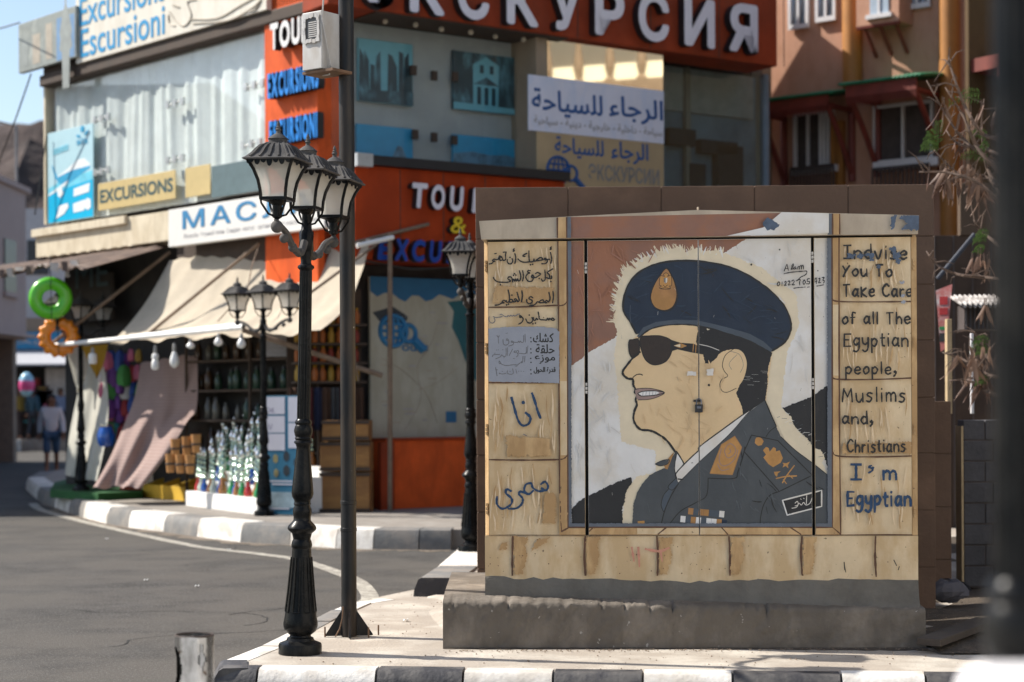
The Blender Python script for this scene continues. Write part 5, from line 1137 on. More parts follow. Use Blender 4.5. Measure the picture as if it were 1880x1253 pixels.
for a, b, c, d in ((a0 - .012, a0 + .008, z0_ - .01, z1_ + .01), (a1 - .006, a1 + .012, z0_ - .01, z1_ + .01), (a0 - .012, a1 + .012, z0_ - .014, z0_ + .008), (a0 - .012, a1 + .012, z1_ - .008, z1_ + .014)):
    n = 9
    for k in range(n):
        j = random.uniform(-.004, .004)
        if b - a > d - c: mb.fbox(FB, a + (b - a) * k / n, a + (b - a) * (k + 1) / n, c + j, d + j, .005, .009 + abs(j), gm)
        else: mb.fbox(FB, a + j, b + j, c + (d - c) * k / n, c + (d - c) * (k + 1) / n, .005, .009 + abs(j), gm)
mb.build("torn_window_frame", mbx)
mb = MB()
for k in range(8): mb.fbox(FB, a0 + .03, a1 - .012, z0_ + .02 + k * .012, z0_ + .026 + k * .012, .0045, .006, gm)
mb.build("meter", mbx)
mb = MB(); q = FB.P(w_ - .05, zb_ + .1, -.05); mb.tube([FB.P(.075, zt_ + .3, -.03), FB.P(.07, zt_ - .05, -.0), FB.P(.085, zb_ + .15, -.02), FB.P(.09, zb_ + .02, -.05), FB.P(.05, zb_ - .025, -.08), FB.P(-.02, zb_ - .02, -.1)], .005, gm); mb.build("cable", mbx, True)
mb = MB(); mb.fbox(FB, -.1, .14, zb_ - .02, zb_ - .004, -.18, -.01, rust); mb.build("bracket", mbx)
# ================================================================ steel bollard, white block
st = M("scratched_steel", (.50, .505, .51), rough=.2, var=.25, scale=5, metal=1.0, bump=.003, bscale=12, stain=(.12, .11, .10), sthr=.58, sfac=.7, sscale=(7, 7, 2.5), speck=(.1, .07, .05), kthr=.7, kscale=24)
bp = at(357, 1166, 7.0); BR_ = .076
sb = thing("steel_bollard", "cut off hollow steel pipe bollard with torn holes at the roadside", "bollard", (bp.x, bp.y, 0))
mb = MB(); n = 72; hz = 90
ztop = bp.z
def hole(a, z):
    a = (a + math.pi) % (2 * math.pi) - math.pi; d = ztop - z
    if abs(((a - 3.5) + math.pi) % (2 * math.pi) - math.pi) < .66 * math.sqrt(max(0, 1 - ((d - .125) / .085) ** 2)): return True
    da = ((a + 1.02) + math.pi) % (2 * math.pi) - math.pi
    if abs(da) < .16 * math.sqrt(max(0, 1 - ((d - .08) / .055) ** 2)) * (1 + .4 * math.sin(d * 90)): return True
    return False
i = mb.mi(st)
for r in (BR_, BR_ - .006):
    b0 = len(mb.v)
    for k in range(hz + 1):
        z = ztop * k / hz
        for q in range(n):
            a = 2 * math.pi * q / n; rr = r * (1 + .012 * math.sin(3 * a + z * 9)); zz = z + (.004 * math.sin(2 * a) if k == hz else 0)
            mb.v.append(Vector((bp.x + rr * math.cos(a), bp.y + rr * math.sin(a), zz)))
    for k in range(hz):
        for q in range(n):
            if hole(2 * math.pi * (q + .5) / n, ztop * (k + .5) / hz): continue
            q2 = (q + 1) % n; mb.f.append([b0 + k * n + q, b0 + k * n + q2, b0 + (k + 1) * n + q2, b0 + (k + 1) * n + q]); mb.m.append(i)
mb.build("pipe", sb, True)
mb = MB(); mb.tube([(bp.x + (BR_ - .003) * math.cos(2 * math.pi * k / 48), bp.y + (BR_ - .003) * math.sin(2 * math.pi * k / 48), ztop) for k in range(49)], .0038, M("rusty_rim", (.06, .04, .032), rough=.7), 6, False); mb.build("rim", sb, True)
wbk = M("white_block_paint", (.74, .72, .72), rough=.8, var=.06, bump=.003)
mb = MB(); mb.box(.518, 1.0, 1.72, 2.14, 0, 1.213, wbk)
tag(mb.build("painted_block", bevel=.03), "blurred white painted block in the bottom right corner before the dark lamp post", "block")
# ================================================================ signs on the corner building
sgw = M("sign_cream_face", (.66, .62, .53), rough=.5, var=.05, scale=2, stain=(.5, .44, .34), sthr=.6, sfac=.4)
sgb = M("sign_blue_letter", (.005, .25, .50), rough=.4, var=.06); sgb2 = M("sign_mid_blue", (.045, .22, .42), rough=.4, var=.08)
sgl = M("letter_pale_lilac", (.70, .68, .74), rough=.35, var=.05); blk = M("letter_side_black", (.015, .015, .017), rough=.5)
outl = M("faint_outline_ink", (.38, .33, .26), rough=.6); inkg = M("grey_small_print", (.34, .33, .34), rough=.6)
def board(name, label, fr, px, off, th, mat, frame=None):
    """a flat board: px = (x0, y0, x1, y1) at its mid lines"""
    rc = fr.rect(*px, off=off); mb = MB(); mb.fbox(fr, rc[0], rc[1], rc[2], rc[3], off - th, off, mat)
    o = thing(name, label, "sign", fr.P((rc[0] + rc[1]) / 2, rc[2], off - th / 2))
    mb.build("board", o, bevel=.004)
    return o, rc
def writing(o, fr, rc, s, off, mat, name="lettering", depth=0, bold=0, shear=0, sp=1.0):
    mb = MB(); put_text(mb, s, fr, rc, off, mat, depth, bold, shear, sp); return mb.build(name, o)
# big sign on the eave, left
o, rc = board("excursion_sign", "long cream sign board with blue Excursions and Escursioni along the eave", F1, (139, -60, 489, 68), .2, .1, sgw)
zo = rc[2]; pp = lambda x, y: F1.uv(x, y, .2)
a, b = pp(148, 100)[0], pp(303, 60)[0]; zlo = (pp(152, 100)[1] + pp(298, 66)[1]) / 2; hgt = .42
zz0 = pp(225, 83)[1]
writing(o, F1, (a, b, zz0 - .02, zz0 + .40), "Escursioni", .203, sgb, bold=.012)
zz1 = pp(222, 24)[1]; writing(o, F1, (a - .02, b + .02, zz1 - .02, zz1 + .40), "Excursions", .203, sgb, bold=.012)
mb = MB()
for q in [[(312, 22), (325, 40), (340, 48), (352, 30), (345, 5), (360, 0)], [(350, 36), (400, 34), (440, 12), (470, -5)], [(355, 44), (420, 38), (465, 14), (480, 0), (470, 18), (455, 22)], [(318, 10), (330, 14)], [(322, 48), (312, 44), (310, 28)]]:
    mb.tube([F1.P(*pp(*p_), .205) for p_ in crom(q, False, 5)], .012, outl, 5)
mb.build("outlined_script", o)
o, rc = board("photo_board", "weathered photo board of pale buildings at the left end of the eave", F1, (34, 28, 139, 120), .26, .08, M("faded_photo_print", (.36, .38, .34), rough=.5, var=.35, scale=3.5, stain=(.2, .22, .2), sthr=.5, sfac=.8, sscale=(3, 3, 2)))
mb = MB(); random.seed(14); pf = lambda x, y: F1.uv(x, y, .26)
for x0, x1, y0, y1, m in ((104, 137, 30, 108, M("photo_sky_blue", (.13, .25, .42), rough=.5)), (60, 74, 60, 120, outl), (84, 96, 40, 112, outl), (40, 52, 75, 125, M("photo_grey", (.26, .28, .26), rough=.5))):
    (u0, z1), (u1, z0) = pf(x0, y0 + 5), pf(x1, y1 - 5); mb.fbox(F1, u0, u1, z0, z1, .2615, .2625, m)
u, z = pf(121, 70); mb.lathe([(.10, -.75), (.12, -.2), (.2, -.15), (.16, .0), (.19, .1), (.12, .3), (.03, .5), (.01, .7)], M("photo_grey", (.26, .28, .26), rough=.5), (0, 0, 0), 10)
nl = 8 * 10
c = F1.P(u, z, .428)
for v_ in mb.v[-nl:]:
    t = v_.copy(); v_.x, v_.y, v_.z = F1.P(u + t.x, z + t.z, .2635 + .0005 * (t.y > 0))
mb.build("picture", o)
# vertical strip lettering
sw = M("letter_white", (.72, .70, .68), rough=.4); sbl = M("letter_bright_blue", (.0, .20, .62), rough=.35, var=.06)
def channel(label, s, fr, px, off, mat, dep=.09, bold=.03, shear=0, nm="sign_letters", cat="sign", slope=0):
    """thick separate letters standing on a wall, coloured face and dark sides"""
    u0, z1 = fr.uv(px[0], px[1], off); u1, z0 = fr.uv(px[2], px[3], off)
    um = (u0 + u1) / 2; z0 = fr.uv((px[0] + px[2]) / 2, px[3], off)[1]; z1 = fr.uv((px[0] + px[2]) / 2, px[1], off)[1]
    o = thing(nm, label, cat, fr.P(um, z0, off))
    ws = [max(1e-3, (lambda v: max(p.x for p in v) - min(p.x for p in v))(text_mesh(c, bold, shear)[0])) if c != ' ' else .3 for c in s]
    tot = sum(ws) + .13 * (len(s) - 1); x = u0
    for c, wd in zip(s, ws):
        wu = wd / tot * (u1 - u0)
        if c != ' ':
            mb = MB(); put_text(mb, c, fr, (x, x + wu, z0, z1), off - dep, blk, dep, bold, shear); put_text(mb, c, fr, (x, x + wu, z0, z1), off + .003, mat, 0, bold, shear); mb.build("letter", o)
        x += wu + .13 / tot * (u1 - u0)
    return o
channel("white thick letters TOURS high on the orange corner strip", "TOURS", F1, (496, 33, 584, 83), .24, sw, .1, .045)
channel("bright blue thick letters EXCURSIONS on the orange corner strip", "EXCURSIONS", F1, (491, 125, 585, 172), .24, sbl, .1, .05)
channel("bright blue thick letters ESCURSIONI below on the orange corner strip", "ESCURSIONI", F1, (494, 214, 583, 261), .24, sbl, .1, .05)
# signs in and under the left window
o, rc = board("travel_poster", "tall pale blue airline poster with a painted aeroplane in the left window", F1, (88, 236, 171, 405), .03, .02, M("poster_sky", (.42, .62, .68), rough=.4, var=.04))
mb = MB(); n = 10; u0, u1, z0, z1 = rc
cy = M("poster_cyan", (.0, .40, .66), rough=.4, var=.05)
def pu(x, y): return u0 + (u1 - u0) * (x - 55) / 520, z1 - (z1 - z0) * (y - 115) / 1055   # poster crop -> board
def art(pts, m, o_): mb.prism(F1, [pu(*q) for q in pts], .0302 + o_ * .0006, .0306 + o_ * .0006, m)
wm = M("poster_white", (.74, .78, .78), rough=.4, var=.03); mc = M("poster_mid_blue", (.04, .33, .55), rough=.4)
lc = M("poster_light_cyan", (.16, .55, .70), rough=.4)
art([(57, 760), (200, 700), (573, 640), (573, 1165), (57, 1165)], lc, 0); art([(57, 850), (250, 790), (573, 745), (573, 1165), (57, 1165)], cy, 1)
art([(100, 490), (165, 640), (300, 560), (400, 490), (480, 490), (545, 570), (540, 610), (430, 660), (290, 740), (200, 720), (160, 690), (120, 560)], wm, 2)
art([(160, 650), (330, 600), (545, 585), (540, 612), (430, 670), (290, 750), (200, 730), (165, 700)], mc, 3); art([(100, 490), (125, 520), (170, 650), (150, 680)], mc, 4)
art([(60, 830), (300, 700), (290, 740), (180, 800), (60, 850)], wm, 5); art([(170, 800), (220, 780), (240, 850), (200, 890), (170, 860)], wm, 6)
art([(360, 815), (540, 780), (530, 880), (355, 905)], wm, 7); art([(350, 985), (480, 960), (480, 1080), (355, 1090)], wm, 8); art([(480, 970), (515, 945), (550, 970), (550, 1060), (515, 1085), (480, 1050)], wm, 9); art([(185, 985), (290, 965), (300, 1010), (250, 1080), (150, 1130), (180, 1040)], wm, 10)
art([(440, 130), (460, 115), (480, 130), (480, 180), (460, 195), (440, 180)], mc, 11); art([(390, 205), (430, 215), (440, 245), (400, 240)], mc, 12); art([(480, 240), (490, 200), (530, 175), (520, 215)], mc, 13)
for k, x in enumerate((400, 425, 455, 490)):
    pass
put_text(mb, "IATA", F1, (pu(400, 0)[0], pu(520, 0)[0], pu(0, 330)[1], pu(0, 265)[1]), .0382, mc, 0, .03)
for k in range(3): art([(120, 320 + 24 * k), (300, 290 + 24 * k), (300, 302 + 24 * k), (120, 332 + 24 * k)], lc, 14 + k)
mb.build("print", o)
o, rc = board("window_sign", "yellow EXCURSIONS sign with dark green letters behind the left window", F1, (180, 325, 322, 376), .028, .012, M("sign_ochre", (.52, .40, .18), rough=.5, var=.08))
writing(o, F1, (rc[0] + .06, rc[1] - .06, rc[2] + .1, rc[3] - .1), "EXCURSIONS", .0285, M("sign_dark_green", (.015, .07, .085), rough=.5), bold=.03)
o, rc = board("blank_sign", "small blank ochre square in the window beside the yellow sign", F1, (340, 305, 386, 360), .028, .012, MATS["sign_ochre"])
o, rc = board("film_panel", "grey tinted film strip at the lower right of the curtained window", F1, (388, 296, 496, 356), .026, .012, M("grey_film", (.12, .17, .18), rough=.3, var=.15))
o, rc = board("oil_shop_sign", "white sign with blue Cyrillic letters above the sloping awning", F1, (309, 364, 595, 436), .3, .12, M("sign_white_face", (.72, .70, .66), rough=.45, var=.03))
u0, u1, z0, z1 = rc; q = lambda x, y: F1.uv(x, y, .3)
writing(o, F1, (q(335, 405)[0], q(575, 405)[0], z0 + (z1 - z0) * .42, z0 + (z1 - z0) * .92), "МАСЛА", .3035, sgb2, bold=.02, sp=1.25)
writing(o, F1, (q(337, 430)[0], q(590, 430)[0], z0 + (z1 - z0) * .14, z0 + (z1 - z0) * .30), "Жожоба  Черный тмин  Сандал  кактус  органическое масло  Эвкалипт", .3035, inkg)
# signs on the right facade
def chan_px(label, items, fr, y0, y1, off, mat, slope_, dep, bold, shear=0, nm="sign_letters"):
    o = thing(nm, label, "sign", fr.P(*fr.uv(items[0][1], y1, off), off))
    for c, xa, xb in items:
        xm = (xa + xb) / 2; ua, ub = fr.uv(xa, 0, off)[0], fr.uv(xb, 0, off)[0]
        z0, z1 = fr.uv(xm, y1 + slope_ * (xm - items[0][1]), off)[1], fr.uv(xm, y0 + slope_ * (xm - items[0][1]), off)[1]
        mb = MB(); put_text(mb, c, fr, (ua, ub, z0, z1), off - dep, blk, dep, bold, shear); put_text(mb, c, fr, (ua, ub, z0, z1), off + .003, mat, 0, bold, shear); mb.build("letter", o)
    return o
chan_px("large pale Cyrillic channel letters along the orange fascia at the top", [("Э", 668, 728), ("К", 752, 816), ("С", 840, 898), ("К", 930, 988), ("У", 1012, 1066), ("Р", 1092, 1146), ("С", 1172, 1228), ("И", 1256, 1312), ("Я", 1338, 1391)], F2, -78, 12, .74, sgl, .122, .13, .035)
chan_px("white slanted channel letters TOURS on the orange fascia by the brown wall", [("T", 755, 784), ("O", 790, 815), ("U", 824, 850), ("R", 864, 890), ("S", 900, 925)], F2, 335, 381, .72, sgl, .09, .11, .04, .12)
chan_px("yellow ampersand channel letter between the two words of the orange fascia", [("&", 825, 853)], F2, 398, 429, .72, M("letter_yellow", (.7, .5, .02), rough=.4), 0, .1, .018, .1)
chan_px("blue slanted channel letters EXCURSIONS low on the orange fascia", [("E", 690, 718), ("X", 722, 749), ("C", 754, 779), ("U", 786, 810), ("R", 817, 840), ("S", 846, 868), ("I", 876, 884), ("O", 890, 914), ("N", 920, 944), ("S", 950, 972)], F2, 436, 477, .72, M("letter_deep_blue", (.006, .05, .30), rough=.35), .055, .11, .05, .15)
def banner(label, px, mat, lines, off):
    o, rc = board("banner", label, F2, px, off, .03, mat)
    for s, x0, y0, x1, y1, m, bo in lines:
        writing(o, F2, F2.rect(x0, y0, x1, y1, off=off), s, off + .003, m, bold=bo)
    return o, rc
ban_w = M("banner_white", (.66, .67, .76), rough=.6, var=.06, scale=2, stain=(.5, .58, .74), sthr=.6, sfac=.5); ban_b = M("banner_blue_ink", (.006, .075, .26), rough=.5)
banner("white Arabic banner with blue letters under the mirrored window", (971, 152, 1219, 252), ban_w, [(AR_SIYAHA, 976, 168, 1106, 217, ban_b, .02), (AR_RAJA, 1118, 180, 1217, 228, ban_b, .02),
    ("\uFE94\uFEF4\uFEA3\uFE8E\uFEF4\uFEB3 - \uFE94\uFEF4\uFEE8\uFEF3\uFEA9 - \uFE94\uFEF4\uFEA0\uFEAD\uFE8E\uFEA7 - \uFE94\uFEF4\uFEE0\uFEA7\uFE8D\uFEA9 - \uFE94\uFEA3\uFE8E\uFEF4\uFEB3", 980, 224, 1216, 243, inkg, .01)], .53)
o, rc = banner("tan Arabic banner with a globe emblem and faded Cyrillic word", (986, 253, 1219, 352), M("banner_tan", (.40, .30, .17), rough=.7, var=.1, scale=2), [(AR_SIYAHA, 1018, 254, 1108, 292, ban_b, .02), (AR_RAJA, 1122, 262, 1190, 302, ban_b, .02), ("ЭКСКУРСИИ", 1080, 306, 1210, 336, M("faded_letter_grey", (.2, .2, .2), rough=.7), .02)], .52)
def globe(o, fr, off, cx, cy, rx, mat, sc_=1.0):
    """globe and magnifier emblem"""
    u, z = fr.uv(cx, cy, off); r = abs(fr.uv(cx + rx, cy, off)[0] - u); mb = MB(); T = .012 * sc_
    ring = lambda a, b, t0=0, t1=2 * math.pi, dx=0, dz=0: [fr.P(u + dx + a * math.cos(t0 + (t1 - t0) * k / 28), z + dz + b * math.sin(t0 + (t1 - t0) * k / 28), off + .006) for k in range(29)]
    mb.tube(ring(r, r), T * 1.6, mat, 5, False); mb.tube(ring(r * .45, r), T, mat, 5, False); mb.tube([fr.P(u, z - r, off + .006), fr.P(u, z + r, off + .006)], T, mat, 5)
    for d in (-.45, 0, .45): mb.tube([fr.P(u - r * math.sqrt(1 - d * d), z + d * r, off + .006), fr.P(u + r * math.sqrt(1 - d * d), z + d * r, off + .006)], T, mat, 5)
    mb.tube(ring(r * .55, r * .55, dx=r * 1.15, dz=-r * .15), T * 1.7, mat, 5, False); mb.tube([fr.P(u + r * 1.5, z - r * .5, off + .006), fr.P(u + r * 2.3, z - r * 1.2, off + .006)], T * 3.4, mat, 6)
    mb.build("emblem", o, True)
globe(o, F2, .52, 1025, 313, 20, ban_b)
# four picture prints in the window
def picture(label, px, base, shapes):
    o, rc = board("window_picture", label, F2, px, -.05, .05, base); o["category"] = "picture"; mb = MB()
    u0, u1, z0, z1 = rc
    for i, (pts, m) in enumerate(shapes): mb.prism(F2, [(u0 + (u1 - u0) * x, z0 + (z1 - z0) * y) for x, y in pts], -.0495 + i * .0008, -.0490 + i * .0008, m)
    mb.build("print", o)
ps = M("print_pale_teal", (.15, .42, .50), rough=.5, var=.1); pd = M("print_dark_teal", (.012, .045, .06), rough=.5, var=.4, scale=6); pm = M("print_mid_teal", (.09, .22, .27), rough=.5, var=.5, scale=5, stain=(.01, .03, .04), sthr=.5, sfac=.9)
psea = M("print_sea_blue", (.02, .30, .52), rough=.4, var=.08); pland = M("print_land", (.09, .21, .30), rough=.5, var=.5, scale=7)
random.seed(17)
cols = [([(x, 0), (x + .11, 0), (x + .1, .55 + random.uniform(0, .35)), (x + .02, .6 + random.uniform(0, .3))], random.choice([pd, pm])) for x in (.0, .09, .2, .3, .52, .6, .72, .82, .88)]
picture("teal print of dark temple columns, upper left in the shaded window", (658, 76, 758, 190), ps, cols + [([(0, 0), (1, 0), (1, .22), (0, .18)], pm)])
picture("teal print of a rock cut temple front, upper right in the shaded window", (832, 100, 952, 206), pm, [([(.3, .12), (.68, .1), (.7, .82), (.5, .95), (.3, .8)], ps), ([(.36, .12), (.42, .12), (.42, .42), (.36, .42)], pd), ([(.47, .12), (.53, .12), (.53, .42), (.47, .42)], pd), ([(.58, .12), (.64, .12), (.64, .42), (.58, .42)], pd), ([(.3, .46), (.7, .46), (.5, .6)], pm), ([(.4, .66), (.46, .66), (.46, .8), (.4, .8)], pd), ([(.55, .66), (.61, .66), (.61, .8), (.55, .8)], pd), ([(0, 0), (1, 0), (1, .1), (0, .12)], ps)])
picture("plain blue sea print, lower left in the shaded window", (655, 232, 758, 290), psea, [([(.62, .0), (.9, .0), (.8, .4), (.72, .42)], pland)])
picture("blue sky print over an old city, lower right in the shaded window", (832, 252, 952, 312), psea, [([(0, 0), (1, 0), (1, .42), (.8, .5), (.55, .45), (.3, .52), (0, .42)], pland)])
# map panel and orange counter board under the fascia
o, rc = board("wall_map", "large faded wall map of a desert coast under the orange fascia", F2, (680, 512, 880, 806), .12, .05, M("map_sand", (.44, .43, .35), rough=.5, var=.1, scale=1.5, stain=(.33, .30, .22), sthr=.55, sfac=.5)); o["category"] = "map"
mb = MB(); u0, u1, z0, z1 = rc; W_, H_ = u1 - u0, z1 - z0
msea = M("map_sea", (.02, .13, .27), rough=.45, var=.1); mred = M("map_red_sea", (.015, .11, .13), rough=.5, var=.2, scale=3)
random.seed(19)
coast = [(k / 16, .93 - .05 * math.sin(k / 16 * 3.1 + .2) - .022 * math.sin(k * 1.7) - random.uniform(0, .015)) for k in range(17)]
mp2 = lambda pts: [(u0 + W_ * x, z0 + H_ * y) for x, y in pts]
mb.prism(F2, mp2([(0, 1), *coast, (1, 1)]), .1204, .1208, msea)
mb.prism(F2, mp2([(.70, .86), (.76, .8), (.74, .7), (.8, .62), (.86, .5), (.95, .38), (1, .32), (1, .9), (.9, .88)]), .1210, .1214, mred)
mb.prism(F2, mp2([(.02, .78), (.2, .82), (.34, .76), (.3, .7), (.1, .71)]), .1216, .122, M("map_ink_blot", (.03, .04, .05), rough=.6))
mb.prism(F2, mp2([(.68, .1), (.78, .1), (.78, .17), (.68, .17)]), .1216, .122, msea)
for k in range(26):
    x, y = random.uniform(.05, .66), random.uniform(.08, .82); l = random.uniform(.03, .12); mb.prism(F2, mp2([(x, y), (x + l, y), (x + l, y + .008), (x, y + .008)]), .1216, .122, inkg if k % 3 else outl)
for q in [[(.3, .05), (.45, .25), (.42, .45), (.55, .6), (.62, .75)], [(.4, .3), (.6, .35), (.8, .45)], [(.1, .5), (.3, .42), (.5, .28), (.6, .1)]]: mb.tube([F2.P(*p_, .122) for p_ in mp2(crom(q, False, 5))], .006, outl, 4)
put_text(mb, "ours", F2, (u0 + W_ * .28, u0 + W_ * .52, z0 + H_ * .545, z0 + H_ * .585), .1225, msea, 0, .02)
mb.build("print", o)
globe(o, F2, .122, 722, 608, 24, M("map_emblem_blue", (.02, .17, .36), rough=.5), 1.6)
rc = F2.rect(706, 808, 872, 940, .42)
ct = thing("counter", "orange painted counter front standing below the wall map", "counter", F2.P((rc[0] + rc[1]) / 2, .2, .4))
mb = MB(); mb.fbox(F2, rc[0], rc[1], .206, rc[3], .1, .42, orange); mb.build("front", ct, bevel=.006); mb = MB(); mb.fbox(F2, rc[0] - .01, rc[1], rc[3] + .001, rc[3] + .03, .08, .45, orange2); mb.build("top", ct, bevel=.004)
mb = MB(); mb.fbox(F2, rc[0] - .1, rc[0] + .1, .206, rc[3] - .02, .421, .5, orange2); mb.build("end_panel", ct, bevel=.004)
# ================================================================ souvenir stall
Vp = lambda px, py, Y: at(px, py, Y)
def loft(le, re, fold=None, sag=0, nu=40, nv=30):
    """cloth between a left and a right edge, each a list of (px, py, distance)"""
    def edge(e, b):
        n = len(e) - 1; t = min(b * n, n - 1e-6); i = int(t); t -= i
        g = lambda j: Vector(e[max(0, min(n, j))]); a, p, q, c = g(i - 1), g(i), g(i + 1), g(i + 2)
        v = .5 * ((2 * p) + (q - a) * t + (2 * a - 5 * p + 4 * q - c) * t * t + (3 * p - a - 3 * q + c) * t ** 3)
        return Vp(v.x, v.y, v.z)
    def fn(a, b):
        p = edge(le, b).lerp(edge(re, b), a)
        p.z -= sag * math.sin(math.pi * a) * math.sin(math.pi * min(1, b * 1.05))
        if fold: p += fold(a, b)
        return p
    return fn
can = cloth("canvas_awning", (.50, .435, .34), .12, bump=.006)
brp = M("brown_wood_pole", (.20, .14, .095), rough=.8, var=.25, scale=9); whp = M("white_pole_paint", (.74, .73, .70), rough=.5, var=.06)
aw = thing("stall_awning", "sloping beige canvas awning of the souvenir stall with a white front pole", "awning", Vp(320, 620, 23.5))
mb = MB(); mb.grid(loft([(312, 478, 25.1), (268, 555, 24.8), (200, 633, 24.35)], [(680, 436, 22.05), (662, 508, 21.8), (640, 560, 21.6), (588, 606, 21.35)], lambda a, b: Vector((0, 0, -.03 * math.sin(a * 31) * b - .012 * math.sin(a * 70 + b * 9) + .02 * math.sin(b * 7 + a * 4))), .13), 60, 36, can)
mb.build("canvas", aw, True, angle=180)
def pole(a, b, r, m, nm="pole"):
    q = MB(); q.tube([Vp(*a), Vp(*b)], r, m, 8); return q.build(nm, aw, True)
pole((80, 636, 25.65), (447, 601, 21.95), .032, whp, "front_pole"); pole((240, 619, 23.9), (447, 596, 22.0), .03, whp, "front_pole")
pole((445, 606, 21.9), (702, 690, 22.1), .032, brp); pole((93, 633, 25.5), (312, 463, 25.2), .026, brp); pole((268, 617, 24.0), (476, 447, 23.4), .022, brp)
pole((716, 940, 22.1), (716, 428, 22.1), .03, brp, "post"); pole((640, 449, 22.0), (787, 412, 22.6), .024, brp); pole((655, 452, 21.9), (722, 436, 22.1), .03, whp)
pole((560, 545, 21.4), (690, 450, 22.0), .018, brp); pole((628, 520, 22.2), (658, 700, 22.2), .014, brp)
mb = MB(); mb.tube([Vp(476, 450, 23.3), Vp(462, 490, 22.9), Vp(455, 530, 22.5), Vp(400, 590, 22.1)], .008, brp, 5); mb.build("rope", aw)
cn = M("corrugated_roof_sheet", (.17, .115, .085), rough=.8, var=.3, scale=3, stain=(.09, .06, .05), sthr=.52, sfac=.6)
sr = thing("sheet_canopy", "brown corrugated sheet canopy at the far left end of the shop front", "canopy", Vp(120, 468, 27))
mb = MB(); ua, ub = F1.uv(312, 460)[0], ul1 - 4.5
za, zb2 = F1.uv(200, 459)[1], F1.uv(200, 462, 1.3)[1]
mb.grid(lambda a, b: F1.P(ub + (ua - ub) * a, za - .04 + (zb2 - za - .1) * b + .025 * math.sin(a * 150) + .05 * math.sin(a * 17) * b, 1.35 * b), 220, 6, cn); mb.build("sheet", sr, True, solid=.01)
mb = MB(); random.seed(41)
for k in range(26):
    u = ub + (ua - ub) * k / 26; l = random.uniform(.02, .14); z = zb2 - .1
    mb.grid(lambda a, b: F1.P(u + .2 * a + .03 * b, z + .03 - (l + .03 * math.sin(a * 3 + k)) * b, 1.37 + .04 * math.sin(a * 7 + k)), 4, 3, M("torn_pale_plastic", (.42, .38, .34), rough=.8, var=.3) if k % 3 else cn)
mb.build("torn_edge", sr, True)
for u in (ub + .5, ub + 2.2, ul1 + .6):
    mb = MB(); mb.tube([F1.P(u, za - .1, .02), F1.P(u, zb2 - .12, 1.3)], .03, brp, 6); mb.build("rafter", sr)
# bulbs
bw_ = M("bulb_white", (.78, .77, .74), rough=.25, var=.02); bs = M("bulb_socket", (.3, .29, .27), rough=.5)
def bulb(label, px, y0, y1, Y, kind):
    p = Vp(px, y0, Y); h = (y1 - y0) * Y / F; o = thing("light_bulb", label, "light bulb", p, "light bulbs hanging along the awning pole")
    mb = MB(); mb.lathe([(.012, 0), (.022, -.02), (.026, -.3 * h), (.02, -.33 * h)], bs, p, 10); mb.build("socket", o, True)
    mb = MB(); pr = {'egg': [(.016, -.32), (.03, -.42), (.05, -.6), (.056, -.75), (.045, -.9), (.02, -.985), (.002, -1)], 'tube': [(.02, -.32), (.055, -.4), (.06, -.55), (.06, -.9), (.05, -.99), (.002, -1)], 'double': [(.02, -.32), (.04, -.38), (.045, -.52), (.03, -.58), (.045, -.64), (.048, -.9), (.03, -.99), (.002, -1)]}[kind]
    k = max(1, h / .28)
    mb.lathe([(r * min(1.1, k), z * h) for r, z in pr][::-1], bw_, p, 14); mb.build("globe", o, True)
bulb("squat white bulb nearest the left end of the awning pole", 170, 638, 669, 24.8, 'tube'); bulb("white bulb made of two stacked tubes on the awning pole", 285, 634, 680, 23.6, 'double'); bulb("large egg shaped white bulb in the middle of the awning pole", 320, 630, 676, 23.2, 'egg')
bulb("small white bulb just right of the egg shaped bulb", 350, 622, 641, 22.9, 'egg'); bulb("dim white bulb between the small bulb and the pole end", 401, 612, 636, 22.3, 'egg'); bulb("white bulb at the right end of the awning pole", 443, 612, 640, 21.9, 'egg')
# swim rings
gr_ = M("green_vinyl", (.10, .50, .012), rough=.3, var=.04, coat=.4); og = M("orange_vinyl", (.78, .24, .008), rough=.35, var=.04, coat=.3)
def ring(label, px, py, Y, R, r, m, scal=0, rz=.25):
    c = Vp(px, py, Y); mb = MB(); nu, nv = 72, 14
    def fn(a, b):
        t = 2 * math.pi * a; s = 2 * math.pi * b; rr = r * (1 + (scal * math.cos(14 * t)) * max(0, math.cos(s)))
        x, z, y = (R + rr * math.cos(s)) * math.cos(t), (R + rr * math.cos(s)) * math.sin(t), rr * math.sin(s) * .85
        return (c.x + x * math.cos(rz) - y * math.sin(rz), c.y + x * math.sin(rz) + y * math.cos(rz), c.z + z)
    mb.grid(fn, nu, nv, m); o = tag(mb.build("swim_ring", None, True, angle=180, weld=True), label, "swim ring", "swim rings hanging at the stall corner")
    s_ = MB(); s_.grid(lambda a, b: tuple(Vector(fn(a, .75 + .02 * (b - .5))) + Vector((0, -.003, 0))), 72, 1, m); s_.build("seam", o)
    v_ = MB(); p_ = Vector(fn(.3, .78)); v_.tube([p_, p_ + Vector((0, -.035, .01))], .012, m, 8); v_.build("valve", o); return o, c
ring("bright green swim ring hanging under the sheet canopy", 93, 548, 25.0, .205, .092, gr_)
ring("orange scalloped swim ring hanging below the green one", 108, 619, 25.3, .195, .085, og, .22)
mb = MB(); mb.tube([Vp(92, 470, 25), Vp(93, 512, 24.9), Vp(95, 588, 24.9), Vp(106, 590, 25.2), Vp(108, 650, 25.2)], .006, blk, 5); tag(mb.build("cord"), "thin black cord from which the two swim rings hang", "cord")
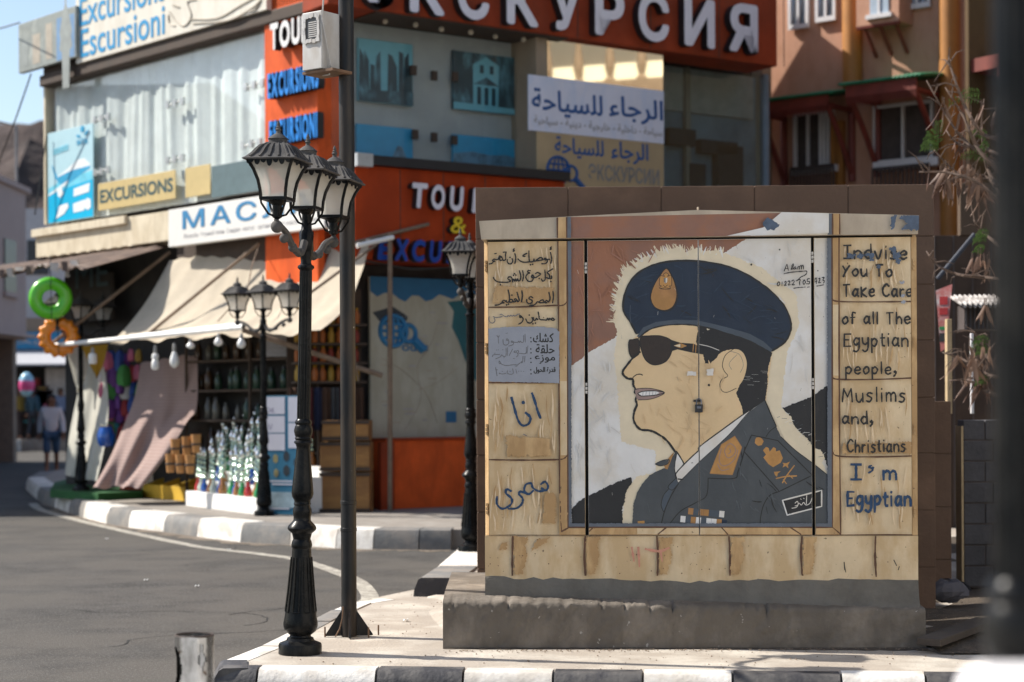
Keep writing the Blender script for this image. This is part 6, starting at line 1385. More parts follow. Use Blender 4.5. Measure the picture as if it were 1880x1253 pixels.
# cloths
dwh = cloth("white_drape", (.62, .60, .52), .3); strp = cloth("pink_striped_cloth", (.33, .245, .22), .05, (.27, .18, .16), 2, 7.0); gold = cloth("gold_cloth", (.42, .24, .03), .3)
fw = lambda n, A: (lambda a, b: Vector((0, A * math.sin(a * n + 2 * b) * (.4 + b), 0)))
mb = MB(); mb.grid(loft([(161, 640, 26.4), (147, 700, 26.4), (127, 790, 26.35), (117, 872, 26.3)], [(184, 645, 25.7), (197, 720, 25.5), (194, 800, 25.4), (176, 884, 25.4)], fw(13, .05)), 30, 24, dwh); tag(mb.build("hanging_curtain", None, True, angle=180), "gathered white curtain hanging behind the left stall lamp", "curtain")
mb = MB(); mb.grid(loft([(120, 636, 25.9), (136, 700, 25.9), (141, 716, 25.9)], [(168, 634, 26.0), (158, 690, 26.0), (143, 722, 25.9)], fw(6, .03)), 12, 12, dwh); tag(mb.build("pulled_curtain", None, True, angle=180), "narrow pale curtain pulled to a point left of the gathered white curtain", "curtain")
mb = MB(); mb.grid(loft([(150, 636, 25.2), (163, 668, 25.2), (177, 694, 25.2)], [(198, 632, 25.1), (190, 668, 25.1), (178, 696, 25.2)], fw(8, .02)), 12, 10, gold); tag(mb.build("pennant", None, True, angle=180), "golden triangular pennant hanging from the white awning pole", "pennant")
random.seed(23)
mb = MB(); mb.grid(loft([(258, 668, 25.3), (246, 730, 25.1), (222, 790, 24.9), (196, 850, 24.6), (172, 896, 24.3)], [(362, 650, 24.6), (362, 745, 24.4), (345, 775, 24.3), (305, 840, 24.0), (262, 894, 23.7)], lambda a, b: Vector((0, .13 * math.sin(a * 9 + 4 * b) * (.15 + b) + .05 * math.sin(a * 23 - 5 * b) * b, .02 * math.sin(a * 19))), .0), 50, 40, strp); tag(mb.build("striped_cloth", None, True, angle=180), "large pink striped cloth draped from the awning down to the pavement", "cloth")
grc = M("green_carpet", (.025, .105, .03), rough=1, var=.2, scale=6, bump=.006, bscale=80)
mb = MB(); q = [gz(x, y, .31) for x, y in ((92, 900), (180, 906), (262, 902), (262, 872), (130, 878), (100, 886))]; mb.sheet([(p.x, p.y) for p in q], .31, grc, .2); tag(mb.build("green_carpet"), "green carpet laid on the pavement edge around the left stall lamp", "carpet")
lamp_p = Vp(160, 899, 26.0)
# white display step with water pipes
a_, b_ = gz(341, 929, .205), gz(472, 946, .205)
FD = Frame((a_.x, a_.y), (b_.x - a_.x, b_.y - a_.y)); LD = (Vector((b_.x, b_.y)) - Vector((a_.x, a_.y))).length
whs = M("white_display_paint", (.74, .73, .70), rough=.6, var=.05, bump=.002)
ds = thing("display_step", "low white stepped display carrying rows of glass water pipes", "display stand", FD.P(LD / 2, .205, -.4))
for k in range(4):
    mb = MB(); mb.fbox(FD, -.24 * k, LD, .2055, .40 + .12 * k, -.28 * (k + 1), -.28 * k - (.001 if k else 0), whs); mb.build("step", ds, bevel=.006)
chrome = M("polished_chrome", (.82, .84, .82), rough=.1, var=.05, metal=1.0); sil = M("silver_stem", (.52, .66, .56), rough=.16, var=.1, metal=1.0)
def gl(name, col, tr=.35):
    if name in MATS: return MATS[name]
    m = M(name, col, rough=.06, var=.1, coat=.6); m.node_tree.nodes["Principled BSDF"].inputs["Transmission Weight"].default_value = tr; return m
vcol = [("red", gl("vase_red_glass", (.55, .03, .03))), ("blue", gl("vase_blue_glass", (.02, .12, .5))), ("green", gl("vase_green_glass", (.03, .35, .10))), ("clear", gl("vase_clear_glass", (.62, .7, .64), .6)), ("amber", gl("vase_amber_glass", (.5, .2, .05)))]
def hookah(col, mat):
    t = thing("water_pipe", "silver water pipe with %s glass vase on the white display step" % col, "water pipe", (0, 0, 0), "glass water pipes on the white display")
    mb = MB(); mb.lathe([(.05, 0), (.056, .01), (.06, .04), (.05, .09), (.03, .125), (.026, .15), (.032, .17), (.02, .185)], mat, seg=16); mb.build("vase", t, True, angle=60)
    mb = MB(); mb.lathe([(.014, .185), (.034, .2), (.038, .215), (.02, .235), (.012, .25), (.028, .268), (.033, .285), (.024, .302), (.011, .315), (.026, .335), (.028, .35), (.012, .37), (.01, .40), (.02, .415), (.022, .43), (.01, .445), (.009, .47), (.05, .478), (.052, .484), (.012, .49), (.012, .5)], sil, seg=16); mb.build("stem", t, True, angle=50)
    mb = MB(); mb.lathe([(.012, .5), (.026, .53), (.034, .56), (.032, .585), (.02, .6), (.008, .625), (.004, .64)], chrome, seg=14); mb.build("bowl", t, True, angle=60)
    mb = MB(); mb.tube([(.03, 0, .21), (.07, 0, .235), (.09, 0, .27)], .007, chrome, 6); mb.build("hose_port", t, True)
    return t
random.seed(77); protos = {}
for r in range(4):
    n = (14, 15, 14, 12)[r]
    for k in range(n):
        c, m = vcol[(k * 3 + r * 2 + (k // 4)) % 5] if r == 0 else vcol[random.choice((2, 3, 3, 3, 2, 0, 1, 4))]
        t = copy_tree(protos[c]) if c in protos else hookah(c, m); protos.setdefault(c, t)
        u = .08 - .24 * r + (LD - .16 + .12 * r) * (k + .5 * (r % 2) * .9) / n + random.uniform(-.02, .02); q = FD.P(u, .401 + .12 * r, -.28 * r - .13 + random.uniform(-.03, .03))
        s = random.uniform(.82, 1.02) * (1 + .06 * r); t.location = q; t.scale = (s, s, s * random.uniform(.95, 1.1)); t.rotation_euler = (0, 0, random.uniform(0, 6))
# yellow tray, red bin, pots
yel = M("yellow_paint", (.58, .36, .03), rough=.6, var=.12, bump=.002); redb = M("red_bin_paint", (.40, .085, .05), rough=.5, var=.15)
a_, b_ = gz(262, 914, .205), gz(340, 921, .205); FY = Frame((a_.x, a_.y), (b_.x - a_.x, b_.y - a_.y)); LY = (b_ - a_).length
tr = thing("yellow_tray", "yellow wooden tray with slanted dividers in front of the striped cloth", "tray", FY.P(LY / 2, .205, -.3))
mb = MB(); mb.fbox(FY, 0, LY, .206, .40, -.03, 0, yel); mb.build("front_board", tr, bevel=.004)
mb = MB(); mb.fbox(FY, 0, LY, .206, .58, -.66, -.63, yel); mb.build("back_board", tr, bevel=.004)
mb = MB(); mb.fbox(FY, .03, LY - .03, .206, .23, -.629, -.031, shd); mb.build("bottom", tr)
for k in range(4):
    u = .001 + (LY - .032) * k / 3; P_ = FY.P; mb = MB()
    mb.hexa([P_(u, .231, -.031), P_(u + .03, .231, -.031), P_(u + .03, .231, -.629), P_(u, .231, -.629), P_(u, .395, -.031), P_(u + .03, .395, -.031), P_(u + .03, .575, -.629), P_(u, .575, -.629)], yel); mb.build("divider", tr)
p = gz(240, 913, .205); mb = MB()
bn = thing("red_bin", "red open bin with a dark rim left of the yellow tray", "bin", p)
mb.lathe([(.14, 0), (.165, .33), (.15, .33), (.13, .03)], redb, p, 4, math.pi / 4 + .5, sq=1.2); mb.build("tub", bn, bevel=.006)
mb = MB(); mb.lathe([(.165, .331), (.178, .331), (.178, .365), (.155, .365), (.155, .331)], blk, p, 4, math.pi / 4 + .5, sq=1.2); mb.build("rim", bn)
pot_m = M("tan_pot", (.46, .22, .07), rough=.7, var=.2, scale=6, bump=.003)
spot = [(313, 868), (331, 869), (349, 870), (343, 836), (360, 832), (322, 840)]
first = None
for k, (x, y) in enumerate(spot):
    q = Vp(x, y, 23.0 - .06 * (k % 3) + (.35 if k > 2 else 0))
    if not first:
        first = thing("tan_pot", "tan wooden pot standing behind the yellow tray beside the water pipes", "pot", (0, 0, 0), "tan pots behind the yellow tray")
        mb = MB(); mb.lathe([(.045, 0), (.05, .02), (.062, .2), (.066, .24), (.056, .24), (.05, .05)], pot_m, seg=16); mb.build("body", first, True)
        mb = MB(); mb.lathe([(.0635, .1), (.066, .105), (.066, .12), (.0645, .125)], shd, seg=16); mb.build("band", first, True)
    t = first if k == 0 else copy_tree(first)
    t.location = q
# poster board with price papers
p = gz(516, 946, .205); FP = Frame((p.x, p.y), (.92, -.39))
rc = [(FP.uv(487, 850)[0]), FP.uv(550, 850)[0], .21, FP.uv(518, 727)[1]]
po = thing("tour_board", "blue standing tour board with white price papers and hexagon photos", "notice board", FP.P(0, .205, 0))
bbl = M("tour_board_blue", (.02, .14, .24), rough=.5, var=.1, scale=3)
mb = MB(); mb.fbox(FP, *rc, -.05, 0, bbl); mb.build("board", po, bevel=.004)
wp = M("white_paper", (.55, .55, .62), rough=.8, var=.04); ink = M("pen_ink", (.12, .10, .2), rough=.8)
H_ = rc[3] - rc[2]; W_ = rc[1] - rc[0]
for x0, x1, ys in ((.02, .58, ((.845, .99), (.69, .83), (.54, .68))), (.68, .99, ((.78, .99), (.56, .77)))):
    for y0, y1 in ys:
        mb = MB(); mb.fbox(FP, rc[0] + W_ * x0, rc[0] + W_ * x1, rc[2] + H_ * y0, rc[2] + H_ * y1, .001, .004, wp); o = mb.build("paper", po)
for s, x0, y0, x1, y1 in (("١٤", .12, .86, .3, .9), ("١٨", .1, .715, .28, .77)):
    mb = MB(); put_text(mb, "\u0661\u0664" if y0 > .8 else "\u0661\u0668", FP, (rc[0] + W_ * x0, rc[0] + W_ * x1, rc[2] + H_ * y0, rc[2] + H_ * y1), .0045, ink); mb.build("handwriting", po)
hexm = [M("photo_reef", (.25, .22, .1), rough=.5, var=.5, scale=9), M("photo_dark_sea", (.02, .03, .04), rough=.5, var=.5, scale=9), M("photo_ship", (.3, .4, .45), rough=.5, var=.4, scale=6)]
for k, (x, y, r) in enumerate(((.3, .47, .13), (.62, .49, .15), (.62, .37, .16), (.32, .35, .12), (.9, .44, .12))):
    mb = MB(); mb.prism(FP, [(rc[0] + W_ * x + r * .3 * math.cos(math.pi / 3 * i + .5), rc[2] + H_ * y + r * .45 * math.sin(math.pi / 3 * i + .5)) for i in range(6)], .001 + k * .0006, .0014 + k * .0006, hexm[(k + (k > 1)) % 2]); mb.build("hexagon_photo", po)
mb = MB(); mb.fbox(FP, rc[0] + W_ * .03, rc[1] - W_ * .03, rc[2] + H_ * .06, rc[2] + H_ * .19, .001, .003, hexm[2]); mb.build("ship_photo", po)
mb = MB()
for y, a, b in ((.25, .2, .9), (.045, .1, .7), (.275, .1, .8)): mb.fbox(FP, rc[0] + W_ * a, rc[0] + W_ * b, rc[2] + H_ * y, rc[2] + H_ * (y + .012), .0032, .0042, wp)
mb.build("caption_lines", po)
# dark shop shelves and goods
shw = M("dark_shelf_wood", (.06, .04, .028), rough=.8, var=.3)
sv = thing("wall_shelves", "dark wooden shelves of bottles deep inside the souvenir stall", "shelf", F1.P(-2.2, .2, -.1))
us0, us1 = F1.uv(345, 700, .1)[0], F1.uv(590, 700, .1)[0]
for z in (.9, 1.3, 1.7, 2.1, 2.5):
    mb = MB(); mb.fbox(F1, us0, us1, z, z + .03, -.29, .12, shw); mb.build("shelf", sv)
for u in (us0, (us0 + us1) / 2, us1 - .03):
    mb = MB(); mb.fbox(F1, u, u + .03, .206, 2.9, .121, .15, shw); mb.build("upright", sv)
def jar(label, m, group, cap=None):
    t = thing("jar", label, "jar", (0, 0, 0), group); mb = MB(); mb.lathe([(.05, 0), (.055, .01), (.055, .16), (.035, .2), (.03, .23)], m, seg=12); mb.build("body", t, True)
    mb = MB(); mb.lathe([(.034, .231), (.034, .265), (.01, .268)], cap or blk, seg=10); mb.build("lid", t, True); return t
bm_ = [M("bottle_" + n, c, rough=.2, var=.2) for n, c in (("brown", (.05, .026, .012)), ("dark_green", (.02, .05, .03)), ("pale", (.09, .085, .07)))]
js = [jar("small dark bottle on the wall shelves inside the stall", m, "bottles on the dark wall shelves") for m in bm_]
random.seed(51); used = set()
for z in (.931, 1.331, 1.731, 2.131):
    for k in range(12):
        i = random.choice([0, 0, 1, 1, 2]); t = js[i] if i not in used else copy_tree(js[i]); used.add(i)
        t.location = F1.P(us0 + .12 + (us1 - us0 - .24) * k / 11.5 + random.uniform(-.03, .03), z, .0 + random.uniform(-.05, .05)); s = random.uniform(.75, 1.15); t.scale = (s, s, s)
# spice rack at the building corner
sp = M("spice_orange", (.38, .11, .02), rough=.5, var=.25); sp2 = M("spice_red", (.25, .03, .015), rough=.5, var=.25); sp3 = M("spice_yellow", (.40, .24, .03), rough=.5)
FS = Frame((Vp(600, 700, 22.35).x, Vp(600, 700, 22.35).y), (.95, .3)); LS = FS.uv(672, 640)[0]
rk_ = thing("spice_rack", "dark rack of orange spice jars at the corner behind the tall pole", "rack", FS.P(LS / 2, .2, -.1))
zs = [FS.uv(635, y)[1] for y in (700, 665, 630, 595)]
mb = MB(); mb.fbox(FS, -.45, LS, .206, zs[3] + .45, -.3, -.27, shw); mb.build("back_board", rk_)
for z in zs: mb = MB(); mb.fbox(FS, -.4, LS, z - .03, z, -.269, .06, shw); mb.build("shelf", rk_)
j3 = [jar("small %s spice jar on the corner rack" % n, m, "spice jars on the corner rack", gold) for n, m in (("orange", sp), ("red", sp2), ("yellow", sp3))]; used = set()
for z in zs:
    for k in range(8):
        i = random.choice([0, 0, 1, 2]); t = j3[i] if i not in used else copy_tree(j3[i]); used.add(i)
        t.location = FS.P(-.35 + (LS + .3) * k / 7.6, z + .001, -.06 + random.uniform(-.04, .04)); t.scale = (.75,) * 3
scm = [M("scarf_" + n, c, rough=.95, var=.2) for n, c in (("brown", (.07, .035, .02)), ("grey", (.06, .06, .062)), ("maroon", (.08, .015, .018)), ("navy", (.015, .02, .05)))]
for k in range(9):
    u = -.5 + (LS + .4) * k / 8.5; mb = MB(); z1 = FS.uv(635, 712)[1]; z0 = FS.uv(635, 790)[1] - .05 * (k % 3)
    mb.grid(lambda a, b: FS.P(u + .1 * a, z0 + (z1 - z0) * b, .1 + .02 * math.sin(a * 9 + k)), 6, 6, scm[k % 4]); tag(mb.build("hanging_scarf", None, True, solid=.006), "dark %s scarf hanging below the spice rack" % ("brown", "grey", "maroon", "navy")[k % 4], "scarf", "scarves hanging below the spice rack")
wd = M("plywood_crate", (.33, .165, .05), rough=.75, var=.25, scale=3, bump=.002, stain=(.2, .09, .03), sthr=.56, sfac=.6, sscale=(1, 1, 5))
def crate(label, px0, px1, y0, y1, Y):
    fr = Frame((Vp(px0, 800, Y).x, Y), (1, -.05)); r = fr.rect(px0, y0, px1, y1); t = thing("wooden_crate", label, "crate", fr.P((r[0] + r[1]) / 2, r[2], -.2), "plywood crates stacked by the corner")
    mb = MB(); mb.fbox(fr, r[0], r[1], r[2], r[3], -.4, 0, wd); mb.build("box", t, bevel=.005)
    mb = MB(); mb.fbox(fr, r[0] - .012, r[1] + .012, r[3] - .045, r[3] - .005, .001, .022, shw); mb.build("batten", t)
    mb = MB(); mb.fbox(fr, r[0] - .012, r[1] + .012, r[2] + .012, r[2] + .05, .001, .022, shw); mb.build("batten", t)
crate("bottom plywood crate standing on the pavement by the tall pole", 588, 678, 868, 942, 21.95); crate("middle plywood crate of the stack by the tall pole", 588, 678, 812, 866, 21.95); crate("top plywood crate of the stack below the dark scarves", 592, 676, 772, 810, 21.95)
o, rc = board("small_sign", "small grey Cyrillic sign in the dark of the stall beside the near lamp", Frame((Vp(490, 630, 22.6).x, 22.6), (1, -.1)), (488, 612, 548, 655), 0, .03, M("dim_sign_grey", (.26, .25, .25), rough=.6))
fr = Frame((Vp(490, 630, 22.6).x, 22.6), (1, -.1)); writing(o, fr, (rc[0] + .04, rc[1] - .06, rc[3] - .17, rc[3] - .05), "МАСЛА", .003, inkg, bold=.02)
writing(o, fr, (rc[0] + .04, rc[1] - .06, rc[2] + .05, rc[2] + .09), "органическое масло", .003, inkg)
# hanging bags and toys behind the left lamp
random.seed(61); bagp = {}
for k in range(34):
    g = random.randrange(len(goods)); nm = ("red", "blue", "pink", "teal", "gold", "white", "violet", "green")[g]
    if random.random() < .45: g, nm = random.choice(((0, "red"), (2, "pink"), (6, "violet"), (1, "blue")))
    if g in bagp: t = copy_tree(bagp[g])
    else:
        t = thing("hanging_bag", "small %s bag hanging in the shade left of the striped cloth" % nm, "bag", (0, 0, 0), "bags hanging left of the striped cloth"); bagp[g] = t
        mb = MB(); mb.lathe([(.03, -.30), (.085, -.28), (.10, -.2), (.075, -.08), (.03, -.04)], goods[g], seg=12, flute=5, fd=.25); mb.build("pouch", t, True)
        mb = MB(); mb.tube([(-.03, 0, -.05), (-.02, 0, -.01), (.0, 0, 0), (.02, 0, -.01), (.03, 0, -.05)], .006, blk, 5); mb.build("strap", t)
    c = k % 6; r = k // 6; t.location = Vp(193 + c * 12.5 + random.uniform(-4, 4), 642 + r * 27 + random.uniform(-6, 6), 25.75 - .02 * c + random.uniform(-.12, .1)); s = random.uniform(.7, 1.25); t.scale = (s, s * .7, s); t.rotation_euler = (0, 0, random.uniform(0, 6))
jb = thing("blue_jar", "blue glass jar standing beside the draped striped cloth", "jar", (0, 0, 0)); q = Vp(195, 820, 25.3)
mb = MB(); mb.lathe([(.09, 0), (.12, .06), (.13, .16), (.1, .25), (.08, .28)], vcol[1][1], q, 16); mb.build("body", jb, True); mb = MB(); mb.lathe([(.085, .281), (.1, .285), (.1, .3), (.02, .33)], chrome, q, 16); mb.build("lid", jb, True)
# big letters painted in the shade of the left shop
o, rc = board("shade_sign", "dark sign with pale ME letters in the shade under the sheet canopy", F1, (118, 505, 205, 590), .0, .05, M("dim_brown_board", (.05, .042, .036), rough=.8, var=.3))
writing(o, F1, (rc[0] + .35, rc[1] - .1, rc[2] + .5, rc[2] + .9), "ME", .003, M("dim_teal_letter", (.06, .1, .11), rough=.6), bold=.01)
# ================================================================ people
skin = M("person_skin", (.20, .095, .055), rough=.6, var=.08); hair = M("black_hair", (.012, .01, .009), rough=.7, var=.3, scale=30)
def skinned(name, verts, edges, rad, mat, parent, sub=2):
    me = bpy.data.meshes.new(name); me.from_pydata(verts, edges, []); o = bpy.data.objects.new("tmp", me); COL.objects.link(o)
    md = o.modifiers.new("s", 'SKIN'); md.use_smooth_shade = True
    for v, r in zip(me.skin_vertices[0].data, rad): v.radius = r if isinstance(r, tuple) else (r, r)
    me.skin_vertices[0].data[0].use_root = True
    o.modifiers.new("u", 'SUBSURF').levels = sub
    bpy.context.view_layer.update()
    m2 = bpy.data.meshes.new_from_object(o.evaluated_get(bpy.context.evaluated_depsgraph_get())); bpy.data.objects.remove(o)
    for p_ in m2.polygons: p_.use_smooth = True
    m2.materials.clear(); m2.materials.append(mat); r = bpy.data.objects.new(name, m2); COL.objects.link(r); r.parent = parent; return r
def person(label, loc, rz, shirt, legs, short=True, step=1.0, sleeve=True, h=1.0, hairlen=0.0):
    """walking figure; local -y is forward"""
    t = thing("person", label, "person", (0, 0, 0)); s = step
    J = {'pel': (0, 0, .93), 'wa': (0, .0, 1.08), 'ch': (0, .0, 1.30), 'nk': (0, .01, 1.46), 'hb': (0, -.0, 1.545), 'hd': (0, -.01, 1.63), 'ht': (0, .0, 1.70), 'no': (0, -.088, 1.60), 'jaw': (0, -.05, 1.545),
         'ls': (-.17, .01, 1.41), 'le': (-.235, .05 + .06 * s, 1.13), 'lw': (-.25, .02 + .1 * s, .89), 'lh': (-.25, -.01 + .1 * s, .81), 'rs': (.17, .01, 1.41), 're': (.235, .05 - .05 * s, 1.13), 'rw': (.25, -.1 * s, .90), 'rh': (.25, -.03 - .1 * s, .82),
         'lp': (-.09, 0, .88), 'lk': (-.1, -.13 * s, .49), 'la': (-.105, -.17 * s, .09), 'lt': (-.12, -.17 * s - .16, .03), 'lc': (-.105, -.17 * s + .04, .04), 'rp': (.09, 0, .88), 'rk': (.1, .06 * s, .49), 'ra': (.105, .27 * s, .11 + .03 * s), 'rt': (.12, .27 * s - .13, .03), 'rc': (.105, .27 * s + .04, .07 + .02 * s)}
    E_ = [('pel', 'wa'), ('wa', 'ch'), ('ch', 'nk'), ('nk', 'hb'), ('hb', 'hd'), ('hd', 'ht'), ('hd', 'no'), ('hb', 'jaw'), ('ch', 'ls'), ('ls', 'le'), ('le', 'lw'), ('lw', 'lh'), ('ch', 'rs'), ('rs', 're'), ('re', 'rw'), ('rw', 'rh'), ('pel', 'lp'), ('lp', 'lk'), ('lk', 'la'), ('la', 'lt'), ('la', 'lc'), ('pel', 'rp'), ('rp', 'rk'), ('rk', 'ra'), ('ra', 'rt'), ('ra', 'rc')]
    R_ = dict(pel=(.13, .1), wa=(.13, .095), ch=(.145, .105), nk=.055, hb=.07, hd=(.08, .098), ht=.07, no=.016, jaw=.045, ls=.062, le=.044, lw=.032, lh=(.035, .02), rs=.062, re=.044, rw=.032, rh=(.035, .02), lp=.088, lk=.056, la=.04, lt=(.04, .022), lc=.035, rp=.088, rk=.056, ra=.04, rt=(.04, .022), rc=.035)
    for sd in ('l', 'r'):
        hx, hy, hz_ = J[sd + 'h']; sg = -1 if sd == 'l' else 1
        for i, (dy, ln) in enumerate(((-.03, .07), (-.01, .085), (.01, .08), (.028, .062))):
            J[f'{sd}f{i}'] = (hx + sg * .002, hy + dy, hz_ - .03 - ln * .5); J[f'{sd}g{i}'] = (hx - sg * .012, hy + dy * 1.1 - .012, hz_ - .03 - ln); E_ += [(sd + 'h', f'{sd}f{i}'), (f'{sd}f{i}', f'{sd}g{i}')]; R_[f'{sd}f{i}'] = .0095; R_[f'{sd}g{i}'] = .008
        J[sd + 'u'] = (hx - sg * .03, hy - .045, hz_ + .0); J[sd + 'v'] = (hx - sg * .035, hy - .06, hz_ - .035); E_ += [(sd + 'h', sd + 'u'), (sd + 'u', sd + 'v')]; R_[sd + 'u'] = .011; R_[sd + 'v'] = .009
    N = list(J); ix = {k: i for i, k in enumerate(N)}
    skinned("body", [J[k] for k in N], [(ix[a], ix[b]) for a, b in E_], [R_[k] for k in N], skin, t)
    up = ['pel', 'wa', 'ch', 'ls', 'le', 'rs', 're', 'nk'] + (['lw', 'rw'] if sleeve else []); V = [J[k] if k != 'nk' else (0, .01, 1.43) for k in up]; ui = {k: i for i, k in enumerate(up)}
    ee = [('pel', 'wa'), ('wa', 'ch'), ('ch', 'nk'), ('ch', 'ls'), ('ls', 'le'), ('ch', 'rs'), ('rs', 're')] + ([('le', 'lw'), ('re', 'rw')] if sleeve else [])
    gro = lambda r, d: tuple(x + d for x in r) if isinstance(r, tuple) else r + d
    V[0] = (0, 0, .84)
    skinned("shirt", V, [(ui[a], ui[b]) for a, b in ee], [gro(R_[k], .022 if k != 'pel' else .035) for k in up], shirt, t)
    lg = ['pel', 'lp', 'lk', 'rp', 'rk'] + ([] if short else ['la', 'ra']); V = [J[k] for k in lg]; li = {k: i for i, k in enumerate(lg)}
    if short: V[2] = tuple(Vector(J['lk']) + (Vector(J['la']) - Vector(J['lk'])) * .12); V[4] = tuple(Vector(J['rk']) + (Vector(J['ra']) - Vector(J['rk'])) * .12)
    skinned("shorts" if short else "trousers", V, [(li[a], li[b]) for a, b in [('pel', 'lp'), ('lp', 'lk'), ('pel', 'rp'), ('rp', 'rk')] + ([] if short else [('lk', 'la'), ('rk', 'ra')])], [gro(R_[k], .024) for k in lg], legs, t)
    skinned("hair", [(0, .03, 1.63), (0, .02, 1.69), (0, -.04, 1.70), (0, .06, 1.6 - hairlen)], [(0, 1), (1, 2), (0, 3)], [.088, .075, .055, .06], hair, t)
    mb = MB()
    for x in (-.032, .032): mb.ball((x, -.088, 1.635), .011, hair, 8)
    mb.build("eyes", t, True); mb = MB(); mb.tube([(-.025, -.09, 1.565), (0, -.096, 1.563), (.025, -.09, 1.565)], .006, M("lips", (.16, .06, .045), rough=.6), 5); mb.build("mouth", t, True)
    mb = MB()
    for x in (-.083, .083): mb.ball((x, .01, 1.61), .022, skin, 8, 1.4)
    mb.build("ears", t, True)
    shoe = M("brown_sandal", (.07, .035, .02), rough=.7)
    for k in ('l', 'r'):
        a, b = Vector(J[k + 't']), Vector(J[k + 'c']); mb = MB(); mb.tube([b + Vector((0, .03, -.03)), (a + b) / 2 + Vector((0, 0, -.025)), a + Vector((0, -.05, -.015))], [.035, .042, .035], shoe, 8); mb.build("sandal", t, True)
    t.location = loc; t.rotation_euler = (0, 0, rz); t.scale = (h, h, h); return t
shw_ = cloth("white_shirt_cotton", (.62, .64, .70), .1); jean = M("blue_denim", (.04, .085, .16), rough=.9, var=.2, scale=8)
q = gz(95, 872, .0); person("man in a white shirt and blue knee length shorts walking in the street", (q.x, q.y, 0), .25, shw_, jean, True, 1.0, True, 1.02)
def bgp(label, px, Y, rz, c1_, c2_, short, step, h=1.0, hl_=0): q = Vp(px, 742, Y); person(label, (q.x, q.y, .4), rz, M(label[-18:].replace(" ", "_") + "_top", c1_, rough=.9), M(label[-18:].replace(" ", "_") + "_legs", c2_, rough=.9), short, step, True, h, hl_)
bgp("distant person in dark teal clothes walking away on the far pavement", 61, 61.2, 2.9, (.02, .06, .09), (.02, .025, .035), False, .6, 1.0, .12)
bgp("distant person in a pale blue shirt by the dark arcade", 112, 61.6, .6, (.16, .2, .3), (.03, .03, .05), False, .3)
bgp("distant person in a mustard top at the far left arcade", 36, 61.4, 1.2, (.28, .2, .04), (.04, .03, .03), False, .4)
bgp("distant person in white trousers and pink top at the far left", 14, 61.3, -.6, (.3, .08, .12), (.45, .43, .42), False, .3)
bl_ = Vp(49, 706, 58); t = thing("balloon", "striped pink and blue balloon floating over the distant people", "balloon", bl_)
mb = MB(); mb.ball(bl_, .25, M("balloon_pale_blue", (.3, .55, .7), rough=.25), 14, 1.6); mb.build("bag", t, True)
mb = MB(); mb.lathe([(.222, -.2), (.254, -.08), (.254, .05), (.222, .16)], M("balloon_pink", (.65, .08, .25), rough=.3), bl_, 14); mb.build("band", t, True); mb = MB(); mb.tube([bl_ + Vector((0, 0, -.5)), bl_ + Vector((.1, 0, -1.3))], .01, blk, 4); mb.build("string", t)
random.seed(71)
for k in range(14):
    x = random.uniform(0, 165); q = Vp(x, 742, 62.3); w_, h_ = random.uniform(.3, .9), random.uniform(.5, 1.3); z = random.uniform(.4, 2.0); mb = MB(); mb.box(q.x - w_ / 2, q.x + w_ / 2, 62.2, 62.55, z, z + h_, goods[k % 8]); i = k % 8
    mb.box(q.x - w_ / 2 - .03, q.x + w_ / 2 + .03, 62.17, 62.56, z + h_ + .001, z + h_ + .05, shd); tag(mb.build("goods_rack"), "distant %s goods display in front of the dark arcade" % ("red", "blue", "pink", "teal", "gold", "white", "violet", "green")[i], "goods", "goods displayed along the far arcade")
random.seed(13); pw_ = M("paper_scrap_white", (.6, .6, .58), rough=.9)
for x, y, w in ((268, 1066, "lone white paper scrap on the open road left of the bollard"), (362, 1077, "tiny paper scrap on the road above the bollard"), (420, 1010, "paper scrap on the road near the worn line"), (196, 990, "paper scrap on the road below the far kerb"), (745, 1140, "paper scrap on the sandy pavement beside the tall pole")):
    q = gz(x, y, .004 if x < 700 else .152); mb = MB(); s = .022
    mb.grid(lambda a, b: (q.x + s * (a - .5) * 1.4, q.y + s * (b - .5) * 2, q.z + .012 * math.sin(a * 3 + b * 2) ** 2), 4, 4, pw_); tag(mb.build("paper_scrap", solid=.001), w, "litter")
# cables
for nm, lab, pts in (("cable", "thin cable running down from the photo board over the sky", [(57, 136, 27), (30, 215, 27.4), (-20, 345, 28)]), ("cable", "thin cable hanging beside the left end of the shop window", [(86, 250, 27.6), (74, 320, 27.6), (64, 395, 27.6)]), ("cable", "thin cable from the left end of the photo board out of the frame", [(36, 42, 27.2), (10, 50, 28), (-30, 60, 29)]), ("cable", "thin dark cable crossing the tan wall beside the Arabic banner", [(1003, 70, 24), (988, 150, 24), (975, 240, 24)])):
    mb = MB(); mb.tube([Vp(*p_) for p_ in pts], .012, shd, 5); tag(mb.build(nm, None, True), lab, "cable")
# ================================================================ things right of the cabinet
bk = M("dark_grey_block", (.075, .073, .078), rough=.9, var=.3, scale=4, bump=.006, bscale=30); pale = M("pale_wood", (.44, .33, .19), rough=.8, var=.2)
FG = Frame((Vp(1768, 800, 13.2).x, 13.2), (1, 0))
gw = thing("block_pier", "pier of dark grey concrete blocks at the right beside the dark lamp post", "wall", FG.P(.15, .1, -.1)); r = FG.rect(1768, 770, 1850, 1078)
nb = 8
for k in range(1):
    mb = MB(); random.seed(81)
    for j in range(nb):
        z0 = .16 + (r[3] - .16) * j / nb; z1 = .16 + (r[3] - .16) * (j + 1) / nb; c = .16 if j % 2 else .22
        for a, b in ((0, c), (c, r[1])): mb.fbox(FG, a + .004, b - .004, z0 + .004, z1 - .006, -.18, random.uniform(0, .012), bk)
    mb.fbox(FG, .01, r[1] - .01, .15, r[3] - .02, -.17, -.004, shd)
    mb.build("blocks", gw, bevel=.006)
mb = MB(); mb.fbox(FG, -.018, -.002, .16, r[3] - .05, -.15, .02, pale); mb.build("edge_strip", gw)
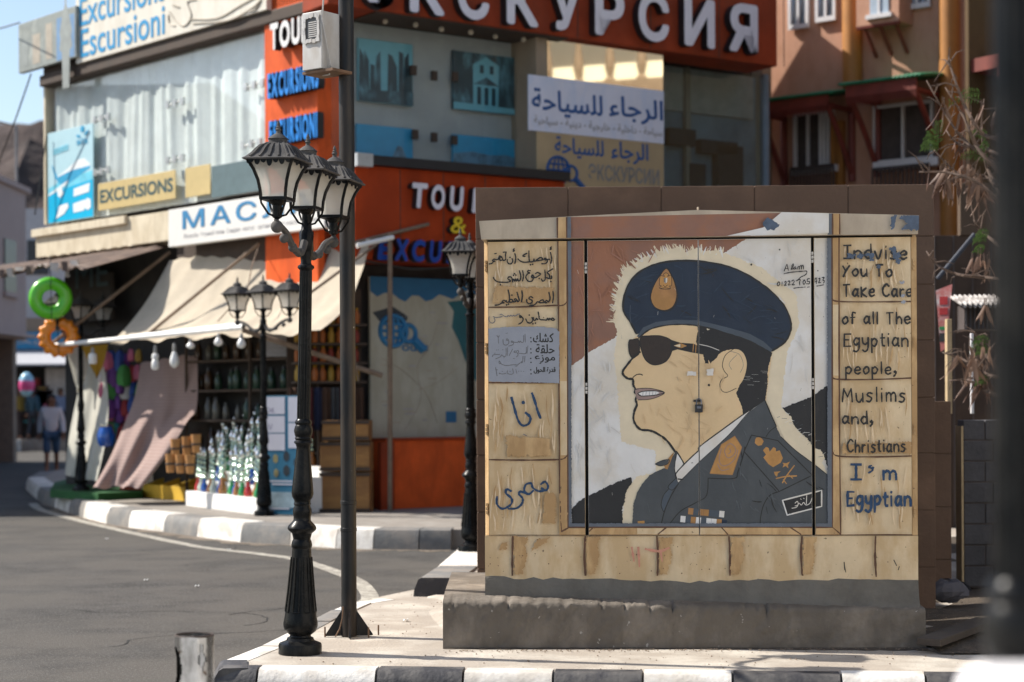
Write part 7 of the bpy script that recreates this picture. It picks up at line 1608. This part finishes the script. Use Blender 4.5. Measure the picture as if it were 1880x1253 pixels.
def bx_(name, label, cat, px, Y, dep, m, part="board", bev=.004, u=(1, 0)):
    fr = Frame((Vp(px[0], 700, Y).x, Y), u); r = fr.rect(*px); t = thing(name, label, cat, fr.P((r[0] + r[1]) / 2, r[2], -dep / 2)); mb = MB(); mb.fbox(fr, r[0], r[1], r[2], r[3], -dep, 0, m); mb.build(part, t, bevel=bev); return t, fr, r
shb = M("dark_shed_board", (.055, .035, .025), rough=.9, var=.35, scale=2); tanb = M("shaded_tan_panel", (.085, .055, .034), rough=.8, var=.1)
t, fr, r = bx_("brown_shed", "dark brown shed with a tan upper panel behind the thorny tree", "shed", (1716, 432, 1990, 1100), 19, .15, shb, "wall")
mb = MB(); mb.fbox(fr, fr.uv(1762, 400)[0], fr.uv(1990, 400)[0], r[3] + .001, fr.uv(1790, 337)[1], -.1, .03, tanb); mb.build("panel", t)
for k in range(8): mb = MB(); mb.fbox(fr, r[0] + .2 * k, r[0] + .2 * k + .015, r[2], r[3], .001, .012, shd); mb.build("batten", t)
FO = Frame((Vp(1778, 60, 24).x, 24), (.82, .57)); wz0, wz1 = FO.uv(1800, 150)[1], FO.uv(1800, 112)[1]
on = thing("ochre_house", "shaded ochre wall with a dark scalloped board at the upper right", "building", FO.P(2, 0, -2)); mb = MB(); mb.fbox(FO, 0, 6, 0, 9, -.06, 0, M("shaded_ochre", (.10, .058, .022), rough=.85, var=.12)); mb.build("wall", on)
mb = MB(); mb.fbox(FO, .05, 5, wz0 + .1, wz1, .002, .5, redw)
for k in range(22): mb.prism(FO, [(.06 + k * .2, wz0 + .099), (.06 + k * .2, wz0 - .02), (.16 + k * .2, wz0 - .14), (.25 + k * .2, wz0 - .02), (.25 + k * .2, wz0 + .099)], .45, .49, redw)
mb.build("scalloped_board", on)
cw = M("white_corrugated_sheet", (.56, .53, .50), rough=.6, var=.2, scale=5, stain=(.1, .08, .07), sthr=.55, sfac=.8)
fr = Frame((Vp(1752, 555, 15.5).x, 15.5), (1, -.1)); zA, zB = fr.uv(1780, 541)[1], fr.uv(1780, 566)[1]; LW = fr.uv(1840, 555)[0]
ck = thing("corrugated_canopy", "small white corrugated canopy above a dark box beside the tree", "canopy", fr.P(LW / 2, zB, .2)); mb = MB(); mb.grid(lambda a, b: fr.P(LW * a, zA + .02 * math.sin(a * 60) + (zB - zA) * b, -.35 + .75 * b), 80, 4, cw); mb.build("sheet", ck, True, solid=.008)
mb = MB(); mb.fbox(fr, .07, LW, fr.uv(1780, 606)[1], zB + .03, -.3, .1, shd)
for k in range(8): mb.fbox(fr, .08 + k * .035, .09 + k * .035, fr.uv(1780, 606)[1], zB, .101, .115, bk)
mb.build("box", ck)
bx_("wooden_post", "pale wooden post edge standing under the small corrugated canopy", "post", (1739, 586, 1748, 760), 15.2, .08, pale, "post")
bx_("pale_post", "thin pale upright post close to the dark lamp post", "post", (1783, 612, 1788, 760), 15.0, .04, whf, "post")
fr = Frame((Vp(1718, 590, 15.8).x, 15.8), (.9, -.43)); rs = thing("price_sign", "tilted red and white sign in the gap right of the brown wall", "sign", fr.P(.07, 2.1, 0))
mb = MB(); q = [fr.uv(*p_) for p_ in ((1718, 534), (1748, 522), (1737, 640), (1727, 646))][::-1]; mb.prism(fr, q, -.01, 0, M("sign_white_enamel", (.62, .58, .55), rough=.5, stain=(.5, .12, .1), sthr=.5, sfac=.9, sscale=(3, 3, 3))); mb.build("board", rs)
mb = MB()
for y0, y1, m in ((545, 560, "letter_red"), (566, 578, "letter_red"), (600, 606, "letter_green"), (612, 628, "letter_black")):
    c = {"letter_red": (.45, .03, .03), "letter_green": (.03, .25, .08), "letter_black": (.03, .03, .03)}[m]; (a, zt), (b, zb) = fr.uv(1725, y0), fr.uv(1740 if y0 < 600 else 1735, y1); mb.fbox(fr, a, b, zb, zt, .001, .003, M(m, c, rough=.6))
mb.build("print", rs)
mb = MB(); mb.tube([Vp(1722, 512, 16.2), Vp(1790, 430, 16.0)], .022, M("blue_grey_pipe", (.03, .037, .055), rough=.7), 8); tag(mb.build("slanting_pipe", None, True), "slanting blue grey pipe above the red and white sign", "pipe")
random.seed(91)
pb_ = cloth("crumpled_plastic", (.13, .125, .14), .2); q = Vp(1742, 1075, 12.0); mb = MB(); hsh = [random.uniform(.75, 1.2) for _ in range(200)]
mb.grid(lambda a, b: (q.x + .13 * math.cos(2 * math.pi * a) * math.sin(math.pi * b) * hsh[int(a * 11.99) * 9 + int(b * 8)], q.y + .1 * math.sin(2 * math.pi * a) * math.sin(math.pi * b), .26 - .075 * math.cos(math.pi * b) * hsh[int(a * 11.99) * 9 + int(b * 8)]), 12, 8, pb_); tag(mb.build("plastic_bag"), "crumpled pale plastic bag on the dark soil by the brown wall", "bag")
plk = M("weathered_plank", (.06, .046, .035), rough=.9, var=.3, scale=6); a, b = gz(1705, 1183, .2), gz(1812, 1150, .2); mb = MB(); d = (b - a).normalized(); nn = Vector((-d.y, d.x, 0)) * .07
mb.hexa([a - nn + Vector((0, 0, -.01)), b - nn + Vector((0, 0, .01)), b + nn + Vector((0, 0, .01)), a + nn + Vector((0, 0, -.01)), a - nn + Vector((0, 0, .03)), b - nn + Vector((0, 0, .05)), b + nn + Vector((0, 0, .05)), a + nn + Vector((0, 0, .03))], plk); tag(mb.build("plank", bevel=.004), "weathered plank lying on the dark soil right of the plinth", "plank")
mb = MB(); stn = M("gravel_bits", (.22, .165, .12), rough=.9, var=.4, scale=20)
for k in range(720):
    if k < 230: x, y, z = random.uniform(2.36, 4.4), random.uniform(9.6, 12.3), .165
    elif k > 420: x, y, z = random.uniform(-.4, 2.3), 10.0 - abs(random.gauss(0, .05)), .15
    elif k < 330: x, y, z = random.uniform(-1.2, 2.4), random.uniform(9.25, 9.95), .148
    else: x, y, z = random.uniform(-.9, .0), random.uniform(10.6, 13.2), .16
    s = random.uniform(.0018, .0065); mb.lathe([(s * .6, 0), (s, s * .4), (s * .5, s * .9)], stn, (x, y, z), 5, random.uniform(0, 6))
o = mb.build("gravel"); o["kind"] = "stuff"
# ================================================================ thorny tree with pods
barkm = M("twig_bark", (.085, .055, .04), rough=.9, var=.3, scale=20); podm = M("dry_pod", (.085, .04, .024), rough=.6, var=.4, scale=14, stain=(.18, .105, .065), sthr=.55, sfac=.6); leafm = cloth("leaflet_green", (.055, .095, .025), .3)
TY = 7.6; tx = Vp(1868, 700, TY)
tree = thing("pod_tree", "thorny tree with brown seed pods and feathery green leaves reaching in at the right", "tree", (tx.x, TY, .1))
mb = MB(); mb.tube([(tx.x + .02, TY, .05), (tx.x, TY + .02, 1.2), (tx.x + .03, TY, 2.2), (tx.x - .01, TY + .03, 3.1), (tx.x, TY, 4.0)], [.06, .05, .042, .034, .02], barkm, 10); mb.build("trunk", tree, True)
random.seed(101)
tw = [[(1868, 330), (1820, 300), (1772, 262), (1744, 222), (1700, 150)], [(1868, 420), (1815, 330), (1760, 318), (1712, 272)], [(1868, 420), (1810, 345), (1750, 322), (1690, 316)], [(1868, 300), (1812, 275), (1762, 262), (1740, 240)], [(1868, 240), (1812, 250), (1775, 205), (1745, 130), (1740, 100)], [(1868, 520), (1815, 512), (1760, 505), (1720, 490), (1700, 462)], [(1868, 480), (1805, 430), (1785, 402)], [(1868, 720), (1815, 655), (1795, 620), (1788, 605)], [(1868, 700), (1810, 690), (1768, 660), (1730, 650)], [(1868, 360), (1815, 325), (1800, 240), (1808, 180)], [(1868, 350), (1800, 280), (1770, 215), (1735, 160)], [(1868, 740), (1810, 720), (1780, 700), (1745, 700)]]
ends = []
for k, q in enumerate(tw):
    Yk = TY + random.uniform(-.25, .25); pts = [(x + random.uniform(-3, 3), y + random.uniform(-3, 3)) for x, y in q]; pts[0] = q[0]
    pc = crom(pts, False, 5); P3 = [Vp(p_.x, p_.y, TY + (Yk - TY) * min(1, i / 5) + .03 * math.sin(i * 1.3)) for i, p_ in enumerate(pc)]
    mb = MB(); n = len(P3); mb.tube(P3, [.008 * (1 - i / n) + .0022 for i in range(n)], barkm, 6)
    for i in range(3, n - 1):
        if random.random() < .75:
            d = Vector((random.uniform(-1, 1), random.uniform(-.6, .6), random.uniform(-.8, 1))).normalized() * random.uniform(.03, .12); m_ = P3[i] + d * .6 + Vector((random.uniform(-.01, .01), 0, .01)); mb.tube([P3[i], m_, P3[i] + d], [.0035, .0026, .0012], barkm, 5); ends.append(P3[i] + d)
    mb.build("branch", tree, True)
def pods(c, n, spread, L0):
    mb = MB()
    for k in range(n):
        o = c + Vector((random.gauss(0, spread), random.gauss(0, spread * .6), random.gauss(0, spread * .35))); L = L0 * random.uniform(.7, 1.25); a = random.uniform(-.55, .55); tw_ = random.uniform(0, 3); bend = random.uniform(-.25, .25); wd_ = random.uniform(.006, .011)
        pr = []
        for i in range(9):
            s = i / 8; pr.append((o + Vector((math.sin(a + bend * s) * L * s, .25 * L * s * math.sin(tw_), -math.cos(a + bend * s) * L * s)), wd_ * min(1, math.sin(math.pi * min(.97, s + .08)) * 1.7), tw_ + .5 * s))
        b = len(mb.v); mi_ = mb.mi(podm)
        for p_, w_, t_ in pr:
            ax = Vector((math.cos(t_), math.sin(t_), 0)); th = Vector((-math.sin(t_), math.cos(t_), 0)) * .0022; mb.v += [p_ - ax * w_, p_ + th, p_ + ax * w_, p_ - th]
        for i in range(8):
            for q in range(4): mb.f.append([b + 4 * i + q, b + 4 * i + (q + 1) % 4, b + 4 * i + 4 + (q + 1) % 4, b + 4 * i + 4 + q]); mb.m.append(mi_)
        mb.tube([o + Vector((0, 0, .03)), o], .0015, barkm, 4)
    mb.build("pod_cluster", tree, True, angle=60)
for x, y, n, s, L in ((1732, 312, 9, .022, .1), (1752, 318, 12, .03, .12), (1775, 305, 7, .03, .08), (1796, 325, 9, .025, .11), (1806, 345, 8, .02, .12), (1735, 190, 3, .01, .12), (1793, 200, 7, .03, .1), (1765, 255, 6, .03, .07), (1790, 668, 14, .035, .11), (1806, 690, 12, .03, .12), (1772, 655, 8, .02, .11), (1800, 640, 6, .03, .08), (1792, 470, 5, .02, .08), (1808, 478, 6, .015, .1), (1810, 560, 4, .01, .08)): pods(Vp(x, y, TY + random.uniform(-.2, .2)), n, s, L)
def frond(p0, p1, n=10, w_=.03):
    mb = MB(); a, b = Vp(*p0, TY + .05), Vp(*p1, TY - .05); d = (b - a); sd = d.normalized().cross(Vector((0, 1, .35))).normalized(); mb.tube([a, a.lerp(b, .5) + Vector((0, 0, .012)), b], [.002, .0017, .001], leafm, 4)
    for k in range(n):
        t_ = (k + .5) / n; c = a.lerp(b, t_) + Vector((0, 0, .024 * t_ * (1 - t_) * 2))
        for sg in (-1, 1):
            L = w_ * (1 - .5 * abs(t_ - .4)) * random.uniform(.8, 1.15); dr = (sd * sg + d.normalized() * .45 + Vector((0, random.uniform(-.4, .4), random.uniform(-.3, .1)))).normalized(); nw = dr.cross(Vector((random.uniform(-.3, .3), 1, random.uniform(-.2, .2)))).normalized() * .0026
            mb.face([c, c + dr * L * .5 + nw, c + dr * L, c + dr * L * .5 - nw], leafm)
    mb.build("leaf_frond", tree)
for f_ in (((1800, 182), (1742, 190)), ((1800, 172), (1760, 178)), ((1722, 270), (1694, 268)), ((1722, 268), (1698, 252)), ((1722, 265), (1724, 222)), ((1718, 268), (1706, 240)), ((1724, 272), (1690, 274)), ((1812, 252), (1782, 248)), ((1815, 292), (1764, 288)), ((1812, 275), (1800, 268)), ((1812, 437), (1786, 445)), ((1815, 430), (1790, 436)), ((1806, 462), (1788, 460)), ((1812, 636), (1782, 640)), ((1815, 630), (1788, 626)), ((1815, 648), (1790, 650)), ((1815, 700), (1790, 705))): frond(*f_)
# pale block added outside the frame, bounces sunlight onto the cabinet
oh = thing("light_bounce_block", "unseen pale block added right of the frame to bounce sunlight", "building", (13, 2, 0)); mb = MB(); mb.box(7.2, 12, -14, 8, 0, 9, M("pale_bounce_plaster", (.74, .70, .64), rough=.9, var=.05)); mb.build("wall", oh)
for y in (-10, -5, 0, 5): mb = MB(); mb.box(7.16, 7.2, y, y + 1.2, 3.6, 5.2, dw); mb.build("window", oh)
